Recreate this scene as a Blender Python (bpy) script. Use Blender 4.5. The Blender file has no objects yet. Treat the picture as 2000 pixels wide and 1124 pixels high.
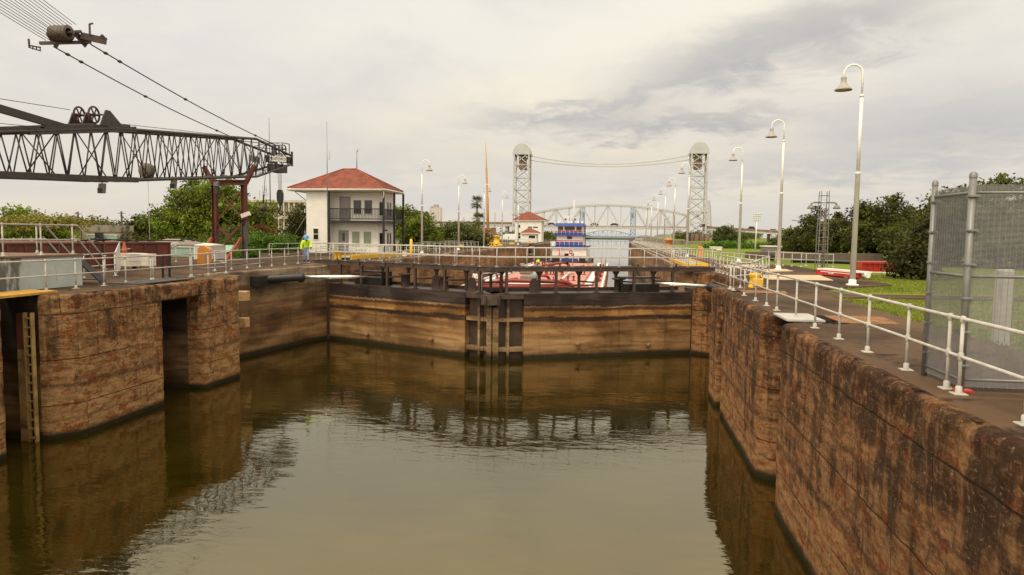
import bpy, bmesh, math, random
import numpy as np
from mathutils import Vector, Matrix, noise, geometry
R = math.radians
random.seed(7)
sc = bpy.context.scene
COL = sc.collection
# ------------------------------------------------------------------ camera
F_PX = 1333.0
YAW, PITCH, ROLL = R(8.45), R(4.43), R(0.7)
CAMP = Vector((0, 0, 6.87))
_f = Vector((-math.sin(YAW)*math.cos(PITCH), math.cos(YAW)*math.cos(PITCH), -math.sin(PITCH)))
_r = Vector((math.cos(YAW), math.sin(YAW), 0))
_u = _r.cross(_f)
RT = _r*math.cos(ROLL) + _u*math.sin(ROLL)
UP = -_r*math.sin(ROLL) + _u*math.cos(ROLL)
cam = bpy.data.objects.new('camera', bpy.data.cameras.new('camera'))
COL.objects.link(cam)
cam.matrix_world = Matrix(((RT.x, UP.x, -_f.x, CAMP.x), (RT.y, UP.y, -_f.y, CAMP.y), (RT.z, UP.z, -_f.z, CAMP.z), (0, 0, 0, 1)))
cam.data.sensor_width = 36
cam.data.lens = F_PX/2000*36
cam.data.clip_start = 0.1
cam.data.clip_end = 12000
sc.camera = cam
def ray(px, py): return _f + RT*((px-1000)/F_PX) - UP*((py-562)/F_PX)
def atz(px, py, z):
    d = ray(px, py); return CAMP + d*((z-CAMP.z)/d.z)
def aty(px, py, y):
    d = ray(px, py); return CAMP + d*(y/d.y)
def atx(px, py, x):
    d = ray(px, py); return CAMP + d*(x/d.x)
# ------------------------------------------------------------------ sky, sun, exposure
SUN_EL, SUN_AZ = R(52), R(205)        # azimuth clockwise from +Y: behind the camera, a little to its left
world = bpy.data.worlds.new('World'); sc.world = world; world.use_nodes = True
sun = bpy.data.objects.new('sun', bpy.data.lights.new('sun', 'SUN')); COL.objects.link(sun)
sun.data.energy = 1.45; sun.data.angle = R(14); sun.data.color = (1.0, .89, .72)
sd = Vector((math.sin(SUN_AZ)*math.cos(SUN_EL), math.cos(SUN_AZ)*math.cos(SUN_EL), math.sin(SUN_EL)))
sun.rotation_euler = sd.to_track_quat('Z', 'Y').to_euler()
sc.view_settings.view_transform = 'Standard'
sc.view_settings.look = 'None'
sc.view_settings.exposure = 0.0
sc.view_settings.gamma = 1.0
try: sc.cycles.max_bounces = 6; sc.cycles.transparent_max_bounces = 8
except Exception: pass

class NT:
    """small helper for node trees"""
    def __init__(s, nt): s.nt = nt; s.L = nt.links.new
    def n(s, t, **kw):
        nd = s.nt.nodes.new(t)
        for k, v in kw.items(): setattr(nd, k, v)
        return nd
    def put(s, sock, v):
        if hasattr(v, 'is_output') or isinstance(v, bpy.types.NodeSocket): s.L(v, sock)
        elif v is not None:
            if isinstance(v, (tuple, list)) and len(v) == 3 and sock.type == 'RGBA': v = (*v, 1)
            sock.default_value = v
    def math(s, op, a, b=None, c=None, clamp=False):
        m = s.n('ShaderNodeMath', operation=op, use_clamp=clamp)
        s.put(m.inputs[0], a)
        if b is not None: s.put(m.inputs[1], b)
        if c is not None: s.put(m.inputs[2], c)
        return m.outputs[0]
    def vmath(s, op, a, b=None):
        m = s.n('ShaderNodeVectorMath', operation=op)
        s.put(m.inputs[0], a)
        if b is not None: s.put(m.inputs[1], b)
        return m.outputs[0]
    def mix(s, f, a, b, mode='MIX'):
        m = s.n('ShaderNodeMix', data_type='RGBA', blend_type=mode)
        s.put(m.inputs[0], f); s.put(m.inputs[6], a); s.put(m.inputs[7], b)
        return m.outputs[2]
    def noise(s, vec, scale, detail=4, rough=.55, dist=0):
        m = s.n('ShaderNodeTexNoise')
        s.put(m.inputs['Vector'], vec); m.inputs['Scale'].default_value = scale
        m.inputs['Detail'].default_value = detail; m.inputs['Roughness'].default_value = rough
        m.inputs['Distortion'].default_value = dist
        return m.outputs[0]
    def smooth(s, v, a, b):
        m = s.n('ShaderNodeMapRange', interpolation_type='SMOOTHSTEP')
        s.put(m.inputs[0], v); m.inputs[1].default_value = a; m.inputs[2].default_value = b
        return m.outputs[0]
    def ramp(s, f, stops, interp='LINEAR'):
        m = s.n('ShaderNodeValToRGB'); m.color_ramp.interpolation = interp
        e = m.color_ramp.elements
        while len(e) < len(stops): e.new(.5)
        for i, (p, c) in enumerate(stops): e[i].position = p; e[i].color = (*c, 1)
        s.put(m.inputs[0], f); return m.outputs[0]
    def pos(s): return s.n('ShaderNodeNewGeometry').outputs['Position']
    def sep(s, v):
        m = s.n('ShaderNodeSeparateXYZ'); s.put(m.inputs[0], v); return m.outputs
    def scaled(s, v, sx, sy, sz): return s.vmath('MULTIPLY', v, (sx, sy, sz))
    def bump(s, h, strength=.3, dist=.05):
        m = s.n('ShaderNodeBump'); s.put(m.inputs['Height'], h)
        m.inputs['Strength'].default_value = strength; m.inputs['Distance'].default_value = dist
        return m.outputs[0]

def build_world():
    t = NT(world.node_tree); nt = world.node_tree
    bg = nt.nodes['Background']
    sky = t.n('ShaderNodeTexSky', sky_type='NISHITA', sun_disc=False)
    sky.sun_elevation = SUN_EL; sky.sun_rotation = SUN_AZ
    d = t.n('ShaderNodeTexCoord').outputs['Generated']
    x, y, z = t.sep(t.vmath('NORMALIZE', d))
    az = t.math('ARCTAN2', x, y)
    zc = t.math('MAXIMUM', z, 0.0)
    den = t.math('ADD', zc, .16)
    cx = t.n('ShaderNodeCombineXYZ'); t.L(t.math('DIVIDE', x, den), cx.inputs[0]); t.L(t.math('DIVIDE', y, den), cx.inputs[1])
    P = cx.outputs[0]
    n1 = t.noise(t.scaled(P, 1, .8, 1), 1.3, 6, .55, .4)
    n2 = t.noise(P, 4.5, 6, .6, .5)
    n3 = t.noise(t.scaled(P, .6, 1.2, 1), .55, 3, .5)
    # base overcast by elevation
    base = t.ramp(zc, [(0, (.74, .67, .61)), (.05, (.73, .69, .64)), (.12, (.84, .76, .64)), (.24, (.90, .86, .78)), (.34, (.92, .89, .82)), (.44, (1.18, 1.06, .86)), (.65, (1.25, 1.12, .90)), (1, (1.4, 1.26, 1.02))])
    # cream breaks and grey bodies of cloud
    cream = t.mix(t.smooth(n3, .42, .62), base, t.mix(1, base, (1.12, 1.085, .99), 'MULTIPLY'))
    grey = t.math('MULTIPLY', t.smooth(n1, .45, .72), .42)
    col = t.mix(grey, cream, (.62, .60, .585))
    w1 = t.math('SUBTRACT', n2, .5); w2 = t.math('SUBTRACT', n1, .5)
    def blob(px, py, rx, ry, tilt, amt, col_in, c):
        a0 = math.atan2(ray(px, py).x, ray(px, py).y); e0 = ray(px, py).normalized().z
        ca, sa = math.cos(tilt), math.sin(tilt)
        da = t.math('ADD', t.math('SUBTRACT', az, a0), t.math('MULTIPLY', w2, .16))
        de = t.math('ADD', t.math('SUBTRACT', z, e0), t.math('ADD', t.math('MULTIPLY', w1, .10), t.math('MULTIPLY', w2, .06)))
        u = t.math('DIVIDE', t.math('ADD', t.math('MULTIPLY', da, ca), t.math('MULTIPLY', de, sa)), rx)
        v = t.math('DIVIDE', t.math('SUBTRACT', t.math('MULTIPLY', de, ca), t.math('MULTIPLY', da, sa)), ry)
        q = t.math('ADD', t.math('MULTIPLY', u, u), t.math('MULTIPLY', v, v))
        m = t.math('MULTIPLY', t.math('EXPONENT', t.math('MULTIPLY', q, -1)), t.math('MULTIPLY_ADD', n2, 1.2, amt-.6), clamp=True)
        return t.mix(m, col_in, c)
    G = (.55, .53, .51)
    col = blob(1500, 85, .17, .034, .20, .80, col, G)
    col = blob(1420, 125, .11, .030, .25, .80, col, G)
    col = blob(1680, 55, .11, .045, .25, .7, col, (.52, .50, .49))
    col = blob(1100, 222, .11, .014, .10, .85, col, G)
    col = blob(1240, 190, .06, .012, .35, .7, col, G)
    col = blob(1320, 243, .18, .018, .02, .85, col, (.50, .485, .47))
    col = blob(1900, 250, .16, .055, .1, .75, col, (.54, .53, .525))
    col = blob(1560, 330, .24, .022, .03, .6, col, (.57, .555, .54))
    col = blob(700, 330, .18, .02, 0, .35, col, (.62, .61, .60))
    col = blob(230, 120, .32, .14, 0, .5, col, (.74, .725, .70))
    # unseen bright sky around the hidden sun, added to light surfaces facing the camera
    sdv = (math.sin(SUN_AZ)*math.cos(SUN_EL), math.cos(SUN_AZ)*math.cos(SUN_EL), math.sin(SUN_EL))
    dt = t.n('ShaderNodeVectorMath', operation='DOT_PRODUCT'); t.L(t.vmath('NORMALIZE', d), dt.inputs[0]); dt.inputs[1].default_value = sdv
    glow = t.smooth(dt.outputs['Value'], .25, 1.0)
    col = t.mix(glow, col, (2.4, 2.12, 1.70))
    col = t.mix(1, col, (10, 10, 10), 'MULTIPLY')
    out = t.mix(.94, sky.outputs[0], col)
    t.L(out, bg.inputs[0]); bg.inputs[1].default_value = 0.1
build_world()
# ------------------------------------------------------------------ mesh helpers
WL = {}
def wloc(o):
    v = Vector((0, 0, 0))
    while o is not None: v = v + o.location; o = o.parent
    return v
class MB:
    def __init__(s, xf=None): s.v = []; s.f = []; s.sm = []; s.mi = []; s.xf = xf; s.m = 0
    def add(s, vs, fs, smooth=False):
        b = len(s.v)
        for p in vs:
            p = Vector(p); s.v.append(s.xf(p) if s.xf else p)
        for f in fs: s.f.append([i+b for i in f]); s.sm.append(smooth); s.mi.append(s.m)
        return s
    def hexa(s, p):
        return s.add(p, [(0, 3, 2, 1), (4, 5, 6, 7), (0, 1, 5, 4), (1, 2, 6, 5), (2, 3, 7, 6), (3, 0, 4, 7)])
    def box(s, x0, y0, z0, x1, y1, z1):
        return s.hexa([(x0, y0, z0), (x1, y0, z0), (x1, y1, z0), (x0, y1, z0), (x0, y0, z1), (x1, y0, z1), (x1, y1, z1), (x0, y1, z1)])
    def cbox(s, x0, y0, z0, x1, y1, z1, c):
        """box with chamfered vertical edges and top"""
        def ring(i, z): return [(x0+c+i, y0+i, z), (x1-c-i, y0+i, z), (x1-i, y0+c+i, z), (x1-i, y1-c-i, z), (x1-c-i, y1-i, z), (x0+c+i, y1-i, z), (x0+i, y1-c-i, z), (x0+i, y0+c+i, z)]
        vs = ring(0, z0)+ring(0, z1-c)+ring(c, z1)
        fs = [tuple(range(7, -1, -1)), tuple(range(16, 24))]
        for k in (0, 8):
            for i in range(8): fs.append((k+i, k+(i+1) % 8, k+8+(i+1) % 8, k+8+i))
        return s.add(vs, fs)
    def bar(s, a, b, w, h=None, up=(0, 0, 1)):
        a, b = Vector(a), Vector(b); h = w if h is None else h
        d = (b-a); 
        if d.length < 1e-6: return s
        d.normalize(); up = Vector(up)
        if abs(d.dot(up)) > .98: up = Vector((0, 1, 0)) if abs(d.y) < .9 else Vector((1, 0, 0))
        x = d.cross(up).normalized()*w/2; y = x.cross(d).normalized()*h/2
        return s.hexa([a-x-y, a+x-y, a+x+y, a-x+y, b-x-y, b+x-y, b+x+y, b-x+y])
    def tube(s, a, b, r, n=8, r2=None):
        return s.path([a, b], [r, r if r2 is None else r2], n)
    def path(s, pts, r, n=8, closed=False):
        pts = [Vector(p) for p in pts]; k = len(pts)
        rs = r if isinstance(r, (list, tuple)) else [r]*k
        vs = []; prev = None
        for i, p in enumerate(pts):
            d = (pts[min(i+1, k-1)]-pts[max(i-1, 0)])
            if closed: d = pts[(i+1) % k]-pts[i-1]
            d.normalize()
            if prev is None:
                q = Vector((0, 0, 1)) if abs(d.z) < .9 else Vector((1, 0, 0))
                x = d.cross(q).normalized()
            else: x = (prev-d*prev.dot(d)).normalized()
            prev = x; y = d.cross(x)
            for j in range(n):
                a = 2*math.pi*j/n; vs.append(p+(x*math.cos(a)+y*math.sin(a))*rs[i])
        fs = []
        for i in range(k-1 if not closed else k):
            for j in range(n):
                a, b = i*n+j, i*n+(j+1) % n; i2 = (i+1) % k
                fs.append((a, b, i2*n+(j+1) % n, i2*n+j))
        s.add(vs, fs, True)
        if not closed: s.add([], []); b = len(s.v)-k*n; s.f.append([b+j for j in range(n-1, -1, -1)]); s.f.append([b+(k-1)*n+j for j in range(n)]); s.sm += [False, False]; s.mi += [s.m, s.m]
        return s
    def lathe(s, prof, c=(0, 0, 0), n=16, axis='z'):
        c = Vector(c); vs = []
        for r, z in prof:
            for j in range(n):
                a = 2*math.pi*j/n; q = (r*math.cos(a), r*math.sin(a), z)
                if axis == 'x': q = (q[2], q[0], q[1])
                if axis == 'y': q = (q[0], q[2], q[1])
                vs.append(c+Vector(q))
        fs = []
        for i in range(len(prof)-1):
            for j in range(n): fs.append((i*n+j, i*n+(j+1) % n, (i+1)*n+(j+1) % n, (i+1)*n+j))
        return s.add(vs, fs, True)
    def prism(s, poly, z0, z1):
        n = len(poly); vs = [(x, y, z0) for x, y in poly]+[(x, y, z1) for x, y in poly]
        fs = [tuple(range(n-1, -1, -1)), tuple(range(n, 2*n))]
        for i in range(n): fs.append((i, (i+1) % n, n+(i+1) % n, n+i))
        return s.add(vs, fs)
    def yprism(s, poly, y0, y1):
        n = len(poly); vs = [(x, y0, z) for x, z in poly]+[(x, y1, z) for x, z in poly]
        fs = [tuple(range(n)), tuple(range(2*n-1, n-1, -1))]
        for i in range(n): fs.append((i, (i+1) % n, n+(i+1) % n, n+i))
        return s.add(vs, fs)
    def xprism(s, poly, x0, x1):
        n = len(poly); vs = [(x0, y, z) for y, z in poly]+[(x1, y, z) for y, z in poly]
        fs = [tuple(range(n)), tuple(range(2*n-1, n-1, -1))]
        for i in range(n): fs.append((i, (i+1) % n, n+(i+1) % n, n+i))
        return s.add(vs, fs)
    def build(s, name, mat, parent=None):
        me = bpy.data.meshes.new(name)
        o0 = wloc(parent) if parent is not None else Vector((0, 0, 0))
        me.from_pydata([tuple(p-o0) for p in s.v], [], s.f)
        me.polygons.foreach_set('use_smooth', s.sm)
        mats = mat if isinstance(mat, (list, tuple)) else [mat]
        for m in mats: me.materials.append(m)
        if len(mats) > 1: me.polygons.foreach_set('material_index', s.mi)
        me.update()
        o = bpy.data.objects.new(name, me); COL.objects.link(o)
        if parent is not None: o.parent = parent
        return o
def tag(o, label, cat, group=None, kind=None):
    if label: o['label'] = label
    if cat: o['category'] = cat
    if group: o['group'] = group
    if kind: o['kind'] = kind
    return o
def thing(name, label, cat, loc=(0, 0, 0), group=None):
    o = bpy.data.objects.new(name, None); COL.objects.link(o); o.location = loc
    o.empty_display_size = .2
    return tag(o, label, cat, group)
def copy_tree(o, loc, label=None, rz=None, parent=None):
    c = o.copy(); COL.objects.link(c)
    if parent is None:
        c.location = loc
        if rz is not None: c.rotation_euler = (0, 0, rz)
        if label: c['label'] = label
    else: c.parent = parent
    for ch in list(o.children): copy_tree(ch, None, parent=c)
    return c
def struct(o): o['kind'] = 'structure'; return o
def fbm(p, oct=4): return noise.fractal(Vector(p), 1.0, 2.0, oct)
# ------------------------------------------------------------------ materials
def new_mat(name):
    m = bpy.data.materials.new(name); m.use_nodes = True
    t = NT(m.node_tree); b = m.node_tree.nodes['Principled BSDF']
    return m, t, b
MATS = {}
def pm(name, c, rough=.55, metal=0.0, var=.12, scale=2.0, c2=None, amt=.5, s2=1.2, bump=.15, bs=30, stretch=(1, 1, 1), c3=None, amt3=.6, s3=6):
    """painted / weathered surface: base colour, broad variation, patches of a second colour, fine specks of a third"""
    if name in MATS: return MATS[name]
    m, t, b = new_mat(name); p = t.pos(); ps = t.scaled(p, *stretch)
    n = t.noise(ps, scale, 5, .6)
    lo = tuple(v*(1-var) for v in c); hi = tuple(min(1, v*(1+var)) for v in c)
    col = t.mix(t.smooth(n, .3, .7), lo, hi)
    if c2 is not None:
        n2 = t.noise(ps, s2, 7, .68, .3); col = t.mix(t.smooth(n2, amt, amt+.16), col, c2)
    if c3 is not None:
        n3 = t.noise(p, s3, 4, .7); col = t.mix(t.smooth(n3, amt3, amt3+.1), col, c3)
    t.L(col, b.inputs['Base Color'])
    t.L(t.math('MULTIPLY_ADD', n, .25, rough-.12), b.inputs['Roughness'])
    b.inputs['Metallic'].default_value = metal
    if bump: t.L(t.bump(t.noise(ps, bs, 4, .6), bump, .02), b.inputs['Normal'])
    MATS[name] = m; return m
rail_m = pm('rail_paint', (.46, .435, .385), .6, 0, .14, 4, (.24, .14, .08), .60, 5, 0)
lampm = pm('lamp_paint', (.80, .785, .75), .62, 0, .05, 2, (.55, .50, .44), .68, 3, 0)
bellm = pm('bell_paint', (.36, .32, .285), .5, 0, .1, 4, None)
dark = pm('dark_steel', (.055, .034, .025), .55, .0, .3, 2, (.12, .070, .042), .57, 2.2, .2)
boomm = pm('boom_steel', (.042, .032, .029), .5, .0, .3, 2, (.12, .065, .04), .60, 3, .1)
black = pm('black_paint', (.011, .010, .009), .4, 0, .2, 3)
galv = pm('galvanised', (.21, .205, .195), .45, .4, .12, 5, (.22, .19, .16), .62, 3, .1)
rustred = pm('rust_red', (.115, .026, .013), .65, 0, .35, 1.2, (.045, .021, .014), .50, 1.6, .3, 20, (1, 1, .35), (.30, .10, .035), .66, 3)
rustbrown = pm('rust_brown', (.13, .040, .020), .65, 0, .3, 1.5, (.05, .026, .018), .55, 2, .3)
yellow = pm('yellow_paint', (.72, .42, .025), .5, 0, .12, 2, (.38, .2, .03), .66, 3, .1)
yellowplank = pm('yellow_plank', (.50, .27, .04), .7, 0, .25, 3, (.16, .09, .03), .58, 4, .4)
white = pm('white_paint', (.78, .745, .68), .45, 0, .05, 2, (.55, .46, .36), .70, 2, .05)
offwhite = pm('offwhite_paint', (.70, .64, .55), .55, 0, .08, 2, (.42, .34, .25), .68, 2, .1)
teal = pm('teal_panel', (.23, .36, .28), .55, 0, .08, 1.5, (.30, .30, .22), .66, 1.2, .1)
orange = pm('orange_fibreglass', (.66, .26, .045), .45, 0, .14, 1.5, (.5, .33, .17), .6, 2, .05)
redm = pm('red_paint', (.42, .028, .018), .5, 0, .2, 1.5, (.2, .03, .02), .62, 2, .1)
signred = pm('signal_red', (.55, .03, .02), .4, 0, .1, 3)
chrome = None
glassdark = pm('dark_glass', (.018, .016, .015), .08, 0, .2, 1, bump=0)
glassgrn = pm('blind_glass', (.22, .26, .17), .25, 0, .08, 1, bump=0)
greydoor = pm('grey_door', (.22, .21, .20), .5, 0, .06, 2)
bluepaint = pm('tug_blue', (.020, .050, .26), .4, 0, .12, 1.5, bump=.05)
tugwhite = pm('tug_white', (.80, .77, .72), .4, 0, .04, 1, (.6, .5, .4), .72, 1.5, .05)
bargered = pm('barge_red', (.46, .215, .16), .7, 0, .14, .5, (.42, .15, .11), .58, .8, .1, 10, (1, .3, 1), (.62, .40, .33), .62, 2)
pipered = pm('pipe_red', (.24, .026, .018), .45, 0, .15, 2)
bridgem = pm('bridge_grey', (.44, .44, .43), .5, 0, .06, .2, (.40, .34, .27), .66, .5, .05)
bluesteel = pm('blue_steel', (.20, .30, .42), .55, 0, .1, .1)
brownconc = pm('brown_pier', (.155, .095, .06), .8, 0, .25, .3, (.06, .038, .028), .5, .5, .3, 5, (1, 1, .15))
tan_conc = pm('fresh_concrete', (.52, .40, .26), .85, 0, .12, .8, (.36, .26, .17), .6, 1.2, .2)
greyconc = pm('pale_concrete', (.42, .40, .36), .8, 0, .12, 1, (.2, .17, .13), .58, 1.3, .3, 20, (1, 1, .2))
whitecrate = pm('white_crate', (.74, .68, .58), .6, 0, .08, 2, (.45, .36, .26), .64, 2.4, .15)
roofgrey = pm('roof_sheet', (.24, .20, .165), .7, 0, .2, 1, (.13, .10, .08), .55, 1.5, .3, 8, (3, .4, 1))
brickm = pm('brick_wall', (.34, .17, .09), .85, 0, .15, 1, (.22, .11, .07), .55, 1, .2)
skin = pm('skin', (.12, .06, .035), .5, 0, .05, 5, bump=0)
hivis = pm('hi_vis', (.55, .80, .03), .6, 0, .06, 8, bump=.2)
denim = pm('denim', (.27, .36, .56), .8, 0, .12, 8, bump=.3, bs=60)
shirtm = pm('shirt_dark', (.16, .17, .24), .8, 0, .2, 10)
hatblue = pm('hat_blue', (.12, .33, .62), .35, 0, .04, 4, bump=0)
boot = pm('boot', (.03, .022, .018), .6, 0, .2, 6)
cable = pm('cable_steel', (.055, .048, .035), .5, .2, .2, 20)
ropem = pm('rope_grey', (.35, .31, .25), .8, 0, .1, 5)
chrome, _t, _b = new_mat('chrome_rod'); _p = _t.pos()
_t.L(_t.mix(_t.smooth(_t.noise(_p, 3, 3), .35, .7), (.80, .79, .77), (.62, .61, .6)), _b.inputs['Base Color']); _b.inputs['Metallic'].default_value = .85; _b.inputs['Roughness'].default_value = .22

def lock_wall_mat(name, dark_amt=.5, rust=.55, tone=1.0, tint=(1, 1, 1)):
    m, t, b = new_mat(name); p = t.pos(); x, y, z = t.sep(p)
    big = t.noise(p, .45, 5, .6, .3)
    blot = t.noise(t.scaled(p, 1, 1, .8), 1.3, 8, .68, .5)
    vst = t.noise(t.scaled(p, 3.0, 3.0, .22), 1.0, 8, .68, .5)
    hst = t.noise(t.scaled(p, 1.3, 1.3, 4.2), 1.6, 9, .76, .3)
    grit = t.noise(p, 22, 6, .8)
    agg = t.noise(t.scaled(p, 1, 1, 1.5), 9, 9, .82, .4)
    def T(*c): return tuple(v*tone*q for v, q in zip(c, tint))
    def lay(col, f, c, amt): return t.mix(t.math('MULTIPLY', f, amt), col, c)
    # sandy cast concrete, smeared along the lifts
    col = t.mix(t.smooth(hst, .38, .62), T(.125, .068, .031), T(.40, .245, .120))
    col = lay(col, t.smooth(blot, .40, .60), T(.40, .255, .130), .45)
    # paler scoured tide zone
    zw = t.math('ADD', z, t.math('MULTIPLY_ADD', big, 1.4, -.7))
    col = lay(col, t.smooth(zw, 2.1, 1.1), t.mix(t.smooth(hst, .38, .62), T(.28, .165, .075), T(.44, .285, .140)), .70)
    # rust bleeding: thin, ragged, following the form lines
    rn = t.noise(t.scaled(p, 1.3, 1.3, 2.6), 1.6, 9, .75, .4)
    col = lay(col, t.smooth(rn, rust, rust+.07), t.mix(t.smooth(grit, .4, .6), T(.12, .032, .010), T(.29, .092, .026)), .85)
    # black growth in ragged curtains and blots, denser towards the coping
    dk = t.math('ADD', t.math('MULTIPLY', vst, .50), t.math('MULTIPLY', blot, .55))
    dk = t.math('ADD', dk, t.math('MULTIPLY', t.math('SUBTRACT', zw, 2.7), .030))
    dk = t.math('ADD', dk, t.math('MULTIPLY_ADD', t.noise(t.scaled(p, .8, .8, 3.0), .9, 7, .7, .4), .30, -.15))
    dk = t.math('ADD', dk, t.math('MULTIPLY_ADD', grit, .12, -.06))
    col = lay(col, t.smooth(dk, dark_amt, dark_amt+.13), T(.030, .017, .010), .86)
    # dark tide marks
    for zz, wd, am in ((1.75, .16, .62), (3.15, .10, .45), (.62, .08, .5)):
        q = t.math('ABSOLUTE', t.math('SUBTRACT', t.math('ADD', z, t.math('MULTIPLY_ADD', blot, .36, -.18)), zz))
        col = lay(col, t.smooth(q, wd, 0), T(.050, .028, .016), am)
    # exposed aggregate and pits
    col = lay(col, t.smooth(agg, .555, .63), T(.54, .41, .27), .60)
    col = lay(col, t.smooth(agg, .445, .36), T(.026, .016, .009), .80)
    col = lay(col, t.smooth(grit, .58, .70), T(.54, .41, .27), .42)
    # lift joints and staggered vertical joints
    wob = t.math('MULTIPLY_ADD', t.noise(p, 3.0, 4), .05, -.025)
    lift = t.math('ADD', t.math('ADD', z, wob), .40)
    hj = t.math('MULTIPLY', t.smooth(t.math('PINGPONG', lift, .75), .024, .008), t.smooth(t.noise(p, .6, 2), .28, .42))
    off = t.math('MULTIPLY', t.math('FLOOR', t.math('DIVIDE', lift, 1.5)), 1.17)
    vj = t.math('MULTIPLY', t.smooth(t.math('PINGPONG', t.math('ADD', t.math('ADD', y, off), wob), 1.45), .018, .004), t.smooth(t.noise(p, .7, 2), .36, .5))
    jt = t.math('MAXIMUM', hj, t.math('MULTIPLY', vj, .8))
    col = lay(col, jt, T(.022, .014, .009), .74)
    al = t.smooth(t.math('ADD', z, t.math('MULTIPLY_ADD', grit, .22, -.11)), .34, .10)
    col = t.mix(al, col, (.022, .018, .006))
    t.L(col, b.inputs['Base Color']); b.inputs['Roughness'].default_value = .9
    b.inputs['Specular IOR Level'].default_value = .2
    h = t.math('ADD', t.math('ADD', t.math('MULTIPLY', agg, .9), t.math('MULTIPLY', grit, .35)), t.math('MULTIPLY', hst, .6))
    h = t.math('SUBTRACT', h, t.math('MULTIPLY', jt, .6))
    t.L(t.bump(h, .85, .07), b.inputs['Normal'])
    return m
wall_right_m = lock_wall_mat('lock_concrete_dark', .482, .505, .86, (1.0, .84, .73))
wall_left_m = lock_wall_mat('lock_concrete_rust', .528, .495, 1.06, (1.0, .93, .84))

def band_mat(name, stops, amp=.35, rough=.6, bscale=1.0, ztop=4.0, vstain=.35):
    """surfaces stained in tide bands: colour by height with wavy, horizontally smeared edges"""
    m, t, b = new_mat(name); p = t.pos(); x, y, z = t.sep(p)
    big = t.noise(t.scaled(p, .5, .5, 1.0), .5, 5, .55, .3)
    sm = t.noise(t.scaled(p, .30, .30, 3.6), 1.3, 6, .6, .2)
    rag = t.noise(t.scaled(p, 3, 3, 1.2), 2.0, 5, .7)
    zz = t.math('ADD', z, t.math('MULTIPLY_ADD', big, amp*2, -amp))
    zz = t.math('ADD', zz, t.math('MULTIPLY_ADD', rag, .22, -.11))
    zz = t.math('ADD', zz, t.math('MULTIPLY_ADD', sm, .35, -.175))
    col = t.ramp(t.math('DIVIDE', zz, ztop, clamp=True), [(a/ztop, c) for a, c in stops])
    col = t.mix(t.smooth(sm, .36, .64), t.mix(1, col, (.68, .64, .60), 'MULTIPLY'), t.mix(1, col, (1.28, 1.25, 1.2), 'MULTIPLY'))
    vs = t.noise(t.scaled(p, 3, 3, .15), 1.2, 5, .6)
    col = t.mix(t.math('MULTIPLY', t.smooth(vs, .56, .74), vstain), col, (.045, .03, .02))
    pat = t.noise(t.scaled(p, .35, .35, .5), 1.0, 5, .6, .6)
    col = t.mix(t.smooth(pat, .36, .58), t.mix(1, col, (.50, .45, .40), 'MULTIPLY'), col)
    fine = t.noise(p, 14, 5, .7)
    col = t.mix(t.math('MULTIPLY', t.smooth(fine, .62, .75), .25), col, (.42, .29, .16))
    al = t.smooth(t.math('ADD', z, t.math('MULTIPLY_ADD', rag, .2, -.1)), .42, .12)
    col = t.mix(al, col, (.022, .017, .007))
    t.L(col, b.inputs['Base Color']); b.inputs['Roughness'].default_value = rough
    b.inputs['Specular IOR Level'].default_value = .3
    t.L(t.bump(t.math('ADD', t.math('MULTIPLY', sm, .3), t.math('MULTIPLY', fine, .3)), .3*bscale, .03), b.inputs['Normal'])
    return m
gate_m = band_mat('gate_plating', [(0, (.16, 0.0893, 0.0425)), (.5, (.26, 0.1575, 0.0732)), (1.0, (.32, 0.1995, 0.0944)), (1.35, (.20, 0.0998, 0.0378)), (1.5, (.30, 0.1837, 0.0850)), (1.85, (.20, 0.1050, 0.0425)), (2.02, (.26, 0.1470, 0.0614)), (2.10, (.045, 0.0273, 0.0177)), (2.28, (.06, 0.0336, 0.0189)), (2.36, (.33, 0.1837, 0.0649)), (2.58, (.30, 0.1575, 0.0531)), (2.68, (.085, 0.0357, 0.0153)), (2.82, (.11, 0.0473, 0.0189)), (2.87, (.34, 0.2363, 0.1357)), (2.92, (.050, 0.0368, 0.0319)), (4, (.047, 0.0368, 0.0342))], .12, .55, .8, 4.0, .45)
recess_m = band_mat('recess_concrete', [(0, (.17, .10, .05)), (.9, (.27, .165, .08)), (1.6, (.20, .11, .052)), (2.0, (.105, .06, .032)), (2.6, (.24, .145, .07)), (3.2, (.20, .135, .075)), (3.7, (.12, .08, .05)), (4.2, (.28, .22, .15)), (5.0, (.30, .24, .17))], .35, .8, 1.0, 5.0, .75)
chamber_m = band_mat('chamber_concrete', [(0, (.10, .06, .03)), (.9, (.20, .105, .045)), (2.0, (.27, .15, .066)), (3.4, (.30, .17, .078)), (4.4, (.16, .09, .05)), (4.75, (.36, .27, .18)), (5, (.4, .31, .22))], .3, .85, 1.3, 5.0, .85)
ribs_m = band_mat('gate_ribs', [(0, (.15, .10, .05)), (1.0, (.29, .20, .11)), (2.2, (.27, .18, .10)), (2.8, (.20, .14, .09)), (3.0, (.06, .045, .035)), (4, (.05, .04, .033))], .2, .6, .6, 4.0, .5)
back_m = band_mat('gate_back_plate', [(0, (.03, .022, .014)), (1.0, (.10, .068, .036)), (1.9, (.07, .045, .026)), (2.3, (.03, .02, .014)), (2.9, (.055, .04, .03)), (4, (.035, .027, .022))], .25, .6, .6, 4.0, .6)

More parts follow.
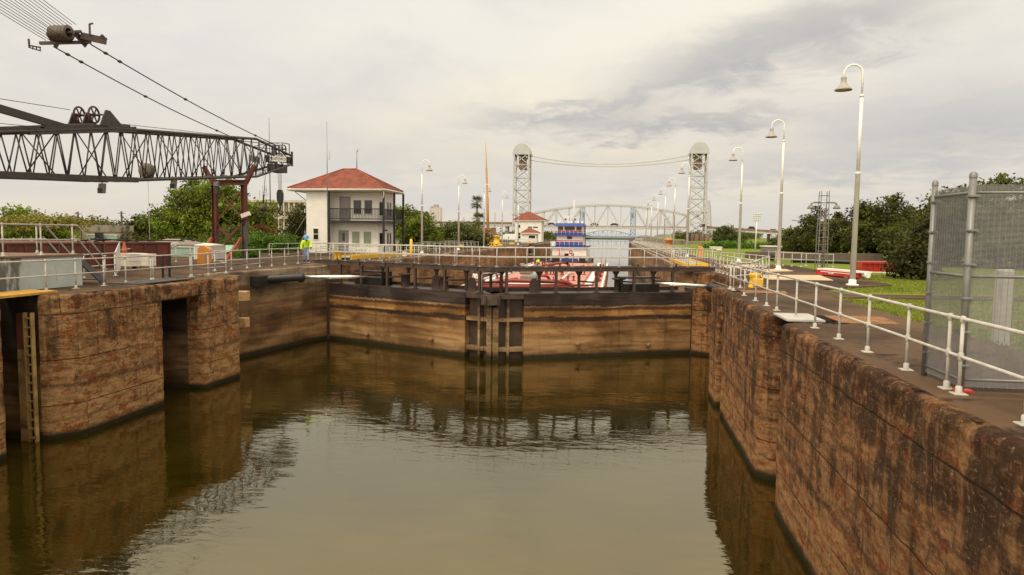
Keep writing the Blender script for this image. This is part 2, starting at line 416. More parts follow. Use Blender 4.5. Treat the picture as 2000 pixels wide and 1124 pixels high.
def deck_mat():
    m, t, b = new_mat('deck_concrete'); p = t.pos(); x, y, z = t.sep(p)
    big = t.noise(p, .16, 6, .6, .4); mid = t.noise(p, .9, 7, .65, .3); fine = t.noise(p, 12, 5, .7)
    col = t.mix(t.smooth(big, .36, .64), (.038, .0235, .0145), (.115, .070, .040))
    col = t.mix(t.math('MULTIPLY', t.smooth(mid, .58, .72), .7), col, (.14, .092, .053))
    col = t.mix(t.math('MULTIPLY', t.smooth(mid, .44, .34), .8), col, (.012, .008, .005))
    col = t.mix(t.math('MULTIPLY', t.smooth(fine, .60, .72), .4), col, (.16, .11, .07))
    jx = t.math('PINGPONG', t.math('ADD', x, .7), 2.3); jy = t.math('PINGPONG', t.math('ADD', y, .4), 2.6)
    j = t.math('MAXIMUM', t.smooth(jx, .05, .015), t.smooth(jy, .06, .02))
    col = t.mix(t.math('MULTIPLY', j, .5), col, (.15, .105, .06))
    t.L(col, b.inputs['Base Color']); t.L(t.math('MULTIPLY_ADD', mid, .2, .75), b.inputs['Roughness']); b.inputs['Specular IOR Level'].default_value = .15
    t.L(t.bump(t.math('ADD', fine, t.math('MULTIPLY', mid, 1.5)), .35, .02), b.inputs['Normal'])
    return m
deckm = deck_mat()
def lawn_mat():
    m, t, b = new_mat('lawn_grass'); p = t.pos()
    big = t.noise(p, .12, 5, .6, .3); mid = t.noise(p, 1.1, 5, .65); fine = t.noise(p, 18, 4, .7)
    col = t.mix(t.smooth(big, .35, .65), (.125, .165, .018), (.20, .225, .030))
    col = t.mix(t.math('MULTIPLY', t.smooth(mid, .55, .72), .6), col, (.20, .19, .045))
    col = t.mix(t.math('MULTIPLY', t.smooth(fine, .45, .62), .5), col, (.075, .125, .012))
    t.L(col, b.inputs['Base Color']); b.inputs['Roughness'].default_value = .9
    b.inputs['Specular IOR Level'].default_value = .1
    t.L(t.bump(t.math('ADD', fine, mid), .6, .06), b.inputs['Normal'])
    return m
lawnm = lawn_mat()
def leaf_mat(name, a, b_, c=None, trans=.25, spot=None):
    m, t, b = new_mat(name); p = t.pos()
    n = t.noise(p, .7, 3, .6); n2 = t.noise(p, 5, 2, .5)
    col = t.mix(t.smooth(n, .36, .64), a, b_)
    if c: col = t.mix(t.smooth(n2, .55, .7), col, c)
    if spot: col = t.mix(t.smooth(t.noise(p, 2.3, 2), .66, .70), col, spot)
    t.L(col, b.inputs['Base Color']); b.inputs['Roughness'].default_value = .6
    b.inputs['Specular IOR Level'].default_value = .25
    tr = t.n('ShaderNodeBsdfTranslucent'); t.L(t.mix(1, col, (1.3, 1.4, .6), 'MULTIPLY'), tr.inputs[0])
    mx = t.n('ShaderNodeMixShader'); mx.inputs[0].default_value = trans
    t.L(b.outputs[0], mx.inputs[1]); t.L(tr.outputs[0], mx.inputs[2])
    t.L(mx.outputs[0], m.node_tree.nodes['Material Output'].inputs[0])
    return m
leaf_bright = leaf_mat('leaf_bright', (.085, .125, .012), (.20, .255, .022), (.28, .32, .04), .35)
leaf_mid = leaf_mat('leaf_mid', (.050, .068, .010), (.115, .132, .018), (.17, .18, .03), .3)
leaf_dark = leaf_mat('leaf_dark', (.024, .028, .007), (.058, .060, .012), (.09, .088, .018))
leaf_brown = leaf_mat('leaf_brown', (.062, .060, .018), (.115, .092, .026), (.15, .12, .04), .2, (.23, .05, .03))
leaf_flower = leaf_mat('leaf_flower', (.045, .062, .012), (.088, .098, .02), (.11, .12, .03), .2, (.50, .46, .34))
leaf_hedge = leaf_mat('leaf_hedge', (.055, .11, .010), (.10, .19, .015), (.15, .25, .025))
leaf_rust = leaf_mat('leaf_rust', (.10, .040, .015), (.19, .075, .025), (.09, .08, .02))
leaf_far = leaf_mat('leaf_far', (.070, .092, .030), (.115, .135, .042), (.15, .165, .055), .15)
leaf_palm = leaf_mat('leaf_palm', (.055, .072, .018), (.105, .115, .03), None, .2)
bark = pm('bark', (.085, .058, .038), .9, 0, .3, 3, (.04, .03, .02), .5, 4, .6, 12, (2, 2, .4))
palmbark = pm('palm_bark', (.20, .13, .075), .9, 0, .3, 5, None, bump=.6, bs=8, stretch=(1, 1, 3))
def water_mat():
    m, t, b = new_mat('canal_water'); p = t.pos(); x, y, z = t.sep(p)
    zone = t.smooth(t.noise(t.scaled(p, .08, .20, 1), 1, 3), .40, .66)
    n1 = t.noise(t.scaled(p, 1, 2.1, 1), .55, 2, .5, .3)
    n2 = t.noise(t.scaled(p, 1, 2.4, 1), 2.0, 3, .5, .4)
    n3 = t.noise(t.scaled(p, 1, 2.0, 1), 6.0, 2, .5)
    murk = t.noise(p, .25, 4, .6, .5)
    t.L(t.mix(t.smooth(murk, .35, .65), (.014, .0105, .0008), (.024, .018, .002)), b.inputs['Base Color'])
    b.inputs['Roughness'].default_value = .025; b.inputs['IOR'].default_value = 2.5; b.inputs['Specular Tint'].default_value = (1.0, .88, .52, 1)
    h = t.math('ADD', t.math('MULTIPLY', n1, .60), t.math('MULTIPLY', t.math('MULTIPLY', n2, .30), t.math('ADD', t.math('MULTIPLY_ADD', zone, .7, .2), t.math('MULTIPLY', t.smooth(y, 16, 21), t.math('MULTIPLY', t.smooth(y, 33, 27), .28)))))
    h = t.math('ADD', h, t.math('MULTIPLY', n3, t.math('MULTIPLY', zone, .03)))
    t.L(t.bump(h, .075, .30), b.inputs['Normal'])
    return m
waterm = water_mat()
# ------------------------------------------------------------------ the setting: water, banks, lock walls, decks
ZD = 4.75
def sheet(name, poly, z, mat, parent=None):
    tri = geometry.tessellate_polygon([[Vector((a, b, 0)) for a, b in poly]])
    m = MB(); m.add([(a, b, z) for a, b in poly], [tuple(t) for t in tri])
    o = m.build(name, mat); return o
w = MB(); w.add([(-900, -60, 0), (900, -60, 0), (900, 2200, 0), (-900, 2200, 0)], [(0, 1, 2, 3)])
struct(w.build('water', waterm))
def wall_strip(path, er, amp, step_near=.15, slot=None):
    """rough concrete face extruded along a plan path; returns MB and the inner top edge"""
    pts = []
    for (a, b) in zip(path[:-1], path[1:]):
        a, b = Vector(a), Vector(b); L = (b-a).length; ym = (a.y+b.y)/2
        n = max(2, int(L/(step_near if ym < 48 else .9)))
        for i in range(n): pts.append(a.lerp(b, i/n))
    pts.append(Vector(path[-1]))
    for _ in range(1):
        pts = [pts[0]]+[(pts[i-1]+pts[i]*2+pts[i+1])/4 for i in range(1, len(pts)-1)]+[pts[-1]]
    nor = []
    for i in range(len(pts)):
        d = (pts[min(i+1, len(pts)-1)]-pts[max(i-1, 0)]).normalized(); nor.append(Vector((d.y, -d.x)))
    zs = list(np.arange(-1.2, ZD-er-.01, .17))
    rows = [(z, 0) for z in zs]+[(ZD-er+er*math.sin(a), er*(1-math.cos(a))) for a in (0, R(30), R(60), R(80))]+[(ZD, er), (ZD-.02, er+.25)]
    vs = []; nr = len(rows)
    for p, n in zip(pts, nor):
        for k, (z, inset) in enumerate(rows):
            q = Vector((p.x, p.y, z))
            d = fbm((p.x*.7, p.y*.7, z*.7))*.025+fbm((p.x*3, p.y*3, z*4))*.028
            near = max(0, 1-(ZD-z)/.7)
            d -= near*max(0, fbm((p.x*1.7+9, p.y*1.7, z*1.7))-.12)*.22
            if k >= nr-2: d = 0
            vs.append((p.x+n.x*(d*amp-inset), p.y+n.y*(d*amp-inset), z if k < nr-6 or k >= nr-2 else z+fbm((p.x*2, p.y*2, 3))*.02*amp))
    fs = []
    for i in range(len(pts)-1):
        for k in range(nr-1): fs.append((i*nr+k, (i+1)*nr+k, (i+1)*nr+k+1, i*nr+k+1))
    m = MB(); m.add(vs, fs, True)
    if slot:
        for q, f in enumerate(fs):
            c = (Vector(vs[f[0]])+Vector(vs[f[2]]))/2
            if slot(c): m.mi[q] = 1
    return m, [(p.x-n.x*er, p.y-n.y*er) for p, n in zip(pts, nor)]
# left side, near to far (water on the right hand)
left_near = [(-17.85, -8), (-17.85, 17.6), (-20.4, 17.7), (-20.4, 19.35), (-18.05, 19.35), (-17.45, 20.1), (-17.4, 24.25), (-19.5, 24.4), (-19.5, 26.95), (-17.5, 27.1), (-17.4, 29.7), (-17.75, 30.25), (-19.6, 30.5)]
left_rec = [(-19.6, 30.5), (-20.0, 30.8), (-20.0, 33.6), (-18.75, 40.2), (-18.15, 41.9)]
left_far = [(-18.15, 41.9), (-20.2, 42.6), (-20.2, 49.5), (-18.2, 50.2), (-18.2, 197), (-19, 198.2), (-36, 200)]
slot_shade_m = band_mat('slot_shade_concrete', [(0, (.085, .05, .024)), (.6, (.16, .095, .045)), (1.5, (.20, .12, .058)), (2.3, (.13, .076, .038)), (2.6, (.030, .019, .012)), (3.1, (.055, .034, .02)), (3.5, (.022, .014, .009)), (5, (.016, .010, .007))], .3, .85, 1, 5.0, .6)  # tide bands, with the slots' inner shade painted into the dark upper tones
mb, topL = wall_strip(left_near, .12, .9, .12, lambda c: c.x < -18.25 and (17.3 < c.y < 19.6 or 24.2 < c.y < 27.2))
tag(mb.build('lock_wall', [wall_left_m, slot_shade_m]), 'rust stained concrete lock wall with deep slots left of the near water', 'lock wall')
mb, topLr = wall_strip(left_rec, .10, .5)
tag(mb.build('lock_wall', recess_m), 'smooth banded concrete wall of the left gate recess behind the chrome ram', 'lock wall')
mb, topL2 = wall_strip(left_far, .10, .7)
tag(mb.build('lock_wall', chamber_m), 'orange brown streaked chamber wall behind the gate, left of the red barge', 'lock wall')
right_far = [(20, 201), (5.2, 199), (4.55, 197), (4.55, 50.4), (6.7, 49.6), (6.7, 42.2), (4.7, 41.9), (4.62, 40.9)]
right_near = [(4.62, 40.9), (5.9, 40.2), (6.1, 31.2), (4.5, 30.9), (4.2, 30.3), (4.2, 28.3), (5.7, 28.2), (5.7, 27.25), (4.22, 27.15), (4.18, 20.1), (4.55, 19.75), (5.7, 19.7), (5.7, 18.2), (4.45, 18.1), (4.15, 17.6), (4.08, -8)]
mb, topR2 = wall_strip(right_far, .10, .7)
tag(mb.build('lock_wall', chamber_m), 'brown chamber wall behind the gate on the open water side, right of the barge', 'lock wall')
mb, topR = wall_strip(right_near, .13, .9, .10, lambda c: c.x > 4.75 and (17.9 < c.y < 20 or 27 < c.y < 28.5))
tag(mb.build('lock_wall', [wall_right_m, slot_shade_m]), 'dark stained concrete lock wall in the right foreground below the pipe railing', 'lock wall')
# decks
pl = topL+topLr[1:]+topL2[1:]
o = sheet('esplanade', pl+[(-36, 203), (-36, 197), (-24.5, 196), (-25, 66), (-38, 66), (-38, -8)], ZD-.012, deckm); struct(o)
pr_ = topR2+topR[1:]
deckR = pr_+[(7.85, -8), (7.85, 18.7), (7.95, 26.2), (9.1, 26.6), (34, 27.6), (34, 29.3), (9.0, 28.1), (8.7, 30.3), (10.1, 31.6), (13.0, 34.3), (13.1, 39.5), (13.5, 48), (13.8, 56), (9.6, 60), (9.2, 196), (22, 204)]
o = sheet('esplanade', deckR, ZD-.012, deckm); struct(o)
# kerb edge of the right deck is a real step above the lawn
kb = MB()
ke = deckR[len(pr_):]
for a, b in zip(ke[:-1], ke[1:]): kb.add([(a[0], a[1], ZD-.014), (b[0], b[1], ZD-.014), (b[0], b[1], ZD-.25), (a[0], a[1], ZD-.25)], [(0, 1, 2, 3)])
struct(kb.build('kerb', deckm))
def bank(name, poly, z, mat): return struct(sheet(name, poly, z, mat))
bank('lawn', [(6.2, -60), (6.2, 10), (7.0, 60), (7.0, 203), (24, 210), (36, 260), (40, 700), (41, 2000), (4000, 2000), (4000, -60)], ZD-.07, lawnm)
dirtm = pm('bank_earth', (.12, .10, .045), .95, 0, .3, .08, (.10, .135, .03), .48, .12, .4, 6)
bank('ground', [(-21.5, -60), (-21.5, 196), (-36, 206), (-62, 300), (-66, 2000), (-4000, 2000), (-4000, -60)], ZD-.07, dirtm)
bank('far_shore', [(-4000, 1500), (4000, 1500), (4000, 9000), (-4000, 9000)], 2.0, leaf_far)
# the land sides of the banks where the canal opens beyond the lock
bf = MB()
for pts in ([(5.2, 199), (24, 210), (36, 260), (40, 700), (41, 2000)], [(-36, 200), (-62, 300), (-66, 2000)]):
    for a, b in zip(pts[:-1], pts[1:]): bf.add([(a[0], a[1], -1), (b[0], b[1], -1), (b[0], b[1], ZD-.075), (a[0], a[1], ZD-.075)], [(0, 1, 2, 3)])
struct(bf.build('bank_edge', pm('bank_edge_stone', (.26, .21, .15), .9, 0, .3, .3, (.12, .09, .06), .5, .5, .3)))
# pale patches of new concrete, sunk grates, path
def patch(name, pts, mat, z=ZD+.004, h=.012):
    m = MB(); m.prism([(p[0], p[1]) for p in pts], z-.02, z+h-.012+.004); return struct(m.build(name, mat))
patch('concrete_patch', [atz(1478, 537, ZD), atz(1600, 538, ZD), atz(1628, 548, ZD), atz(1500, 546, ZD)], tan_conc)
patch('concrete_patch', [atz(1408, 518, ZD), atz(1475, 517, ZD), atz(1500, 521, ZD), atz(1420, 524, ZD)], tan_conc)
patch('concrete_patch', [atz(1486, 526.5, ZD), atz(1535, 526, ZD), atz(1550, 530, ZD), atz(1500, 531, ZD)], tan_conc)
patch('dirt_strip', [(5.75, 18.2), (7.1, 18.1), (7.3, 19.8), (5.75, 19.8)], pm('orange_dirt', (.26, .12, .04), .95, 0, .3, 6, (.10, .07, .03), .48, 3, .5))
patch('dirt_strip', [(5.0, 27.2), (6.6, 27.2), (6.8, 28.6), (5.0, 28.4)], MATS['orange_dirt'])
patch('asphalt_strip', [atz(415, 524, ZD), atz(520, 512, ZD), atz(500, 516, ZD), atz(440, 528, ZD)][:3]+[atz(385, 524, ZD)], pm('grey_asphalt', (.17, .165, .165), .8, 0, .1, 1))
# ------------------------------------------------------------------ slot covers
def one(mb, name, mat, label, cat, group=None): return tag(mb.build(name, mat), label, cat, group)
m = MB(); m.box(-19.55, 24.25, 4.06, -17.62, 27.0, 4.70); o = m.build('lintel', wall_left_m)
tag(o, 'thick weathered concrete lintel bridging the slot under the black ladder hoop', 'lintel')
bev = o.modifiers.new('edge', 'BEVEL'); bev.width = .12; bev.segments = 3
m = MB(); m.box(4.32, 27.0, 4.1, 6.0, 28.45, 4.70); o = m.build('lintel', wall_right_m)
tag(o, 'dark concrete lintel over the narrow slot at the far end of the right wall', 'lintel')
bev = o.modifiers.new('edge', 'BEVEL'); bev.width = .12; bev.segments = 3
m = MB(); m.box(-19.6, 24.1, ZD-.005, -18.25, 27.6, ZD+.035)
one(m, 'cover_plate', pm('dark_plate', (.06, .055, .05), .6, .2, .2, 2), 'dark grey steel cover plate under the black ladder hoop', 'cover plate')
m = MB(); m.box(4.42, 18.2, ZD-.003, 5.35, 19.75, ZD+.045)
one(m, 'cover_plate', pm('pale_plate', (.50, .48, .45), .5, .2, .06, 2), 'pale grey metal plate laid over the slot in the right wall', 'cover plate')
t = thing('slot_platform', 'yellow timber platform over the ladder slot on the left wall', 'platform', (-18.9, 18, ZD))
for i in range(4): MB().box(-19.5+i*.30, 13.6, ZD, -19.23+i*.30, 20.35-.12*(i % 2), ZD+.075).build('plank', yellowplank, t)
# ladder guard in the slot
t = thing('slot_ladder', 'rusty yellow ladder on a steel guide plate down the left slot', 'ladder', (-18.6, 19.3, 0))
lm = pm('ladder_paint', (.30, .19, .065), .75, 0, .3, 3, (.10, .05, .025), .52, 2, .3)
lr = pm('ladder_rust', (.11, .03, .018), .75, 0, .3, 3)
MB().box(-18.92, 19.16, -.6, -18.60, 19.24, 3.0).build('guide_plate', lm, t); MB().box(-18.92, 19.16, 3.0, -18.60, 19.24, 4.15).build('guide_plate', lr, t)
m = MB(); m.box(-18.60, 19.08, -.6, -18.555, 19.22, 4.2); m.box(-18.345, 19.08, -.6, -18.30, 19.22, 4.2); m.build('side_rail', lm, t)
for k in range(15): MB().box(-18.555, 19.10, -.2+k*.30, -18.345, 19.19, -.155+k*.30).build('rung', lm, t)
# timber fender and pads on the recess corner
for z, lab in ((3.55, 'pale timber block on the left recess wall, upper of two'), (2.05, 'yellowish timber block on the left recess wall, lower of two')):
    c = atz(475, 578 if z > 3 else 630, z)
    t = thing('fender_block', lab, 'fender', (c.x, c.y, z))
    for q in range(3): MB().cbox(c.x-.35, c.y-.20, z-.24+q*.165, c.x+.26, c.y+.22, z-.24+q*.165+.155, .02).build('timber', pm('fender_timber', (.50, .30, .14), .8, 0, .2, 4, (.25, .13, .06), .6, 5), t)
# cantilevered slab over each gate recess and services below it
slab_m = pm('slab_edge', (.085, .053, .033), .85, 0, .3, 1.5, (.22, .155, .10), .62, 2.5, .5, 14, (1, 1, .5), (.045, .03, .022), .6, 3)
m = MB()
pts = [(-20.55, 31.2), (-20.62, 33), (-20.35, 36.5), (-20.4, 40), (-20.25, 45.3), (-21.8, 45.4), (-21.8, 31.2)]
m.prism(pts, 4.42, ZD-.02)
pts = [(-17.7, 30.2), (-18.0, 31.0), (-20.2, 31.4), (-20.6, 30.2)]
m.prism(pts, 4.45, ZD-.018)
one(m, 'slab', slab_m, 'brown stained concrete slab edge above the left gate recess', 'slab')
m = MB(); m.prism([(6.15, 31.2), (6.05, 36), (6.0, 45.2), (7.4, 45.2), (7.4, 31.2)], 4.42, ZD-.02)
one(m, 'slab', slab_m, 'brown concrete slab edge above the right gate recess behind the pier', 'slab')
for sx, lab in ((-1, 'bundle of grey service pipes under the left recess slab'), (1, 'bundle of grey service pipes on the right recess ledge')):
    t = thing('service_pipes', lab, 'pipes', (-20.3 if sx < 0 else 6.0, 40, 4.3))
    for k in range(5):
        x0 = (-20.15+.03*k) if sx < 0 else 5.85-.05*k
        pts = [(x0+.05*math.sin(i*1.3+k)+(.10*k if sx < 0 else -.08*k)*(i > 3), 34+i*1.5, 4.32-.055*k+.03*math.sin(i*.9+k*2)-.02*i*(k % 2)) for i in range(7)]
        MB().path(pts, .022, 6).build('pipe', [pm('pipe_grey', (.34, .30, .25), .6, 0, .15, 4), rustbrown][k == 3], t)
# ------------------------------------------------------------------ railings
POST_ME = {}
def post_mesh(h, r):
    k = (round(h, 2), round(r, 3))
    if k not in POST_ME:
        m = MB(); m.tube((0, 0, 0), (0, 0, h), r, 8); m.lathe([(r*1.75, 0), (r*1.75, .012), (r*1.75, .10), (r, .12)], n=8)
        m.cbox(-r*3.4, -r*3.4, 0.0, r*3.4, r*3.4, .014, .004)
        m.lathe([(r, h*.5-.06), (r*1.5, h*.5-.045), (r*1.5, h*.5+.045), (r, h*.5+.06)], n=8)
        m.lathe([(r, h-.06), (r*1.5, h-.05), (r*1.55, h+.02), (r*1.2, h+.04), (0.001, h+.045)], n=8)
        o = m.build('post', rail_m); POST_ME[k] = o.data; bpy.data.objects.remove(o)
    return POST_ME[k]
def along(path, s):
    for a, b in zip(path[:-1], path[1:]):
        a, b = Vector(a), Vector(b); L = (b-a).length
        if s <= L+1e-6: return a.lerp(b, s/L)
        s -= L
    return Vector(path[-1])
def railing(label, path, spacing=None, posts=None, h=1.05, r=.026, group=None, n=8, mids=1, cat='railing', mat=None):
    path = [Vector(p) for p in path]
    t = thing('pipe_railing', label, cat, path[0], group)
    L = sum((b-a).length for a, b in zip(path[:-1], path[1:]))
    MB().path([p+Vector((0, 0, h)) for p in path], r, n).build('top_rail', mat or rail_m, t)
    for k in range(mids): MB().path([p+Vector((0, 0, h*(k+1)/(mids+1))) for p in path], r*.92, n).build('mid_rail', mat or rail_m, t)
    if posts is None:
        c = max(1, round(L/spacing)); posts = [along(path, L*i/c) for i in range(c+1)]
    for p in posts:
        o = bpy.data.objects.new('post', post_mesh(h, r)); COL.objects.link(o); o.parent = t; o.location = Vector(p)-path[0]
    return t
Z0 = ZD-.012
RX = 4.78
railing('long white pipe railing along the near edge of the right lock wall', [(RX, 4.5, Z0), (RX, 29.05, Z0)], posts=[(RX, y, Z0) for y in (29.05, 28.35, 26.05, 24.0, 22.28, 20.94, 18.8, 17.06, 15.29, 13.63, 11.89, 10.51, 10.16, 8.6, 7.0, 5.5)])
railing('short pipe railing turning the corner at the far end of the right wall', [(RX, 29.2, Z0), (5.9, 30.8, Z0), (6.55, 32.6, Z0)], 1.0)
railing('pipe railing of close posts above the right gate recess', [(6.55, 32.6, Z0), (6.3, 43.8, Z0)], 1.25)
railing('pipe railing set back on the right deck, running to the gate walkway', [(8.9, 41.3, Z0), (8.6, 44.8, Z0), (7.2, 52, Z0), (7.0, 58, Z0)], 1.3)
railing('pipe railing crossing from the recess to the set back railing on the right', [(6.5, 33, Z0), (8.85, 41.0, Z0)], 2.2)
railing('long distant pipe railing along the right chamber wall edge', [(5.3, 52, Z0), (5.3, 195, Z0)], 1.9)
railing('long distant inner pipe railing beside the right lamp row', [(7.0, 60, Z0), (7.05, 190, Z0)], 2.1)
railing('distant low pipe railing between the two right chamber railings', [(6.2, 66, Z0), (6.2, 170, Z0)], 3.2)
railing('pipe railing by the grass ramp on the right bank', [aty(1502, 512, 56.2)*1, (13.7, 53.2, ZD)], 1.0) if False else railing('dull grey handrail by the grass on the right bank', [(12.1, 56.4, Z0), (12.9, 54.6, Z0), (13.75, 53.2, Z0)], 1.0)
railing('white pipe railing at the edge of the left wall, in front of the grey block', [(-19.75, 12, Z0), (-19.2, 22.0, Z0), (-19.3, 26.2, Z0)], posts=[(-19.6, 14.5, Z0), (-19.45, 17, Z0), (-19.35, 19, Z0), (-19.25, 20.75, Z0), (-19.2, 22.0, Z0), (-19.22, 23.4, Z0), (-19.25, 24.62, Z0), (-19.3, 26.2, Z0)])
railing('white pipe railing on the left wall across the black ladder hoop', [(-19.31, 26.35, Z0), (-19.33, 29.0, Z0)], posts=[(-19.31, 26.35, Z0), (-19.33, 28.95, Z0)])
railing('short white pipe railing on the left wall above the last pier', [(-19.35, 29.1, Z0), (-19.52, 32.3, Z0), (-20.3, 33.0, Z0)], posts=[(-19.35, 29.1, Z0), (-19.42, 30.5, Z0), (-19.52, 32.2, Z0)])
railing('white pipe railing along the left recess slab up to the worker', [(-21.1, 33.6, Z0), (-21.1, 40, Z0), (-21.15, 45.2, Z0)], posts=[(-21.1, y, Z0) for y in (33.75, 35.35, 37.0, 38.45, 39.9, 41.6, 43.5, 45.1)])
railing('pipe railing around the hedge side of the white control house', [(-31.1, 58.4, Z0), (-29.6, 62.6, Z0), (-27.6, 63.8, Z0)], 2.1)
railing('pipe railing on the left deck below the control house', [(-22.4, 50, Z0), (-23.2, 62, Z0), (-26.5, 66.5, Z0), (-30.4, 66.8, Z0)], 2.0)
railing('pipe railing along the left chamber edge past the yellow gangplank', [(-19.2, 52, Z0), (-19.2, 96, Z0)], 2.4)
railing('pipe railing beside the left lamps in front of the flowering tree', [(-22.6, 74, Z0), (-22.6, 120, Z0)], 2.7)
railing('far pipe railing near the small red roofed hut', [(-21.2, 130, Z0), (-21.2, 190, Z0)], 3)
railing('far pipe railing enclosing the flowering tree and yellow machinery', [(-25.2, 88, Z0), (-25.2, 126, Z0)], 3)
# ------------------------------------------------------------------ lock gate
def leaf(O, E, sgn, label):
    O = Vector((O[0], O[1], 0)); E = Vector((E[0], E[1], 0)); L = (E-O).length; U = (E-O)/L
    V = Vector((-U.y, U.x, 0)); V = V if V.y > 0 else -V
    xf = lambda p: O+U*p.x+V*p.y+Vector((0, 0, p.z))
    def B(): return MB(xf)
    t = thing('lock_gate_leaf', label, 'lock gate', (O.x, O.y, 0))
    us = L-1.78
    # plated face, slightly dished panel by panel
    m = B(); nu = 26; zs = [-1.0, 0, .7, 1.4, 2.1, 2.75, 3.3, 3.62]
    vs = []
    for i in range(nu+1):
        for z in zs: vs.append((us*i/nu, .012*math.sin(i*2.1)+.01*fbm((i*.7, z, sgn)), z))
    fs = [(i*8+k, (i+1)*8+k, (i+1)*8+k+1, i*8+k+1) for i in range(nu) for k in range(7)]
    m.add(vs, fs, True); m.box(0, .03, -1, us-.002, .40, 3.615)
    m.build('plating', gate_m, t)
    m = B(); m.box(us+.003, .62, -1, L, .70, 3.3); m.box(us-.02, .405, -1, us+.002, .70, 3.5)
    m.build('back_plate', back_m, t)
    m = B(); m.box(0, .06, 3.60, L, 1.75, 3.64); m.box(us+.01, .03, 3.34, L, .62, 3.60); m.box(0, .42, -1, L-.3, 1.7, 3.55); m.bar((0, 1.70, 3.74), (L, 1.70, 3.74), .06, .2); m.build('top_girder', dark, t)
    m = B()
    c = (us+L)/2
    m.box(us+.005, .10, 2.08, L-.62, .61, 2.30); m.box(us+.005, .10, .42, L-.62, .61, .66); m.box(L-.62, .16, 2.08, L-.02, .60, 2.30); m.box(L-.62, .16, .42, L-.02, .6, .66)
    m.box(c-.07, .06, -1, c+.07, .615, 3.32); m.build('rib', ribs_m, t)
    m = B(); m.box(L-.34, .02, -1, L-.04, .615, 2.9); m.build('mitre_post', ribs_m, t)
    for k in range(7):
        m = B(); m.tube((L-.19, .0, .25+k*.38), (L-.19, .03, .25+k*.38), .025, 6); m.build('bolt', black, t)
    # quoin post
    m = B(); m.box(-.28, -.06, -1, -.01, .9, 3.85); m.build('quoin_post', dark, t)
    # rubbing knobs
    for u in ((.28, .70) if sgn < 0 else (.24, .62)):
        m = B(); m.lathe([(.10, -.02), (.13, -.16), (.11, -.24), (.0, -.26)], (us*u*1.12, 0, .62 if u < .4 else .78), 10, 'y'); m.build('rubbing_knob', pm('knob_timber', (.20, .12, .06), .8), t)
    # walkway: two stringers, grating, brackets
    w0 = -1.55
    m = B()
    for v in (.12, 1.34):
        m.box(w0, v-.05, 5.06, L+.05, v+.05, 5.10); m.box(w0, v-.015, 4.88, L+.05, v+.015, 5.06); m.box(w0, v-.06, 4.85, L+.05, v+.06, 4.88)
    m.build('stringer', dark, t)
    m = B()
    for k in range(16): m.box(w0, .19+k*.07, 5.065, L, .205+k*.07, 5.095)
    for k in range(int((L-w0)/.5)): m.box(w0+k*.5, .17, 5.05, w0+k*.5+.03, 1.28, 5.065)
    m.build('grating', dark, t)
    pu = [.9, 2.75, 4.9, 7.1, 9.3, L-.9] if sgn < 0 else [1.2, 3.6, 5.9, 8.3, L-.8]
    for k, u in enumerate(pu):
        m = B(); m.box(u-.07, .06, 3.645, u+.07, .10, 4.85); m.box(u-.07, .16, 3.645, u+.07, .20, 4.85); m.box(u-.015, .10, 3.645, u+.015, .16, 4.85); m.box(u-.16, .0, 3.645, u+.16, .28, 3.68)
        m.build('support_post', dark, t)
        u2 = u+.62
        m = B(); m.box(u2-.07, 1.28, 3.645, u2+.07, 1.32, 4.85); m.box(u2-.07, 1.38, 3.645, u2+.07, 1.42, 4.85); m.box(u2-.015, 1.32, 3.645, u2+.015, 1.38, 4.85)
        m.yprism([(u2-.28, 4.845), (u2+.28, 4.845), (u2+.07, 4.52), (u2-.07, 4.52)], 1.33, 1.37)
        m.build('support_post', dark, t)
        m = B(); m.bar((u, .13, 4.22), (u2, 1.35, 4.22), .07, .09); m.build('cross_tie', dark, t)
        m = B(); m.add([(u-.3, .05, 4.80), (u-.12, .05, 4.80), (u-.12, .05, 5.28), (u-.22, .05, 5.28), (u-.3, .03, 4.80), (u-.12, .03, 4.80), (u-.12, .03, 5.28), (u-.22, .03, 5.28)], [(3, 2, 1, 0), (4, 5, 6, 7), (0, 1, 5, 4), (1, 2, 6, 5), (2, 3, 7, 6), (3, 0, 4, 7)]); m.build('lifting_lug', dark, t)
    # bollards and machinery on the top girder
    for u in ((5.6, 8.6) if sgn < 0 else (4.2,)):
        m = B(); m.lathe([(.26, 3.64), (.24, 4.3), (.40, 4.34), (.40, 4.42), (.0, 4.44)], (u, .95, 0), 12); m.build('bollard', dark, t)
    for u in ((8.0, L-2.0) if sgn < 0 else (L-2.6, )):
        m = B(); m.yprism([(u-.3, 3.64), (u+.3, 3.64), (u+.27, 4.2), (u+.12, 4.42), (u-.12, 4.42), (u-.27, 4.2)], .9, .96); m.build('lifting_plate', dark, t)
    m = B(); m.box(1.9, .35, 3.645, 4.3, 1.25, 4.1); m.box(1.9, .30, 4.42, 4.2, 1.25, 4.5); m.box(4.2, .30, 3.645, 4.3, 1.2, 4.5); m.build('rod_housing', black, t)
    # railings front and back (parts of the leaf)
    for v in (.14, 1.32):
        z = 5.10
        for zz in (z+.53, z+1.05): 
            m = B(); m.tube((w0+.1, v, zz), (L-.03, v, zz), .024, 8); m.build('handrail', rail_m, t)
        k = 0; u = w0+.2+(.35 if v > 1 else 0)
        while u < L:
            m = B(); m.tube((u, v, z), (u, v, z+1.05), .024, 8); m.box(u-.08, v-.07, z, u+.08, v+.07, z+.015); m.build('rail_post', rail_m, t)
            u += (1.55, 1.1, 1.7)[k % 3]; k += 1
    return t
leaf((-18.05, 41.55), (-6.52, 36.4), -1, 'left leaf of the closed steel lock gate, stained orange and tan below')
leaf((4.56, 41.0), (-6.46, 36.4), 1, 'right leaf of the closed steel lock gate, joined to the left leaf')
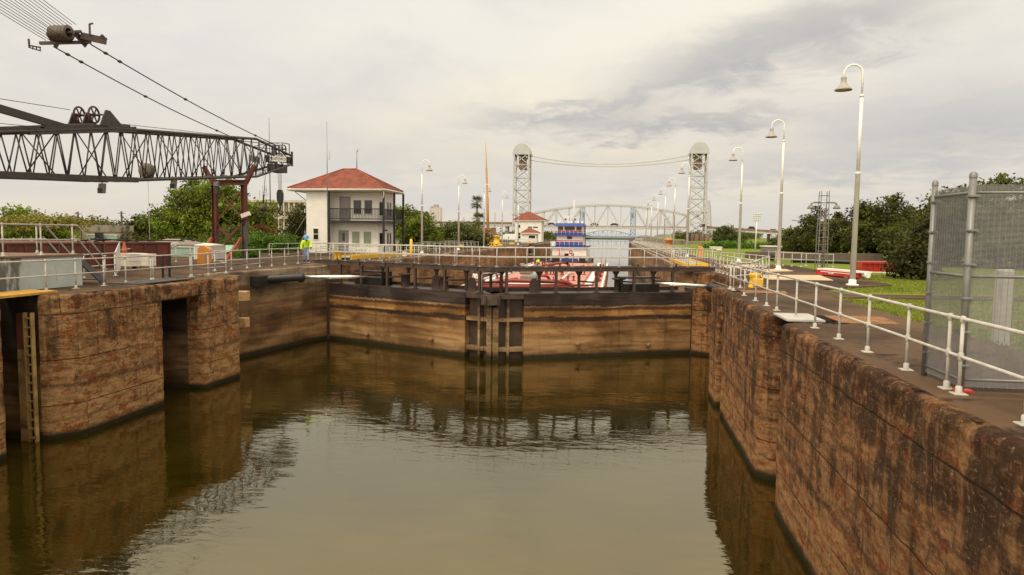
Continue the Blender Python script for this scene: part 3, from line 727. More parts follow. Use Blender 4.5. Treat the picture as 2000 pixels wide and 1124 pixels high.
m = MB(); m.box(-7.05, 36.05, 3.05, -6.02, 36.5, 3.58); m.box(-6.95, 35.9, 3.1, -6.75, 36.05, 3.5); m.box(-6.32, 35.9, 3.1, -6.12, 36.05, 3.5)
one(m, 'mitre_latch', dark, 'heavy dark latch box where the two gate leaves meet', 'latch')
m = MB(); c = atz(962, 545, 4.2); m.path([(-7.1, 36.6, 3.64), (-7.1, 36.6, 4.62), (-7.02, 36.6, 4.72), (-6.3, 36.6, 4.80)], .06, 8); m.lathe([(.05, 0), (.13, -.05), (.13, -.12), (0, -.13)], (-6.2, 36.6, 4.78), 8)
one(m, 'gooseneck_light', galv, 'bent grey pipe light standing on the gate tops by the mitre', 'light')
# hydraulic rods that swing the leaves
for a, b, c, lab in (((-19.6, 35.6, 4.2), atz(590, 542, 4.2), atz(716, 541, 4.2), 'bright chrome ram with black cylinder pushing the left gate leaf'), ((6.4, 36.6, 4.05), atz(1389, 561, 4.08), atz(1280, 553, 4.2), 'bright chrome ram running behind the right pier to the gate')):
    a = Vector(a); t = thing('hydraulic_ram', lab, 'hydraulic ram', a)
    MB().path([a, a.lerp(b, .93), a.lerp(b, .94), b], [.22, .22, .30, .30], 16).build('cylinder', black, t)
    MB().path([b, b.lerp(c, .72), c], [.115, .115, .06], 14).build('rod', chrome, t)
# solid black box: shade in the cylinder slot's mouth put into paint
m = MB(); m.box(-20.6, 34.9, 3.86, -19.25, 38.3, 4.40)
one(m, 'ram_slot_shade', black, 'black box painted as the shaded slot in the left recess wall that the chrome ram comes from', 'recess')
# ------------------------------------------------------------------ lamp posts
def make_lamp():
    t = thing('lamp_post', 'lamp', 'lamp post', (0, 0, 0), 'gooseneck lamp posts along the lock')
    m = MB(); m.cbox(-.22, -.22, -.02, .22, .22, .05, .02); m.lathe([(.17, .05), (.17, .22), (.13, .26)], n=12); m.build('base', lampm, t)
    m = MB(); m.path([(0, 0, .2), (0, 0, 5.05), (0, 0, 5.06), (0, 0, 5.14)], [.128, .105, .125, .115], 12); m.build('lower_pole', lampm, t)
    arc = [(-.40+.40*math.cos(a), 0, 9.53+.40*math.sin(a)) for a in [math.pi*i/12 for i in range(13)]]
    m = MB(); m.path([(0, 0, 5.1), (0, 0, 8.55)], [.078, .072], 10); m.path([(0, 0, 8.50), (0, 0, 8.60)], .09, 10); m.path([(0, 0, 8.5)]+arc+[(-.8, 0, 9.36)], .045, 10); m.build('upper_pole', lampm, t)
    m = MB(); m.lathe([(0.0, 9.40), (.10, 9.40), (.13, 9.36), (.115, 9.30), (.115, 9.14), (.16, 9.08), (.22, 8.98), (.36, 8.86), (.375, 8.80), (.36, 8.80), (.34, 8.84), (.15, 9.04), (0, 9.06)], (-.8, 0, 0), 20)
    h = m.build('bell_shade', bellm, t)
    m = MB(); m.lathe([(0, 8.93), (.10, 8.92), (.13, 8.87), (.08, 8.83), (0, 8.82)], (-.8, 0, 0), 12); m.build('lens', pm('lamp_lens', (.55, .50, .38), .2, 0, .05, 3), h)
    return t
lp = make_lamp()
NR = ['tall grey gooseneck lamp post nearest the camera, in front of the oaks', 'grey gooseneck lamp post second nearest on the right bank, left of the light tower', 'grey gooseneck lamp post third nearest on the right bank',
      'grey gooseneck lamp post whose bell hangs just left of the right bridge tower', 'grey gooseneck lamp post first to the left of the right bridge tower', 'grey gooseneck lamp post second to the left of the right bridge tower', 'grey gooseneck lamp post third to the left of the right bridge tower', 'most distant but one gooseneck lamp on the right bank', 'most distant gooseneck lamp on the right bank']
for i, (x, y) in enumerate([(10.88, 33.3), (11.0, 48.2), (10.9, 62.5), (7.72, 75.0), (7.85, 93.6), (7.92, 112), (7.96, 131), (7.96, 153), (7.96, 178)]):
    if i == 0: lp.location = (x, y, ZD); lp['label'] = NR[0]
    else: copy_tree(lp, (x, y, ZD), NR[i])
NL = ['gooseneck lamp post just right of the white control house', 'gooseneck lamp post in front of the flowering tree', 'gooseneck lamp post right of the palms, beside the orange mast', 'gooseneck lamp post just left of the left bridge tower', 'thin distant lamp post in front of the small red roofed hut']
for (x, y), lab in zip([(-20.5, 71.5), (-20.6, 89.5), (-20.3, 105.9), (-20.5, 124.7), (-20.5, 146)], NL): copy_tree(lp, (x, y, ZD), lab, math.pi)
# ------------------------------------------------------------------ crane boom with its rest
BX, BW = -29.0, 1.0
def bz(y, top):   # boom axis rises gently to the tip
    b = 9.62+(y-35)*.100; return b+(2.92 if top else 0)
t = thing('crane_boom', 'long dark lattice crane boom resting on a red steel trestle at left', 'crane boom', (BX, 35, 9))
YB0, YB1, YT0, YT1 = 17.0, 35.4, 50.8, 57.0
def sec(y):
    """half width, bottom z, top z of the boom at y"""
    if y < YB1:
        dy = YB1-y; b0, t0 = bz(YB1, 0)-.045*dy, bz(YB1, 1)-.19*dy; return BW, b0, max(t0, b0+.5)
    if y > YT0:
        k = (y-YT0)/(YT1-YT0); zb, zt = bz(YT0, 0), bz(YT0, 1); return BW-.25*k, zb+1.55*k, zt-.55*k
    return BW, bz(y, 0), bz(y, 1)
ys = [YB0, YB1, YT0, YT1]
for sx in (-1, 1):
    for top in (0, 1):
        m = MB(); m.path([(BX+sx*sec(y)[0], y, sec(y)[1+top]) for y in ys], .10 if top else .095, 8); m.build('chord', boomm, t)
m = MB(); y = YB0; k = 0
st = 1.18
while y < YT1-.4:
    y2 = min(y+st, YT1); ym = (y+y2)/2
    for sx in (-1, 1):
        a, b, c = sec(y), sec(ym), sec(y2); x = lambda q: BX+sx*q[0]
        m.tube((x(a), y, a[2]), (x(b), ym, b[1]), .036, 6); m.tube((x(b), ym, b[1]), (x(c), y2, c[2]), .036, 6)
    a, c = sec(y), sec(y2)
    for ti in (1, 2):
        s = 1 if k % 2 else -1
        m.tube((BX-s*a[0], y, a[ti]), (BX+s*c[0], y2, c[ti]), .032, 6)
    if k % 3 == 0: m.tube((BX-a[0], y, a[1]), (BX+a[0], y, a[2]), .034, 6); m.tube((BX+a[0], y, a[1]), (BX-a[0], y, a[2]), .034, 6)
    y = y2; k += 1
m.build('lacing', boomm, t)
m = MB()
for sx in (-1, 1):
    q = sec(YB1); xx = BX+sx*q[0]
    m.box(xx-.06, 30.5, bz(33, 1)-.35+.02, xx+.06, 37.2, bz(37, 1)+.02-.1) if False else m.bar((xx, 29.5, sec(29.5)[2]+.06), (xx, 37.0, sec(37.0)[2]+.04), .16, .30)
    m.bar((xx, 24, sec(24)[2]+.25), (xx, 33.4, sec(33.4)[2]+.22), .10, .16)
    m.bar((xx, 24, sec(24)[1]), (xx, 37, sec(37)[1]), .22, .30)
for yy in (30.3, 33.6, 36.4): m.box(BX-1.05, yy-.12, sec(yy)[2]+.05, BX+1.05, yy+.12, sec(yy)[2]+.26)
m.build('splice_plates', boomm, t)
m = MB()
for k in range(4): m.bar((BX-1, 26+k*3.3, sec(26+k*3.3)[1]-.02), (BX+1, 27.6+k*3.3, sec(27.6+k*3.3)[1]-.02), .14, .10)
m.build('bottom_bracing', boomm, t)
# spoked sheaves on their stand
for sx, px in ((-.42, 147), (.48, 173)):
    c = Vector((BX+sx, 34.4, sec(34.4)[2]+.78))
    m = MB(); n = 20
    m.path([c+Vector((.0, .40*math.cos(2*math.pi*i/n), .44*math.sin(2*math.pi*i/n))) for i in range(n)], .055, 8, True)
    for i in range(6): m.bar(c, c+Vector((0, .38*math.cos(i*math.pi/3), .42*math.sin(i*math.pi/3))), .05, .06)
    m.tube(c-Vector((.1, 0, 0)), c+Vector((.1, 0, 0)), .09, 10); m.build('sheave_wheel', pm('sheave_rust', (.09, .026, .018), .6, 0, .3, 4, (.03, .024, .022), .47, 3), t)
m = MB(); zt = sec(34.4)[2]
m.tube((BX-.9, 34.4, zt+.78), (BX+1.0, 34.4, zt+.78), .05, 8)
for xx in (-.72, .12): m.xprism([(33.9, zt+.15), (34.9, zt+.15), (34.55, zt+.9), (34.25, zt+.9)], BX+xx-.03, BX+xx+.03)
m.xprism([(34.2, zt+.15), (36.2, zt+.25), (35.0, zt+1.1), (34.7, zt+1.1)], BX+.92, BX+1.0)
m.box(BX-1.0, 33.7, zt+.08, BX+1.0, 36.1, zt+.2); m.build('sheave_stand', boomm, t)
# mast strut rising to the left edge of the photo
m = MB(); a = Vector((BX+.75, 32.2, sec(32.2)[2]+.12)); d = atx(-40, 201, BX+.75); m.bar(a, d, .20, .36); m.build('backstop_strut', boomm, t)
# boom head
q = sec(YT1); m = MB(); q0 = sec(55)
m.xprism([(55.2, q0[1]+.55), (57.3, q[1]+.1), (57.3, q[2]-.15), (55.2, q0[2]-.35)], BX-.66, BX-.60); m.xprism([(55.2, q0[1]+.55), (57.3, q[1]+.1), (57.3, q[2]-.15), (55.2, q0[2]-.35)], BX+.60, BX+.66)
m.box(BX-.80, 57.2, q[1]-.1, BX-.68, 57.4, q[2]+.35); m.box(BX+.68, 57.2, q[1]-.1, BX+.80, 57.4, q[2]+.35); m.box(BX-.5, 55.2, q[1]-.75, BX+.5, 56.9, q[1]-.1)
m.build('boom_head', boomm, t)
m = MB()
for k in range(4): m.lathe([(.36, -.05), (.40, -.05), (.34, 0), (.40, .05), (.36, .05), (.36, -.05)], (BX-.45+k*.3, 56.4, q[2]+.45), 14, 'x')
m.tube((BX-.7, 56.4, q[2]+.45), (BX+.7, 56.4, q[2]+.45), .06, 8); m.build('head_sheave', black, t)
m = MB()
for sx in (-.7, .7): m.bar((BX+sx, 55.4, q[2]+.1), (BX+sx, 55.7, q[2]+.9), .06); m.bar((BX+sx, 56.9, q[2]+.1), (BX+sx, 56.9, q[2]+.95), .06); m.bar((BX+sx, 55.7, q[2]+.9), (BX+sx, 56.9, q[2]+.95), .06)
m.bar((BX-.7, 55.7, q[2]+.9), (BX+.7, 55.7, q[2]+.9), .05); m.build('head_frame', boomm, t)
# makers plate on the boom head, facing the lock
def text_mesh(s, size, depth=.004):
    cu = bpy.data.curves.new('t', 'FONT'); cu.body = s; cu.size = size; cu.align_x = 'CENTER'; cu.align_y = 'CENTER'; cu.extrude = depth
    o = bpy.data.objects.new('t', cu); COL.objects.link(o); bpy.context.view_layer.update()
    me = bpy.data.meshes.new_from_object(o.evaluated_get(bpy.context.evaluated_depsgraph_get())); bpy.data.objects.remove(o); return me
pc = atx(543, 311, BX+1.15); pw = 1.55
nd = Vector((.60, -.80, 0)).normalized(); ns = Vector((.80, .60, 0)).normalized()
plx = lambda p: pc+ns*p.x+Vector((0, 0, p.z))+nd*(-p.y)
m = MB(plx); m.box(-.66, -.02, -.22, .66, .02, .22)
for k in range(4): m.box(-.58+k*.34, -.018, .22, -.46+k*.34, .018, .29)
plate = m.build('name_plate', white, t)
me = text_mesh('MANITOWOC', .36); lt = bpy.data.objects.new('lettering', me); COL.objects.link(lt); me.materials.append(black)
lt.parent = plate; lt.location = pc-wloc(t)+nd*.024
lt.rotation_euler = Matrix((ns, Vector((0, 0, 1)), nd)).transposed().to_euler()
lt.scale = (.62, 1.0, 1)
m = MB(plx); 
m2 = MB(); c = atx(497, 311, BX-.9); m2.box(c.x-.01, c.y-.9, c.z-.25, c.x+.01, c.y+.9, c.z+.25); m2.build('faded_plate', pm('faded_plate', (.30, .26, .22), .6, 0, .1, 2), t)
# warning horn drum inside the boom
c = atx(288, 334, BX+.4); m = MB(); m.lathe([(0, -.28), (.40, -.28), (.46, -.2), (.46, .10), (.43, .14), (.10, .16), (0, .22)], c, 20, 'y'); 
o = m.build('cable_reel', pm('reel_paint', (.10, .085, .07), .5, 0, .2, 3), t)
m = MB(); m.lathe([(.42, -.285), (.40, -.30), (0, -.29)], c, 20, 'y'); m.build('reel_face', pm('reel_face', (.17, .15, .115), .5, 0, .2, 3), o)
# pendants, spreader bar and reeving to the mast
P1, P2 = Vector((-29.6, 33, 16.5)), Vector((-27.4, 33, 16.55))
E1, E2 = Vector((BX-.9, 52.2, sec(52.2)[2]+.1)), Vector((BX+.9, 55.0, sec(55)[2]+.25))
for a, b in ((P1, E1), (P2, E2)):
    pts = [a.lerp(b, i/8)-Vector((0, 0, .25*math.sin(math.pi*i/8))) for i in range(9)]
    m = MB(); m.path(pts, .034, 6)
    for f in (.10, .38, .80, .05): m.lathe([(.0, -.16), (.06, -.13), (.09, 0), (.06, .13), (0, .16)], a.lerp(b, f)-Vector((0, 0, .25*math.sin(math.pi*f))), 8, 'y')
    m.build('pendant_line', cable, t)
sp = []
sc_ = (P1+P2)/2+Vector((-.12, -.5, .25))
m = MB()
for k in range(5): m.lathe([(.24, -.09), (.40, -.09), (.35, 0), (.40, .09), (.24, .09)], sc_+Vector((-.45+k*.19, 0, .25)), 18, 'x')
m.build('spreader_sheaves', pm('sheave_grey', (.12, .09, .07), .5, 0, .2, 3), t)
m = MB(); m.bar(P1+Vector((-.35, -.5, .05)), P2+Vector((.0, .0, .12)), .14, .15); m.bar(sc_+Vector((-.8, -.1, .2)), sc_+Vector((1.1, 0, .3)), .12)
for sx in (-.75, .80): m.bar(sc_+Vector((sx, -.1, .25)), sc_+Vector((sx*1.1, .6, -.25)), .07, .30)
m.bar(sc_+Vector((.9, .2, .15)), sc_+Vector((1.9, .8, .0)), .16, .34); m.bar(sc_+Vector((1.35, .3, .2)), sc_+Vector((1.35, .3, .75)), .07); m.bar(sc_+Vector((1.35, .3, .75)), sc_+Vector((1.55, .3, .78)), .07); m.bar(sc_+Vector((1.9, .8, .05)), sc_+Vector((1.75, .6, .28)), .12)
a = P1+Vector((-.2, -.6, -.2)); m.bar(a, a+Vector((-.30, -.4, .0)), .06); m.bar(a+Vector((0, 0, -.18)), a+Vector((-.30, -.4, -.1)), .05); m.bar(a+Vector((-.30, -.4, -.12)), a+Vector((-.33, -.4, .34)), .07)
for k in range(3): m.bar(a+Vector((-.1*k-.05, -.12*k, 0)), a+Vector((-.1*k-.05, -.12*k, -.16)), .04)
m.build('spreader_frame', dark, t)
HD = Vector((BX, 4.5, 23.6))
m = MB()
for k in range(8):
    o_ = (-.85+k*.24)
    m.tube(sc_+Vector((o_, 0, .65)), HD+Vector((o_*1.5, 0, 1.6)), .016, 5)
    if k < 6: m.tube(sc_+Vector((o_-.1, 0, -.1)), HD+Vector((o_*1.5, 0, -.45)), .016, 5)
m.build('reeving', cable, t)
m = MB(); m.path([(BX-.2, 18, 12.4), (BX-.3, 33.6, sec(34)[2]+1.0)], .018, 5); m.path([(BX+.3, 36, sec(36)[2]+.35), (BX+.2, 50, sec(50)[2]+.12), (BX+.1, 56.2, sec(56)[2]+.8)], .018, 5); m.path([(BX-.5, 18, 11.1), (BX-.5, 31, sec(31)[2]+.3)], .016, 5); m.build('hoist_line', cable, t)
# hook block, ball and falls
bt = Vector((BX+.25, 56.0, 0)); zb = q[1]-.75
t2 = thing('hook_block', 'big black hook block hanging below the boom head', 'hook block', (bt.x, bt.y, zb-3.3))
m = MB()
for k in range(4): m.tube((bt.x-.18+k*.12, bt.y, zb), (bt.x-.12+k*.08, bt.y, zb-1.55), .016, 5)
m.build('falls', cable, t2)
m = MB(); zz = zb-1.5; m.yprism([(bt.x-.15, zz), (bt.x+.15, zz), (bt.x+.26, zz-.3), (bt.x+.26, zz-.8), (bt.x+.09, zz-1.3), (bt.x-.09, zz-1.3), (bt.x-.26, zz-.8), (bt.x-.26, zz-.3)], bt.y-.14, bt.y+.14); m.build('block', black, t2)
m = MB(); m.path([(bt.x, bt.y, zz-1.3), (bt.x, bt.y, zz-1.62), (bt.x-.16, bt.y, zz-1.8), (bt.x-.14, bt.y, zz-2.02), (bt.x+.06, bt.y, zz-2.12), (bt.x+.22, bt.y, zz-1.98), (bt.x+.24, bt.y, zz-1.85)], [.07, .07, .08, .09, .09, .07, .03], 8); m.build('hook', black, t2)
bx2 = BX-1.05
t2 = thing('headache_ball', 'small black ball and hook hanging left of the hook block', 'hook', (bx2, 55.4, zb-4))
m = MB(); m.tube((bx2+.35, 55.4, zb+.2), (bx2+.1, 55.4, zb-2.0), .02, 5); m.build('whip_line', cable, t2)
m = MB(); m.path([(bx2+.1, 55.4, zb-1.95), (bx2+.08, 55.4, zb-2.1), (bx2+.05, 55.4, zb-2.7)], [.09, .07, .05], 8); m.lathe([(0, .32), (.2, .26), (.31, .05), (.31, -.1), (.2, -.27), (0, -.32)], (bx2, 55.4, zb-3.1), 14); m.build('ball', pm('ball_iron', (.06, .035, .025), .5, 0, .3, 3), t2)
m = MB(); m.path([(bx2, 55.4, zb-3.35), (bx2, 55.4, zb-3.55), (bx2-.12, 55.4, zb-3.75), (bx2, 55.4, zb-3.9), (bx2+.12, 55.4, zb-3.78)], .04, 6); m.build('hook', black, t2)
m = MB(); m.path([(bx2-.1, 55.8, zb+.6), (bx2-.05, 55.8, zb-1.0), (bx2+.25, 55.7, zb-1.9), (bx2+.6, 55.7, zb-2.0)], .012, 5); one(m, 'tag_line', ropem, 'thin slack line hanging left of the crane hooks', 'line')
# floodlights slung below the boom
for (px, py, lab, sx) in ((198, 368, 'grey flood light slung under the boom, left of the white flagpole line', 1.0), (338, 360, 'grey flood light slung under the boom, left of the trestle', 1.0)):
    c = atx(px, py, BX+sx); t2 = thing('flood_light', lab, 'flood light', c)
    MB().hexa([(c.x-.16, c.y-.12, c.z-.28), (c.x+.16, c.y-.12, c.z-.28), (c.x+.16, c.y+.12, c.z-.28), (c.x-.16, c.y+.12, c.z-.28), (c.x-.10, c.y-.08, c.z+.26), (c.x+.22, c.y-.08, c.z+.26), (c.x+.22, c.y+.12, c.z+.26), (c.x-.10, c.y+.12, c.z+.26)]).build('housing', pm('flood_paint', (.15, .12, .10), .5, 0, .2, 4), t2)
    MB().path([(c.x+.05, c.y, c.z+.24), (c.x+.05, c.y, c.z+.40), (c.x-.05, c.y, c.z+.5)], .03, 6).build('bracket', dark, t2)
    MB().box(c.x-.14, c.y-.135, c.z-.26, c.x+.15, c.y-.12, c.z+.0).build('lens', black, t2)
# trestle
tx = [atz(413, 503, ZD), None]; YR = 48.4
xl, xr = -30.15, -27.75; zt = bz(YR, 0)-.22
t = thing('boom_trestle', 'red and grey steel trestle with angled arms holding the crane boom', 'trestle', (-29, YR, ZD))
def hbeam(m, x, z0, z1): m.box(x-.17, YR-.18, z0, x-.145, YR+.18, z1); m.box(x+.145, YR-.18, z0, x+.17, YR+.18, z1); m.box(x-.145, YR-.02, z0, x+.145, YR+.02, z1); m.box(x-.3, YR-.3, z0, x+.3, YR+.3, z0+.03)
m = MB(); hbeam(m, xl, ZD, zt-.4); m.build('leg', rustred, t)
m = MB(); hbeam(m, xr, ZD, ZD+3.0); m.build('leg', pm('leg_grey', (.11, .085, .08), .6, 0, .2, 2, (.13, .05, .03), .62, 2), t); m = MB(); hbeam(m, xr, ZD+3.001, zt-.4); m.build('leg_upper', rustred, t)
m = MB(); m.box(xl-.15, YR-.2, zt-.4, xr+.25, YR+.2, zt-.34); m.box(xl-.15, YR-.2, zt-.06, xr+.25, YR+.2, zt); m.box(xl-.15, YR-.02, zt-.34, xr+.25, YR+.02, zt-.06); m.build('cross_beam', rustbrown, t)
m = MB(); m.bar((xl-.1, YR, zt-.25), (xl-.85, YR, zt+1.0), .22, .30); m.build('arm', rustred, t)
m = MB(); m.bar((xr+.15, YR, zt-.25), (xr+.9, YR, zt+1.1), .26, .30); m.build('arm', rustred, t)
zm = ZD+3.0
for a, b in (((xl, zm-.2), (xr, zt-.5)), ((xr, zm-.0), (xl, zt-.5)), ((xl, zm-.3), (xr, ZD+.3)), ((xr, zm-.2), (xl, ZD+.4))):
    m = MB(); m.bar((a[0], YR+.1 if a[0] == xl else YR-.1, a[1]), (b[0], YR+.1 if a[0] == xl else YR-.1, b[1]), .10, .10); m.build('brace', rustred if b[1] < zm else rustbrown, t)
for x in (xl, xr): m = MB(); m.bar((x-.1, YR-.3, ZD+1.6), (x-.55, YR-1.6, ZD), .18, .18); m.build('raker', pm('raker_red', (.30, .05, .02), .6, 0, .2, 2), t)
c = Vector((xr+.3, YR-.35, ZD+3.35)); t2 = thing('flood_light', 'white flood light clamped to the right leg of the trestle', 'flood light', c)
MB().bar((c.x-.3, c.y, c.z-.18), (c.x+.1, c.y, c.z-.05), .06).build('bracket', offwhite, t2); MB().bar((c.x-.22, c.y-.15, c.z-.1), (c.x+.38, c.y-.1, c.z+.12), .32, .30).build('housing', offwhite, t2)
c = Vector((xl+.45, YR-.35, zt-.5)); t2 = thing('flood_light', 'grey flood light below the cross beam at the left trestle leg', 'flood light', c)
MB().cbox(c.x-.18, c.y-.2, c.z-.55, c.x+.18, c.y+.1, c.z-.02, .04).build('housing', dark, t2); MB().cbox(c.x-.2, c.y-.22, c.z, c.x+.2, c.y+.1, c.z+.34, .05).build('hood', galv, t2)
# ------------------------------------------------------------------ vegetation
RNG = np.random.default_rng(11)
def crown_mesh(lobes, n_cl, per, cr, leaf, mats, base=(0, 0, 0), up=.35, shell=.45, seed=1, flat=1.0):
    g = np.random.default_rng(seed)
    L = np.array(lobes, float); vol = (L[:, 3]*L[:, 4]*L[:, 5])**.75; pick = g.choice(len(L), n_cl, p=vol/vol.sum())
    d = g.normal(size=(n_cl, 3)); d /= np.linalg.norm(d, axis=1)[:, None]
    r = g.random(n_cl)**shell*(.80+.34*g.random(n_cl))
    cl = L[pick, :3]+d*L[pick, 3:6]*r[:, None]
    out = d
    k = g.integers(per//2, per*3//2, n_cl); idx = np.repeat(np.arange(n_cl), k); n = len(idx)
    crs = cr*(.6+.8*g.random(n_cl))
    p = cl[idx]+np.clip(g.normal(size=(n, 3)), -1.7, 1.7)*crs[idx][:, None]*np.array([1, 1, .7*flat])
    nr = out[idx]*.55+g.normal(size=(n, 3))*.75+np.array([0, 0, up]); nr /= np.linalg.norm(nr, axis=1)[:, None]
    tg = np.cross(nr, g.normal(size=(n, 3))); tg /= np.linalg.norm(tg, axis=1)[:, None]; bt_ = np.cross(nr, tg)
    s = (leaf*(.55+.9*g.random(n)))[:, None]
    v = np.stack([p-tg*s, p-bt_*s*.5+nr*s*.12, p+tg*s, p+bt_*s*.5+nr*s*.12], 1).reshape(-1, 3)-np.array(base)
    me = bpy.data.meshes.new('crown'); me.vertices.add(len(v)); me.vertices.foreach_set('co', v.ravel())
    me.loops.add(n*4); me.loops.foreach_set('vertex_index', np.arange(n*4)); me.polygons.add(n)
    me.polygons.foreach_set('loop_start', np.arange(n)*4); me.polygons.foreach_set('loop_total', np.full(n, 4))
    mm = mats if isinstance(mats, list) else [mats]
    for q in mm: me.materials.append(q)
    if len(mm) > 1: me.polygons.foreach_set('material_index', (g.random(n_cl) < .45).astype(int)[idx])
    me.update(); return me, cl
def tree(name, label, base, lobes, n_cl, per, cr, leaf, mats, cat='tree', tr=.25, seed=1, group=None, limbs=9, th=None, shell=.45):
    b = Vector(base); t = thing(name, label, cat, b, group)
    Lw = [(b.x+l[0], b.y+l[1], b.z+l[2], *l[3:]) for l in lobes]
    me, cl = crown_mesh(Lw, n_cl, per, cr, leaf, mats, tuple(b), seed=seed, shell=shell)
    o = bpy.data.objects.new('crown', me); COL.objects.link(o); o.parent = t
    if tr:
        m = MB(); rr = random.Random(seed)
        top = Vector((b.x+lobes[0][0]*.6, b.y+lobes[0][1]*.6, b.z+(th or lobes[0][2])))
        mid = b.lerp(top, .55)+Vector((rr.uniform(-.2, .2), rr.uniform(-.2, .2), 0))
        m.path([b-Vector((0, 0, .2)), b+Vector((0, 0, .25)), b.lerp(mid, .5), mid, top], [tr*1.5, tr*1.1, tr*.9, tr*.75, tr*.4], 8)
        for i in range(limbs):
            e = Vector(cl[rr.randrange(len(cl))]); s0 = b.lerp(top, rr.uniform(.4, .9)); q = s0.lerp(e, .5)+Vector((0, 0, .12*(e-s0).length))
            m.path([s0, q, e], [tr*.42, tr*.26, tr*.08], 6)
        m.build('trunk', bark, t)
    return t
def bush(name, label, base, lobes, n_cl, per, cr, leaf, mats, cat='bush', seed=1, group=None):
    b = Vector(base); Lw = [(b.x+l[0], b.y+l[1], b.z+l[2], *l[3:]) for l in lobes]
    me, cl = crown_mesh(Lw, n_cl, per, cr, leaf, mats, tuple(b), seed=seed)
    o = bpy.data.objects.new(name, me); COL.objects.link(o); o.location = b; return tag(o, label, cat, group)
# left bank
tree('broadleaf_tree', 'big bright green tree behind the crane trestle', (-50, 78, ZD-.1), [(0, 0, 4.6, 5.4, 4.5, 3.5), (1.8, -2, 6.0, 3.6, 3, 2.7), (-3.8, -1, 2.8, 3.3, 3.2, 2.5), (4.9, -1, 3.0, 3.6, 3.0, 2.9), (.5, -4, 2.4, 4.6, 2.4, 2.3), (2.6, 0, 1.2, 6, 3, 1.2), (-1.5, 0, 7.4, 1.6, 1.5, 1.0)], 600, 60, .48, .20, [leaf_bright, leaf_mid], tr=.35, seed=3, shell=.35)
tree('broadleaf_tree', 'tall green tree left of the beige office building, right of the trestle', (-42.6, 76, ZD-.1), [(0, 0, 3.4, 2.6, 2.6, 2.8), (.9, -1, 2.0, 2.4, 2.2, 1.9), (-1.8, 0, 4.6, 2.4, 2.2, 1.9)], 190, 60, .5, .20, [leaf_bright, leaf_mid], tr=.25, seed=5)
tree('cedar_tree', 'dark pointed evergreen left of the big bright tree', (-58.5, 77, ZD-.1), [(0, 0, 2.0, 1.7, 1.7, 2.2), (1.2, 0, 2.6, 1.1, 1.1, 1.8), (-1.2, 0, 1.2, 1.4, 1.4, 1.4)], 130, 46, .4, .17, leaf_dark, tr=.18, seed=6)
c = aty(200, 500, 62)
tree('shrub_tree', 'brownish tangled bushy tree over the grey shed roofs', (-54.8, 66, ZD-.1), [(0, 0, 1.6, 3.4, 3, 1.5), (-2.6, 0, 1.5, 2.2, 2, 1.2), (3.2, -1.0, .9, 2.4, 2, 1.2), (-.6, 0, 2.4, 2.4, 2, 1.0)], 300, 44, .45, .15, [leaf_brown, leaf_mid], tr=.2, seed=8, limbs=16)
for i, (px, py, pyt, w_, y, mt, lab) in enumerate([(42, 475, 392, 1.1, 52, leaf_bright, 'thin young tree at the left edge above the old concrete building'), (78, 475, 410, 1.3, 54, leaf_mid, 'rounded small tree behind the old concrete building, right of the thin one'), (118, 475, 418, 1.2, 55, leaf_bright, 'low bright bush tree behind the right end of the old concrete building'), (8, 475, 425, .8, 54, leaf_bright, 'small tree at the extreme left edge behind white rails')]):
    b = aty(px, py, y); top = aty(px, pyt, y).z; h = top-ZD
    tree('young_tree', lab, (b.x, y, ZD-.1), [(0, 0, h*.78, w_, w_, h*.20), (-w_*.5, 0, h*.58, w_*.9, w_, h*.18), (w_*.6, 0, h*.50, w_*.9, w_, h*.2)], 46, 36, .28, .13, mt, tr=.08, seed=20+i, shell=.6)
bush('tall_grass', 'yellowish tall grass on top of the old concrete building', (-45, 48, 7.0), [(0, 0, .3, 5.5, .8, .35)], 120, 30, .35, .12, leaf_mat('leaf_straw', (.17, .15, .03), (.25, .21, .05)), 'grass', 31)
bush('hedge', 'bright clipped hedge left of the control house', (-36.0, 66, ZD-.1), [(0, 0, .9, 3.4, 2.2, 1.25), (-3.4, -1.5, .6, 2.2, 1.8, .95), (2.4, .4, .9, 1.8, 1.8, 1.05)], 420, 46, .26, .10, leaf_hedge, 'hedge', 33)
bush('bush', 'olive bush between the hedge and the trestle', (-40.2, 67, ZD-.1), [(0, 0, 1.5, 2.4, 2, 1.4), (-2, 0, .9, 1.6, 1.4, 1.1), (1.8, 0, 1.9, 1.6, 1.4, .9)], 200, 40, .32, .11, [leaf_mid, leaf_brown], 'bush', 34)
bush('bush', 'rusty red leaved shrub behind the hedge', (-38.0, 69.5, ZD), [(0, 0, 2.0, 1.5, 1.2, .9)], 70, 40, .28, .10, leaf_rust, 'bush', 35)
bush('bush', 'low bright green bush at the foot of the trestle', (-29.6, 52, ZD-.1), [(0, 0, .3, 1.0, .8, .45), (-.9, .3, .3, .8, .7, .42)], 110, 40, .18, .08, leaf_hedge, 'bush', 36)
tree('flowering_tree', 'dark tree with pale blossoms beside the outside stair', (-36.8, 76.5, ZD-.1), [(0, 0, 3.4, 1.5, 1.5, 2.0), (-.5, 0, 1.9, 1.3, 1.3, 1.4)], 110, 44, .36, .14, [leaf_dark, leaf_flower], tr=.12, seed=37)
c = aty(895, 470, 112)
tree('flowering_tree', 'round dark green tree dotted with blossoms behind the left lamps', (c.x, 112, ZD-.1), [(0, 0, 1.9, 5.0, 4, 2.2), (-2.6, 0, 1.4, 3, 3, 1.7), (2.8, 0, 1.2, 2.8, 3, 1.6), (.2, 0, 2.7, 3, 3, 1.5)], 460, 50, .42, .17, [leaf_flower, leaf_mid], tr=.2, seed=38)
c = aty(800, 460, 95)
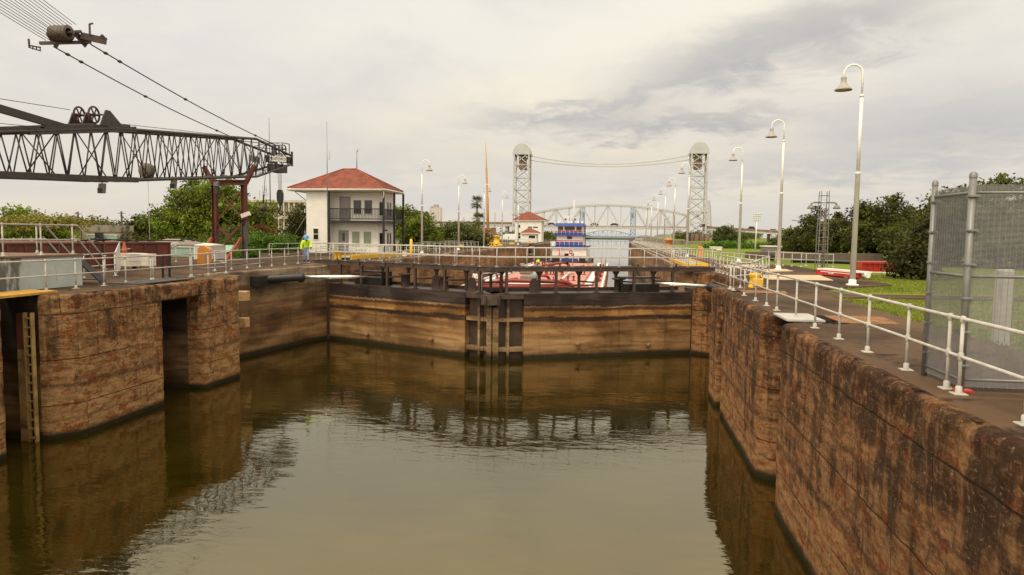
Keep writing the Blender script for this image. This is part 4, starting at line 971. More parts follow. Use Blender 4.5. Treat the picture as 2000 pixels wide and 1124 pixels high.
tree('broadleaf_tree', 'green tree just behind the right side of the control house', (c.x+.4, 95, ZD-.1), [(0, 0, 3.0, 3.2, 3, 2.8), (-1.4, 0, 4.2, 2.2, 2, 1.9), (2.4, 0, 1.8, 2.4, 2, 1.8)], 300, 50, .45, .18, [leaf_mid, leaf_bright], tr=.25, seed=39)
# right bank oaks
oaks = [(1562, 496, 452, 98, 2.6, 'leftmost pale green small oak on the right bank, under the viaduct', leaf_mid), (1602, 512, 422, 92, 3.2, 'oak behind the latticed light tower', leaf_dark), (1650, 518, 408, 86, 3.2, 'oak left of the nearest lamp post, right of the light tower', leaf_dark), (1700, 520, 402, 84, 3.4, 'oak directly right of the nearest lamp post, above the red skip', leaf_dark), (1756, 524, 388, 80, 3.4, 'tallest oak with a spindly top, left of the mesh cage', leaf_dark), (1812, 530, 388, 76, 3.6, 'oak partly behind the left post of the mesh cage', leaf_dark), (1868, 540, 380, 70, 4.2, 'oak seen through the narrow side of the mesh cage', leaf_dark), (1950, 560, 348, 62, 5.2, 'large oak seen through the wide front of the mesh cage', leaf_mid), (2040, 560, 355, 58, 4.0, 'oak at the right edge behind the mesh cage', leaf_mid)]
for i, (px, pyb, pyt, y, w_, lab, mt) in enumerate(oaks):
    b = aty(px, 500, y); top = aty(px, pyt, y).z; h = top-ZD
    rr = random.Random(i)
    lob = [(0, 0, h*.52, w_, w_, h*.36), (-w_*.75, .5, h*.40, w_*.75, w_*.8, h*.30), (w_*.75, -.4, h*.42, w_*.75, w_*.8, h*.30), (rr.uniform(-.6, .6)*w_, 0, h*.90, w_*.30, w_*.4, h*.13), (rr.uniform(-.9, .9)*w_, 0, h*.78, w_*.30, w_*.4, h*.13), (rr.uniform(-1.1, 1.1)*w_, .3, h*.98, w_*.20, w_*.3, h*.11), (0, -w_*.6, h*.24, w_*1.05, w_*.5, h*.2)]
    tree('oak_tree', lab, (b.x, y, ZD-.1), lob, 360, 54, .36, .16, [mt, leaf_dark if mt is not leaf_dark else leaf_mid], tr=.3, seed=50+i, shell=.4)
tree('oak_tree', 'dark low crown sweeping to the lawn beside the mesh cage', (16.8, 40.5, ZD-.1), [(0, 0, 1.3, 1.3, 1.3, 1.1), (-.5, 0, .6, 1.2, 1.1, .7), (.8, .4, 2.4, 1.1, 1.2, 1.4), (1.6, .8, 3.2, 1.5, 1.5, 1.3)], 240, 46, .30, .12, leaf_dark, tr=.16, seed=70)
# palms
def palm(label, px, pyt, y, h_extra=0, seed=0):
    c = aty(px, pyt, y); rr = random.Random(seed)
    t = thing('palm_tree', label, 'palm tree', (c.x, y, ZD-.1)); top = Vector((c.x, y, c.z-1.2))
    MB().path([(c.x+.15, y, ZD-.1), (c.x-.05, y, ZD+2), top], [.36, .28, .24], 10).build('trunk', palmbark, t)
    m = MB()
    for i in range(46):
        a = rr.uniform(0, 2*math.pi); el = rr.uniform(-.9, 1.2); L = rr.uniform(2.1, 2.9); d = Vector((math.cos(a)*math.cos(el), math.sin(a)*math.cos(el), math.sin(el)))
        side = d.cross(Vector((0, 0, 1))).normalized(); tip = top+d*L*.45
        for j in range(13):
            w_ = (j-6)/6*1.25; dd = (d*math.cos(w_)+side*math.sin(w_)).normalized(); e = tip+dd*L*.62+Vector((0, 0, -.22*abs(w_)-.12))
            n_ = d.cross(side)*.03; q = dd.cross(n_).normalized()*.045
            m.add([tip, (tip+e)/2+q+Vector((0, 0, .05)), e, (tip+e)/2-q+Vector((0, 0, .05))], [(0, 1, 2, 3)])
        m.bar(top, tip, .03)
    m.build('crown', leaf_palm, t)
    m = MB()
    for i in range(60):
        a = rr.uniform(0, 2*math.pi); z = rr.uniform(-.2, -1.6); e = top+Vector((math.cos(a)*.55*(1+z*.2), math.sin(a)*.55, z-.5)); s0 = top+Vector((math.cos(a)*.2, math.sin(a)*.2, z*.6)); q = Vector((-math.sin(a), math.cos(a), 0))*.05
        m.add([s0-q, s0+q, e+q, e-q], [(0, 1, 2, 3)])
    m.build('dead_fronds', pm('dead_frond', (.22, .15, .08), .9, 0, .2, 3), t)
palm('taller palm with shaggy trunk, left of the orange mast', 932, 388, 205, seed=1)
palm('shorter palm standing below the taller palm head', 935, 421, 190, seed=2)
# far woods right, beneath the viaduct
def woods(label, x0, x1, y0, y1, zt, seed, n=420, mats=None, leaf=.55):
    g = random.Random(seed); lob = []
    for i in range(34):
        f = g.random(); x = x0+(x1-x0)*f; y = y0+(y1-y0)*g.random(); h = zt*g.uniform(.6, 1.05); lob.append((x, y, ZD+h*.45, g.uniform(5, 9), 5, h*.5))
    me, cl = crown_mesh(lob, n, 34, 1.5, leaf, mats or [leaf_far, leaf_mid], (0, 0, 0), seed=seed)
    o = bpy.data.objects.new('woods', me); COL.objects.link(o); return tag(o, label, 'woods', kind='stuff')
woods('distant green woods under the right viaduct', 58, 190, 330, 480, 7.0, 90, 620)
woods('pale distant tree line along the right bank of the canal', 50, 120, 520, 800, 8.0, 91, 420, leaf=.8)
woods('distant green levee growth left of the tug', -80, -42, 330, 520, 4.5, 92, 200)
woods('distant trees behind the buildings at left', -260, -95, 160, 330, 8, 93, 520)
c = aty(1415, 478, 150)
tree('broadleaf_tree', 'single dark tree standing before the far woods, left of the third lamp', (aty(1415, 470, 240).x, 240, ZD-.1), [(0, 0, 3.4, 3.2, 3, 2.8), (1.5, 0, 2, 2.8, 3, 1.8), (-1.6, 0, 1.6, 2.4, 3, 1.6)], 180, 44, .6, .28, [leaf_dark, leaf_far], tr=.3, seed=95)
bush('bush', 'bright green scrub bank in front of the far woods', (aty(1432, 480, 140).x, 140, ZD-.1), [(0, 0, .5, 4.5, 2, 1.0), (4, 1, .4, 4, 2, .7), (-3.5, 0, .3, 3, 2, .7)], 160, 40, .5, .2, leaf_hedge, 'bush', 96)
# grass blades on the near lawn
def grass_blades(n, polyfn, seed):
    g = np.random.default_rng(seed); pts = []
    while len(pts) < n:
        x, y = 7.9+26*g.random()**1.4, 10+34*g.random()
        if polyfn(x, y): pts.append((x, y))
    p = np.array(pts); h = .045+.07*g.random(n); a = g.random(n)*6.283; w_ = .012+.012*g.random(n); lean = g.normal(size=(n, 2))*.035
    v = np.zeros((n, 3, 3)); z0 = ZD-.075
    v[:, 0] = np.c_[p[:, 0]-np.cos(a)*w_, p[:, 1]-np.sin(a)*w_, np.full(n, z0)]; v[:, 1] = np.c_[p[:, 0]+np.cos(a)*w_, p[:, 1]+np.sin(a)*w_, np.full(n, z0)]
    v[:, 2] = np.c_[p+lean, z0+h]
    me = bpy.data.meshes.new('grass'); me.vertices.add(n*3); me.vertices.foreach_set('co', v.ravel()); me.loops.add(n*3); me.loops.foreach_set('vertex_index', np.arange(n*3)); me.polygons.add(n)
    me.polygons.foreach_set('loop_start', np.arange(n)*3); me.polygons.foreach_set('loop_total', np.full(n, 3)); me.update(); me.materials.append(leaf_mat('grass_blade', (.125, .165, .016), (.19, .22, .028), (.26, .25, .06), .22))
    o = bpy.data.objects.new('grass', me); COL.objects.link(o); tag(o, 'short bright green grass blades on the lawn', 'grass', kind='stuff')
def on_lawn(x, y):
    if y < 26: return x > 7.95
    if 26 <= y < 27.0: return x > 9.5 and y < 26.5
    if y < 29.4: return False
    if y < 31.6: return x > 9.3
    if y < 34.3: return x > 10.2+(y-31.6)*1.08
    return x > 13.3
grass_blades(70000, on_lawn, 5)
# ------------------------------------------------------------------ control houses
siding, _t, _b = new_mat('white_siding'); _p = _t.pos(); _x, _y, _z = _t.sep(_p)
_lap = _t.math('FRACT', _t.math('DIVIDE', _z, .19)); _n = _t.noise(_p, 1.2, 5, .6)
_c = _t.mix(_t.smooth(_n, .3, .7), (.74, .71, .65), (.80, .775, .72)); _c = _t.mix(_t.math('MULTIPLY', _t.smooth(_lap, .10, .0), .45), _c, (.40, .37, .33))
_c = _t.mix(_t.math('MULTIPLY', _t.smooth(_t.noise(_t.scaled(_p, 3, 3, .3), 1.5, 4), .62, .75), .3), _c, (.52, .45, .36))
_t.L(_c, _b.inputs['Base Color']); _b.inputs['Roughness'].default_value = .5; _t.L(_t.bump(_lap, .5, .03), _b.inputs['Normal'])
rooft = pm('roof_tile', (.255, .066, .037), .7, 0, .3, 1.2, (.17, .036, .022), .55, 2.0, .2, 12)
def tile_face(m, A, B, C, D, wave=.30, course=.34, amp=.045):
    """hip roof face: eave A-B, ridge D-C (C above B); barrel tiles and stepped courses as relief"""
    A, B, C, D = map(Vector, (A, B, C, D)); U = (B-A).normalized(); N = (B-A).cross(D-A).normalized(); N = N if N.z > 0 else -N
    sl = ((D+C)/2-(A+B)/2); slope = (sl-U*sl.dot(U)).length; nc = max(3, int(slope/course)); nu = max(8, int((B-A).length/(wave/4)))
    vs = []; rows = []
    for c in range(nc): rows += [(c/nc, .05), ((c+.98)/nc, .012)]
    for v, h in rows:
        l, r_ = A.lerp(D, v), B.lerp(C, v)
        for i in range(nu+1):
            p = l.lerp(r_, i/nu); s = (p-A).dot(U)
            vs.append(p+N*(h+amp*abs(math.sin(math.pi*s/wave))))
    w_ = nu+1; m.add(vs, [(k*w_+i, k*w_+i+1, (k+1)*w_+i+1, (k+1)*w_+i) for k in range(len(rows)-1) for i in range(nu)], True)
def hip_roof(name, x0, x1, y0, y1, ze, zr, rx0, rx1, ry, parent, mat, wave=.30):
    e = .0; m = MB(); A, B, C, D = (x0, y0, ze), (x1, y0, ze), (x1, y1, ze), (x0, y1, ze); P, Q = (rx0, ry, zr), (rx1, ry, zr)
    tile_face(m, A, B, Q, P, wave); tile_face(m, B, C, Q, Q, wave); tile_face(m, C, D, P, Q, wave); tile_face(m, D, A, P, P, wave)
    o = m.build(name, mat, parent)
    m = MB()
    for a, b in ((A, P), (B, Q), (C, Q), (D, P), (P, Q)):
        a, b = Vector(a)+Vector((0, 0, .07)), Vector(b)+Vector((0, 0, .07)); m.tube(a, b, .09, 8)
    m.build('ridge_cap', mat, o); return o
trim = pm('trim_white', (.70, .67, .60), .5, 0, .06, 2)
def win(parent, px0, py0, px1, py1, y, glass=glassdark, fw=.07, name='window', frame=None, mull=0):
    a, b = aty(px0, py0, y), aty(px1, py1, y); x0, x1, z1, z0 = a.x, b.x, a.z, b.z
    m = MB(); m.box(x0-fw, y-.05, z1, x1+fw, y+.02, z1+fw); m.box(x0-fw, y-.07, z0-fw, x1+fw, y+.02, z0); m.box(x0-fw, y-.05, z0, x0, y+.02, z1); m.box(x1, y-.05, z0, x1+fw, y+.02, z1)
    for k in range(mull): zz = z0+(z1-z0)*(k+1)/(mull+1); m.box(x0, y-.045, zz-.03, x1, y-.01, zz+.03)
    f = m.build(name, frame or trim, parent); MB().box(x0, y-.02, z0, x1, y-.005, z1).build('pane', glass, f); return f
h = thing('control_house', 'white two storey control house with red tiled hip roof and black balcony', 'house', (-29, 72, ZD))
YF, YM = 70.0, 71.3
m = MB(); m.box(-32.95, YF, ZD-.1, -30.45, 75.0, 11.25); m.prism([(-30.45, YM), (-25.35, YM), (-24.75, 72.0), (-24.75, 75.0), (-30.45, 75.0)], ZD-.1, 11.25); m.build('wall', siding, h)
hip_roof('roof', -34.8, -23.85, 69.4, 75.5, 11.52, 13.78, -29.75, -28.25, 72.5, h, rooft)
m = MB(); m.box(-34.72, 69.46, 11.27, -23.93, 75.44, 11.32); m.build('soffit', trim, h)
m = MB(); m.path([(-34.85, 69.36, 11.42), (-23.8, 69.36, 11.42), (-23.8, 75.5, 11.42)], .09, 8); m.box(-34.75, 69.40, 11.30, -23.9, 69.46, 11.52); m.box(-23.92, 69.46, 11.30, -23.86, 75.44, 11.52); m.build('gutter', offwhite, h)
m = MB(); m.path([(-24.1, 69.5, 11.35), (-24.1, 69.6, 10.9), (-24.35, 69.95, 10.5), (-24.35, 69.95, 10.2)], .06, 8); m.path([(-23.75, 75.4, 11.35), (-23.7, 75.3, 10.2)], .05, 8); m.build('downpipe', trim, h)
m = MB(); m.bar((-34.3, 70.2, 11.2), (-32.95, 70.2, 10.2), .06); m.build('eave_brace', dark, h)
# balcony
m = MB(); m.prism([(-30.45, YF-.1), (-24.15, YF-.1), (-23.75, 75.2), (-24.75, 75.2), (-24.75, 72), (-25.35, YM), (-30.45, YM)], 7.95, 8.16); m.build('balcony_floor', black, h)
for (x, y) in ((-30.36, 69.93), (-24.25, 69.95), (-23.95, 72.6), (-23.72, 75.1)): MB().box(x-.10, y-.10, ZD-.05, x+.10, y+.10, 11.28).build('balcony_post', black, h)
m = MB(); path = [(-30.3, 69.92), (-24.3, 69.93), (-23.72, 75.1)]
for (a, b) in zip(path[:-1], path[1:]):
    a, b = Vector((*a, 0)), Vector((*b, 0)); n = int((b-a).length/.16)
    for zz in (8.34, 9.42): m.bar(a+Vector((0, 0, zz)), b+Vector((0, 0, zz)), .07, .10)
    for i in range(1, n): p = a.lerp(b, i/n); m.box(p.x-.02, p.y-.02, 8.37, p.x+.02, p.y+.02, 9.39)
m.build('balcony_railing', black, h)
d = win(h, 665, 386, 683, 428, YM, pm('door_glass', (.20, .16, .14), .2, 0, .1, 2), .1, 'door', greydoor)
a, b = aty(665, 386, YM), aty(683, 428, YM); MB().box(a.x, YM-.03, 8.16, b.x, YM-.021, 9.2).build('door_panel', greydoor, d)
for px in (690.5, 712): win(h, px, 391.5, px+15, 418, YM)
for px in (688, 710.5): win(h, px, 453, px+14.5, 480, YM, glassgrn)
a, b = aty(661.5, 450, YM), aty(681, 494, YM)
m = MB(); m.box(a.x, YM-.06, ZD, b.x, YM-.01, a.z); d = m.build('door', greydoor, h)
a2, b2 = aty(669, 455, YM), aty(674, 471, YM); MB().box(a2.x, YM-.07, b2.z, b2.x, YM-.061, a2.z).build('door_light', glassdark, d)
MB().box(b.x-.18, YM-.12, ZD+1.0, b.x-.08, YM-.061, ZD+1.06).build('handle', galv, d)
win(h, 612.5, 447, 622, 468, YF, glassdark, .06, 'window', trim, 1)
def side_win(z0, z1):
    for (p, q) in (((-25.28, 71.38), (-24.92, 71.80)), ((-24.75, 72.3), (-24.75, 72.95)), ((-24.75, 73.2), (-24.75, 73.85))):
        p, q = Vector((*p, 0)), Vector((*q, 0)); n_ = Vector(((q-p).y, -(q-p).x, 0)).normalized(); u = (q-p).normalized()
        m = MB(); o1 = n_*.03
        m.bar(p+o1+Vector((0, 0, z0)), q+o1+Vector((0, 0, z0)), .07); m.bar(p+o1+Vector((0, 0, z1)), q+o1+Vector((0, 0, z1)), .07); m.bar(p+o1+Vector((0, 0, z0)), p+o1+Vector((0, 0, z1)), .07, .07, (1, 0, 0)); m.bar(q+o1+Vector((0, 0, z0)), q+o1+Vector((0, 0, z1)), .07, .07, (1, 0, 0))
        f = m.build('window', trim, h); g_ = MB(); o2 = n_*.015; g_.add([p+o2+Vector((0, 0, z0)), q+o2+Vector((0, 0, z0)), q+o2+Vector((0, 0, z1)), p+o2+Vector((0, 0, z1))], [(0, 1, 2, 3)]); g_.build('pane', glassdark, f)
side_win(8.75, 10.25); side_win(5.6, 6.9)
c = aty(752, 443, YM); m = MB(); m.cbox(-24.78, 71.8, 7.1, -24.5, 72.0, 7.25, .02); m.build('security_camera', black, h)
m = MB(); m.tube((-24.0, 75.6, 9.4), (-23.2, 75.3, 9.5), .06, 6); m.lathe([(0, .16), (.16, .12), (.18, 0), (.12, -.14), (0, -.18)], (-23.2, 75.3, 9.6), 8); m.build('balcony_lamp', dark, h)
# outside stair at the left side
t = thing('outside_stair', 'grey open steel stair climbing the left side of the control house', 'stairs', (-34, 73.5, ZD))
a, b = Vector((-35.2, 72.0, ZD)), Vector((-33.15, 73.4, 9.2))
for o_ in (0, .8): MB().bar(a+Vector((0, o_, 0)), b+Vector((0, o_, 0)), .07, .22).build('stringer', galv, t)
m = MB()
for i in range(13): p = a.lerp(b, (i+.5)/13); m.box(p.x-.17, p.y-.02, p.z-.02, p.x+.17, p.y+.85, p.z+.03)
m.build('treads', galv, t)
MB().path([a+Vector((-.9, .0, .6)), b+Vector((-.3, 0, 1.2))], .035, 6).build('handrail', galv, t)
# radio masts on and by the house
m = MB(); m.path([(-29.05, 66.6, ZD-.05), (-29.05, 66.6, 14.2), (-29.05, 66.6, 14.25), (-29.05, 66.6, 18.1)], [.05, .045, .03, .022], 8); m.bar((-29.05, 66.6, 14.3), (-28.75, 66.6, 14.3), .03); m.tube((-28.78, 66.6, 14.25), (-28.78, 66.6, 15.2), .015, 5)
one(m, 'radio_mast', galv, 'tall thin radio mast standing in front of the control house roof', 'mast')
c = aty(697, 333, 72.5); m = MB(); m.path([(c.x, 72.5, 13.8), (c.x, 72.5, 15.75)], [.05, .04], 8); m.path([(c.x, 72.5, 15.7), (c.x+.05, 72.5, 15.9), (c.x+.2, 72.5, 16.0)], .03, 6); m.lathe([(0, .08), (.07, .04), (.07, -.05), (0, -.08)], (c.x+.05, 72.5, 15.8), 8)
one(m, 'roof_mast', galv, 'short pole with a small sensor on the ridge of the control house', 'mast')
c = aty(529, 470, 92); m = MB(); m.path([(c.x, 92, ZD), (c.x, 92, 16), (c.x, 92, 23.0)], [.09, .06, .02], 6); one(m, 'aerial_pole', dark, 'dark thin aerial rising behind the crane boom tip', 'aerial')
# second and third house far up the lock
def far_house(label, pl, pr, pe, pb, ridge_l, ridge_r, pyr, y, dep, wl, wr, name):
    a, b = aty(pl, pe, y), aty(pr, pe, y); rz = aty((ridge_l+ridge_r)/2, pyr, y+dep/2).z
    t = thing(name, label, 'house', ((a.x+b.x)/2, y, ZD)); xl, xr = aty(wl, pe, y+.6).x, aty(wr, pe, y+.6).x; ze = a.z
    MB().box(xl, y+.6, ZD-.1, xr, y+dep-.6, ze-.12).build('wall', siding, t)
    hip_roof('roof', a.x, b.x, y, y+dep, ze, rz, aty(ridge_l, pyr, y+dep/2).x, aty(ridge_r, pyr, y+dep/2).x, y+dep/2, t, rooft, .5)
    MB().box(a.x+.05, y+.05, ze-.22, b.x-.05, y+dep-.05, ze-.02).build('eave', offwhite, t); return t
t = far_house('distant white control house with red hip roof below the left bridge tower', 1001, 1066, 430, 470, 1028, 1036, 415, 215, 8, 1006, 1058, 'control_house')
for q in ((1011, 439.5, 1016, 445), (1031, 443, 1039.5, 445.5), (1041, 443, 1050.5, 445.5), (1012, 455, 1016.5, 460), (1012, 461, 1016.5, 466)): win(t, *q, 215.6, glassdark, .06)
t = far_house('small white hut with red hip roof in front of the distant control house', 1017, 1053, 455.5, 470, 1031, 1038, 447.5, 190, 4, 1018, 1049, 'lock_hut')
for q in ((1033, 460.5, 1045, 465.5), (1048.0, 460, 1049.0, 466)): win(t, *q, 190.6, glassdark, .06)
# ------------------------------------------------------------------ left bank things
t = thing('machinery_block', 'pale blue grey concrete block with black streaks and white rails on top', 'concrete block', (-23, 17, ZD))
bm_, _t, _b = new_mat('block_paint'); _p = _t.pos(); _x, _y, _z = _t.sep(_p)
_c = _t.mix(_t.smooth(_t.noise(_p, 1, 5), .3, .7), (.42, .46, .44), (.53, .56, .53))
_st = _t.math('MULTIPLY', _t.smooth(_t.noise(_t.scaled(_p, 1.4, 1.4, .35), 1.2, 5, .65), .44, .58), _t.smooth(_y, 21.4, 20.4))
_c = _t.mix(_t.math('MULTIPLY', _st, .85), _c, (.055, .05, .035)); _c = _t.mix(_t.smooth(_t.noise(_t.scaled(_p, 2, 2, .3), 2, 5), .64, .74), _c, (.25, .26, .23))
_t.L(_c, _b.inputs['Base Color']); _b.inputs['Roughness'].default_value = .7; _t.L(_t.bump(_t.noise(_p, 9, 5), .25, .02), _b.inputs['Normal'])
MB().cbox(-27, 9, ZD-.02, -20.1, 23.38, 5.86, .02).build('body', bm_, t)
MB().cbox(-27.05, 8.9, 5.863, -20.05, 23.42, 5.94, .01).build('top_slab', brownconc, t)
railing('white pipe railing on the front edge of the pale concrete block', [(-20.32, 12, 5.94), (-20.32, 23.2, 5.94)], posts=[(-20.32, y, 5.94) for y in (14, 17, 20.2, 21.75, 23.2)], h=1.08)
railing('white pipe railing on the back of the pale concrete block', [(-21.9, 12, 5.94), (-21.9, 23.3, 5.94)], posts=[(-21.9, y, 5.94) for y in (14, 17, 20.6, 23.25)], h=1.08)
t = thing('block_stair', 'steep steel stair with pipe handrails down from the pale block', 'stairs', (-20.9, 23.9, ZD))
for x in (-20.35, -21.75):
    MB().bar((x, 23.46, 5.80), (x, 24.75, ZD+.02), .06, .24).build('stringer', pm('stair_grey', (.12, .12, .125), .5, .2, .2, 3), t)
    for hh in (.55, 1.08): MB().path([(x, 23.2, 5.94+hh), (x, 23.5, 5.94+hh), (x, 24.75, ZD+hh-.02), (x, 24.95, ZD+hh-.02)], .026, 8).build('handrail', rail_m, t)
    MB().tube((x, 24.85, ZD), (x, 24.85, ZD+1.1), .028, 8).build('newel_post', rail_m, t)
for k in range(4): MB().box(-21.72, 23.55+k*.28, 5.62-k*.25, -20.38, 23.80+k*.28, 5.66-k*.25).build('tread', pm('stair_grey', (.12, .12, .125), .5), t)
A, B = atz(-60, 475.5, 6.15), atz(331, 478, 6.02)
t = thing('rusty_hull', 'long rust red steel hull side lying across the left deck', 'steel hull', ((A.x+B.x)/2, (A.y+B.y)/2, ZD))
U = (B-A); U.z = 0; Lh = U.length; U.normalize(); V = Vector((-U.y, U.x, 0)); hx = lambda p: Vector((A.x, A.y, 0))+U*p.x+V*p.y+Vector((0, 0, p.z))
m = MB(hx); m.box(0, 0, ZD-.03, Lh, 5, 6.08); m.build('side_plating', rustred, t)
m = MB(hx); m.box(-.05, -.08, 6.083, Lh+.05, 5.05, 6.17)
for k in range(14): m.box(k*Lh/13-.04, -.06, ZD, k*Lh/13+.04, -.003, 6.08)
m.build('rim', rustbrown, t)
m = MB(hx)
for k, (u0, u1, hh) in enumerate(((5.2, 8.0, .12), (6.3, 8.8, .10), (6.0, 7.0, .16), (12.0, 13.0, .14), (8.5, 12.5, .04))):
    m.path([(u0+(u1-u0)*i/10, .5+.3*k+.1*math.sin(i), 6.2+hh*math.sin(math.pi*i/10)**.7) for i in range(11)], .045, 6)
m.build('hose', black, t)
# ramp with solid side plate, and railing behind
t = thing('ramp_panel', 'white steel side plate of the ramp beside the red extinguisher', 'panel', (-26.5, 34, ZD))
a, b = atz(226, 538, ZD), atz(236, 527, ZD)
m = MB(); m.add([a+Vector((0, 0, .05)), b+Vector((0, 0, .05)), b+Vector((0, 0, 1.45)), a+Vector((0, 0, 1.0))], [(0, 1, 2, 3)]); q = m.build('plate', white, t); so = q.modifiers.new('thick', 'SOLIDIFY'); so.thickness = .05
MB().path([a+Vector((0, 0, 1.02)), b+Vector((0, 0, 1.48))], .03, 8).build('top_rail', rail_m, t)
railing('white pipe railing at the foot of the ramp, in front of the red hull', [atz(165, 546, ZD), atz(226, 539, ZD)], 1.7)
railing('white pipe railing before the teal wall, behind the black ladder hoop', [b, atz(262, 520, ZD), atz(286, 516.5, ZD), atz(344, 511.5, ZD), atz(378, 508, ZD)], posts=[atz(262, 520, ZD), atz(286, 516.5, ZD), atz(315.5, 514, ZD), atz(344, 511.5, ZD), atz(372, 508.5, ZD)])
# extinguisher
c = atz(244, 524, ZD); t = thing('fire_extinguisher', 'red fire extinguisher on an orange post beside the white crate', 'fire extinguisher', c)
MB().lathe([(0, .02), (.13, .02), (.14, .06), (.14, .52), (.10, .62), (.03, .66), (0, .67)], c, 14).build('cylinder', signred, t)
MB().lathe([(.11, .70), (.13, .74), (.13, 1.15), (.08, 1.22), (.04, 1.45), (0, 1.47)], c, 12).build('hood', pm('orange_hood', (.40, .08, .02), .5), t)
m = MB(); m.path([c+Vector((0, 0, .64)), c+Vector((-.12, -.05, .72)), c+Vector((-.18, -.05, .6)), c+Vector((-.17, -.05, .3))], .02, 6); m.build('hose', black, t)
# crates on a pallet
c0, c1 = atz(253, 524.5, ZD), atz(289, 522, ZD)
def crate(px0, px1, pyt, pyb, depth, label):
    a, b = atz(px0, pyb, ZD+.12), atz(px1, pyb-1.2, ZD+.12); u = b-a; u.z = 0; L = u.length; u.normalize(); v = Vector((-u.y, u.x, 0))
    zt_ = aty((px0+px1)/2, pyt, (a.y+b.y)/2).z; xf = lambda p: Vector((a.x, a.y, 0))+u*p.x+v*p.y+Vector((0, 0, p.z))
    t = thing('crate', label, 'crate', a)
    m = MB(xf); m.cbox(0, 0, ZD+.12, L, depth, zt_, .015); m.build('body', whitecrate, t)
    m = MB(xf); m.cbox(-.02, -.02, zt_, L+.02, depth+.02, zt_+.07, .01); m.build('lid', whitecrate, t)
    m = MB(xf); zz = (ZD+.12+zt_)/2; m.box(.02, -.02, zz-.03, L-.02, -.002, zz+.03); m.build('batten', offwhite, t)
    m = MB(xf)
    for k in range(3): m.box(.05+k*(L-.2)/2, -.03, ZD, .15+k*(L-.2)/2, depth, ZD+.118)
    m.build('skid', pm('timber', (.30, .2, .11), .8), t)
crate(252, 288, 498, 521, 1.3, 'wide white crate with a batten on the left deck')
crate(289.5, 305.5, 499, 520.5, 1.2, 'narrow white crate with a worn corner, right of the wide crate')
# ladder hoop
c = atz(318.5, 544.3, ZD); c2 = atz(331.5, 542.7, ZD); hz = aty(325, 498.5, (c.y+c2.y)/2).z
t = thing('ladder_hoop', 'black square ladder hoop standing at the edge of the left wall', 'ladder hoop', c)
for p in (c, c2): MB().box(p.x-.035, p.y-.035, ZD+.03, p.x+.035, p.y+.035, hz).build('upright', black, t)
for zz in (hz-.05, hz-.55): MB().bar(Vector((c.x, c.y, zz)), Vector((c2.x, c2.y, zz)), .06).build('rung', black, t)
# orange domed pedestals
def dome(label, c, w_, h_, d_=.35, group='orange domed pedestals along the lock'):
    t = thing('domed_pedestal', label, 'pedestal', c, group); n = 12
    pf = [(-w_/2, .0), (w_/2, 0)]+[(w_/2*math.cos(a), h_-w_/2+w_/2*math.sin(a)) for a in [math.pi*i/n for i in range(n+1)]]
    o = MB().yprism([(c[0]+x, c[2]+z) for x, z in pf], c[1]-d_/2, c[1]+d_/2).build('shell', orange, t)
    bv = o.modifiers.new('edge', 'BEVEL'); bv.width = .05*w_; bv.segments = 2
    MB().box(c[0]+w_*.18, c[1]-d_/2-.015, c[2]+.1*h_, c[0]+w_*.36, c[1]-d_/2-.002, c[2]+.62*h_).build('door_slot', pm('slot_grey', (.30, .27, .22), .5), t)
    return t
c = atz(399.5, 515, ZD); dome('big orange domed pedestal in front of the white container', c, .72, 1.12)
for px, pyb, pyt, lab in ((1368, 506, 481, 'slim orange domed pedestal on the right deck before the far pier'), (855, 482, 466, 'small orange pedestal right of the first left lamp post'), (940, 474, 464, 'small orange pedestal beside the third left lamp post'), (1018, 470, 464.5, 'tiny orange pedestal in front of the small hut')):
    c = atz(px, pyb, ZD); z = aty(px, pyt, c.y).z; dome(lab, c, max(.35, (z-ZD)*.35), z-ZD, .3)
# white container, teal walls
a, b = aty(379, 510, 46.5), aty(413, 510, 46.5)
t = thing('container', 'white weathered box container behind the orange pedestal', 'container', (a.x, 46.5, ZD))
zt_ = aty(395, 480, 46.5).z
m = MB(); m.box(a.x, 46.5, ZD+.02, b.x, 48.4, zt_)
for k in range(9): x = a.x+.08+k*(b.x-a.x-.2)/8; m.box(x, 46.46, ZD+.1, x+.06, 46.498, zt_-.08)
m.build('body', pm('container_white', (.66, .63, .58), .5, 0, .1, 2, (.36, .32, .28), .58, 3, .1, 20, (2, 2, .4)), t)
MB().add([(a.x-.05, 46.4, zt_+.003), (b.x+.05, 46.4, zt_+.003), (b.x+.05, 48.5, zt_+.003), (a.x-.05, 48.5, zt_+.003), (a.x+.3, 47.4, zt_+.18), (b.x-.1, 47.4, zt_+.13)], [(0, 1, 5, 4), (1, 2, 5), (2, 3, 4, 5), (3, 0, 4)]).build('roof', offwhite, t)
a, b = aty(283, 482, 50), aty(381, 481, 49)
t = thing('teal_wall', 'long pale teal metal wall above a dark base behind the white railing', 'wall', (a.x, 50, ZD))
z0_ = aty(330, 501, 49.5).z
m = MB(); m.box(a.x-6, 49.5, z0_, b.x, 49.7, a.z); m.build('panel', teal, t)
m = MB(); m.box(a.x-6, 49.4, a.z, b.x, 49.8, a.z+.06); m.build('cap', offwhite, t)
MB().box(a.x-6, 49.45, ZD-.1, b.x, 49.9, z0_-.002).build('base', brownconc, t)
a, b = aty(421, 480, 60), aty(441, 480, 60)
t = thing('teal_hut', 'small hut with pale teal gable roof between the trestle legs', 'hut', (a.x, 60, ZD))
zt_ = aty(430, 479.5, 60).z; zb_ = aty(430, 490, 60).z
MB().box(a.x+.1, 60.2, ZD-.1, b.x+.1, 62.2, zb_).build('wall', pm('hut_wall', (.20, .17, .14), .8), t)
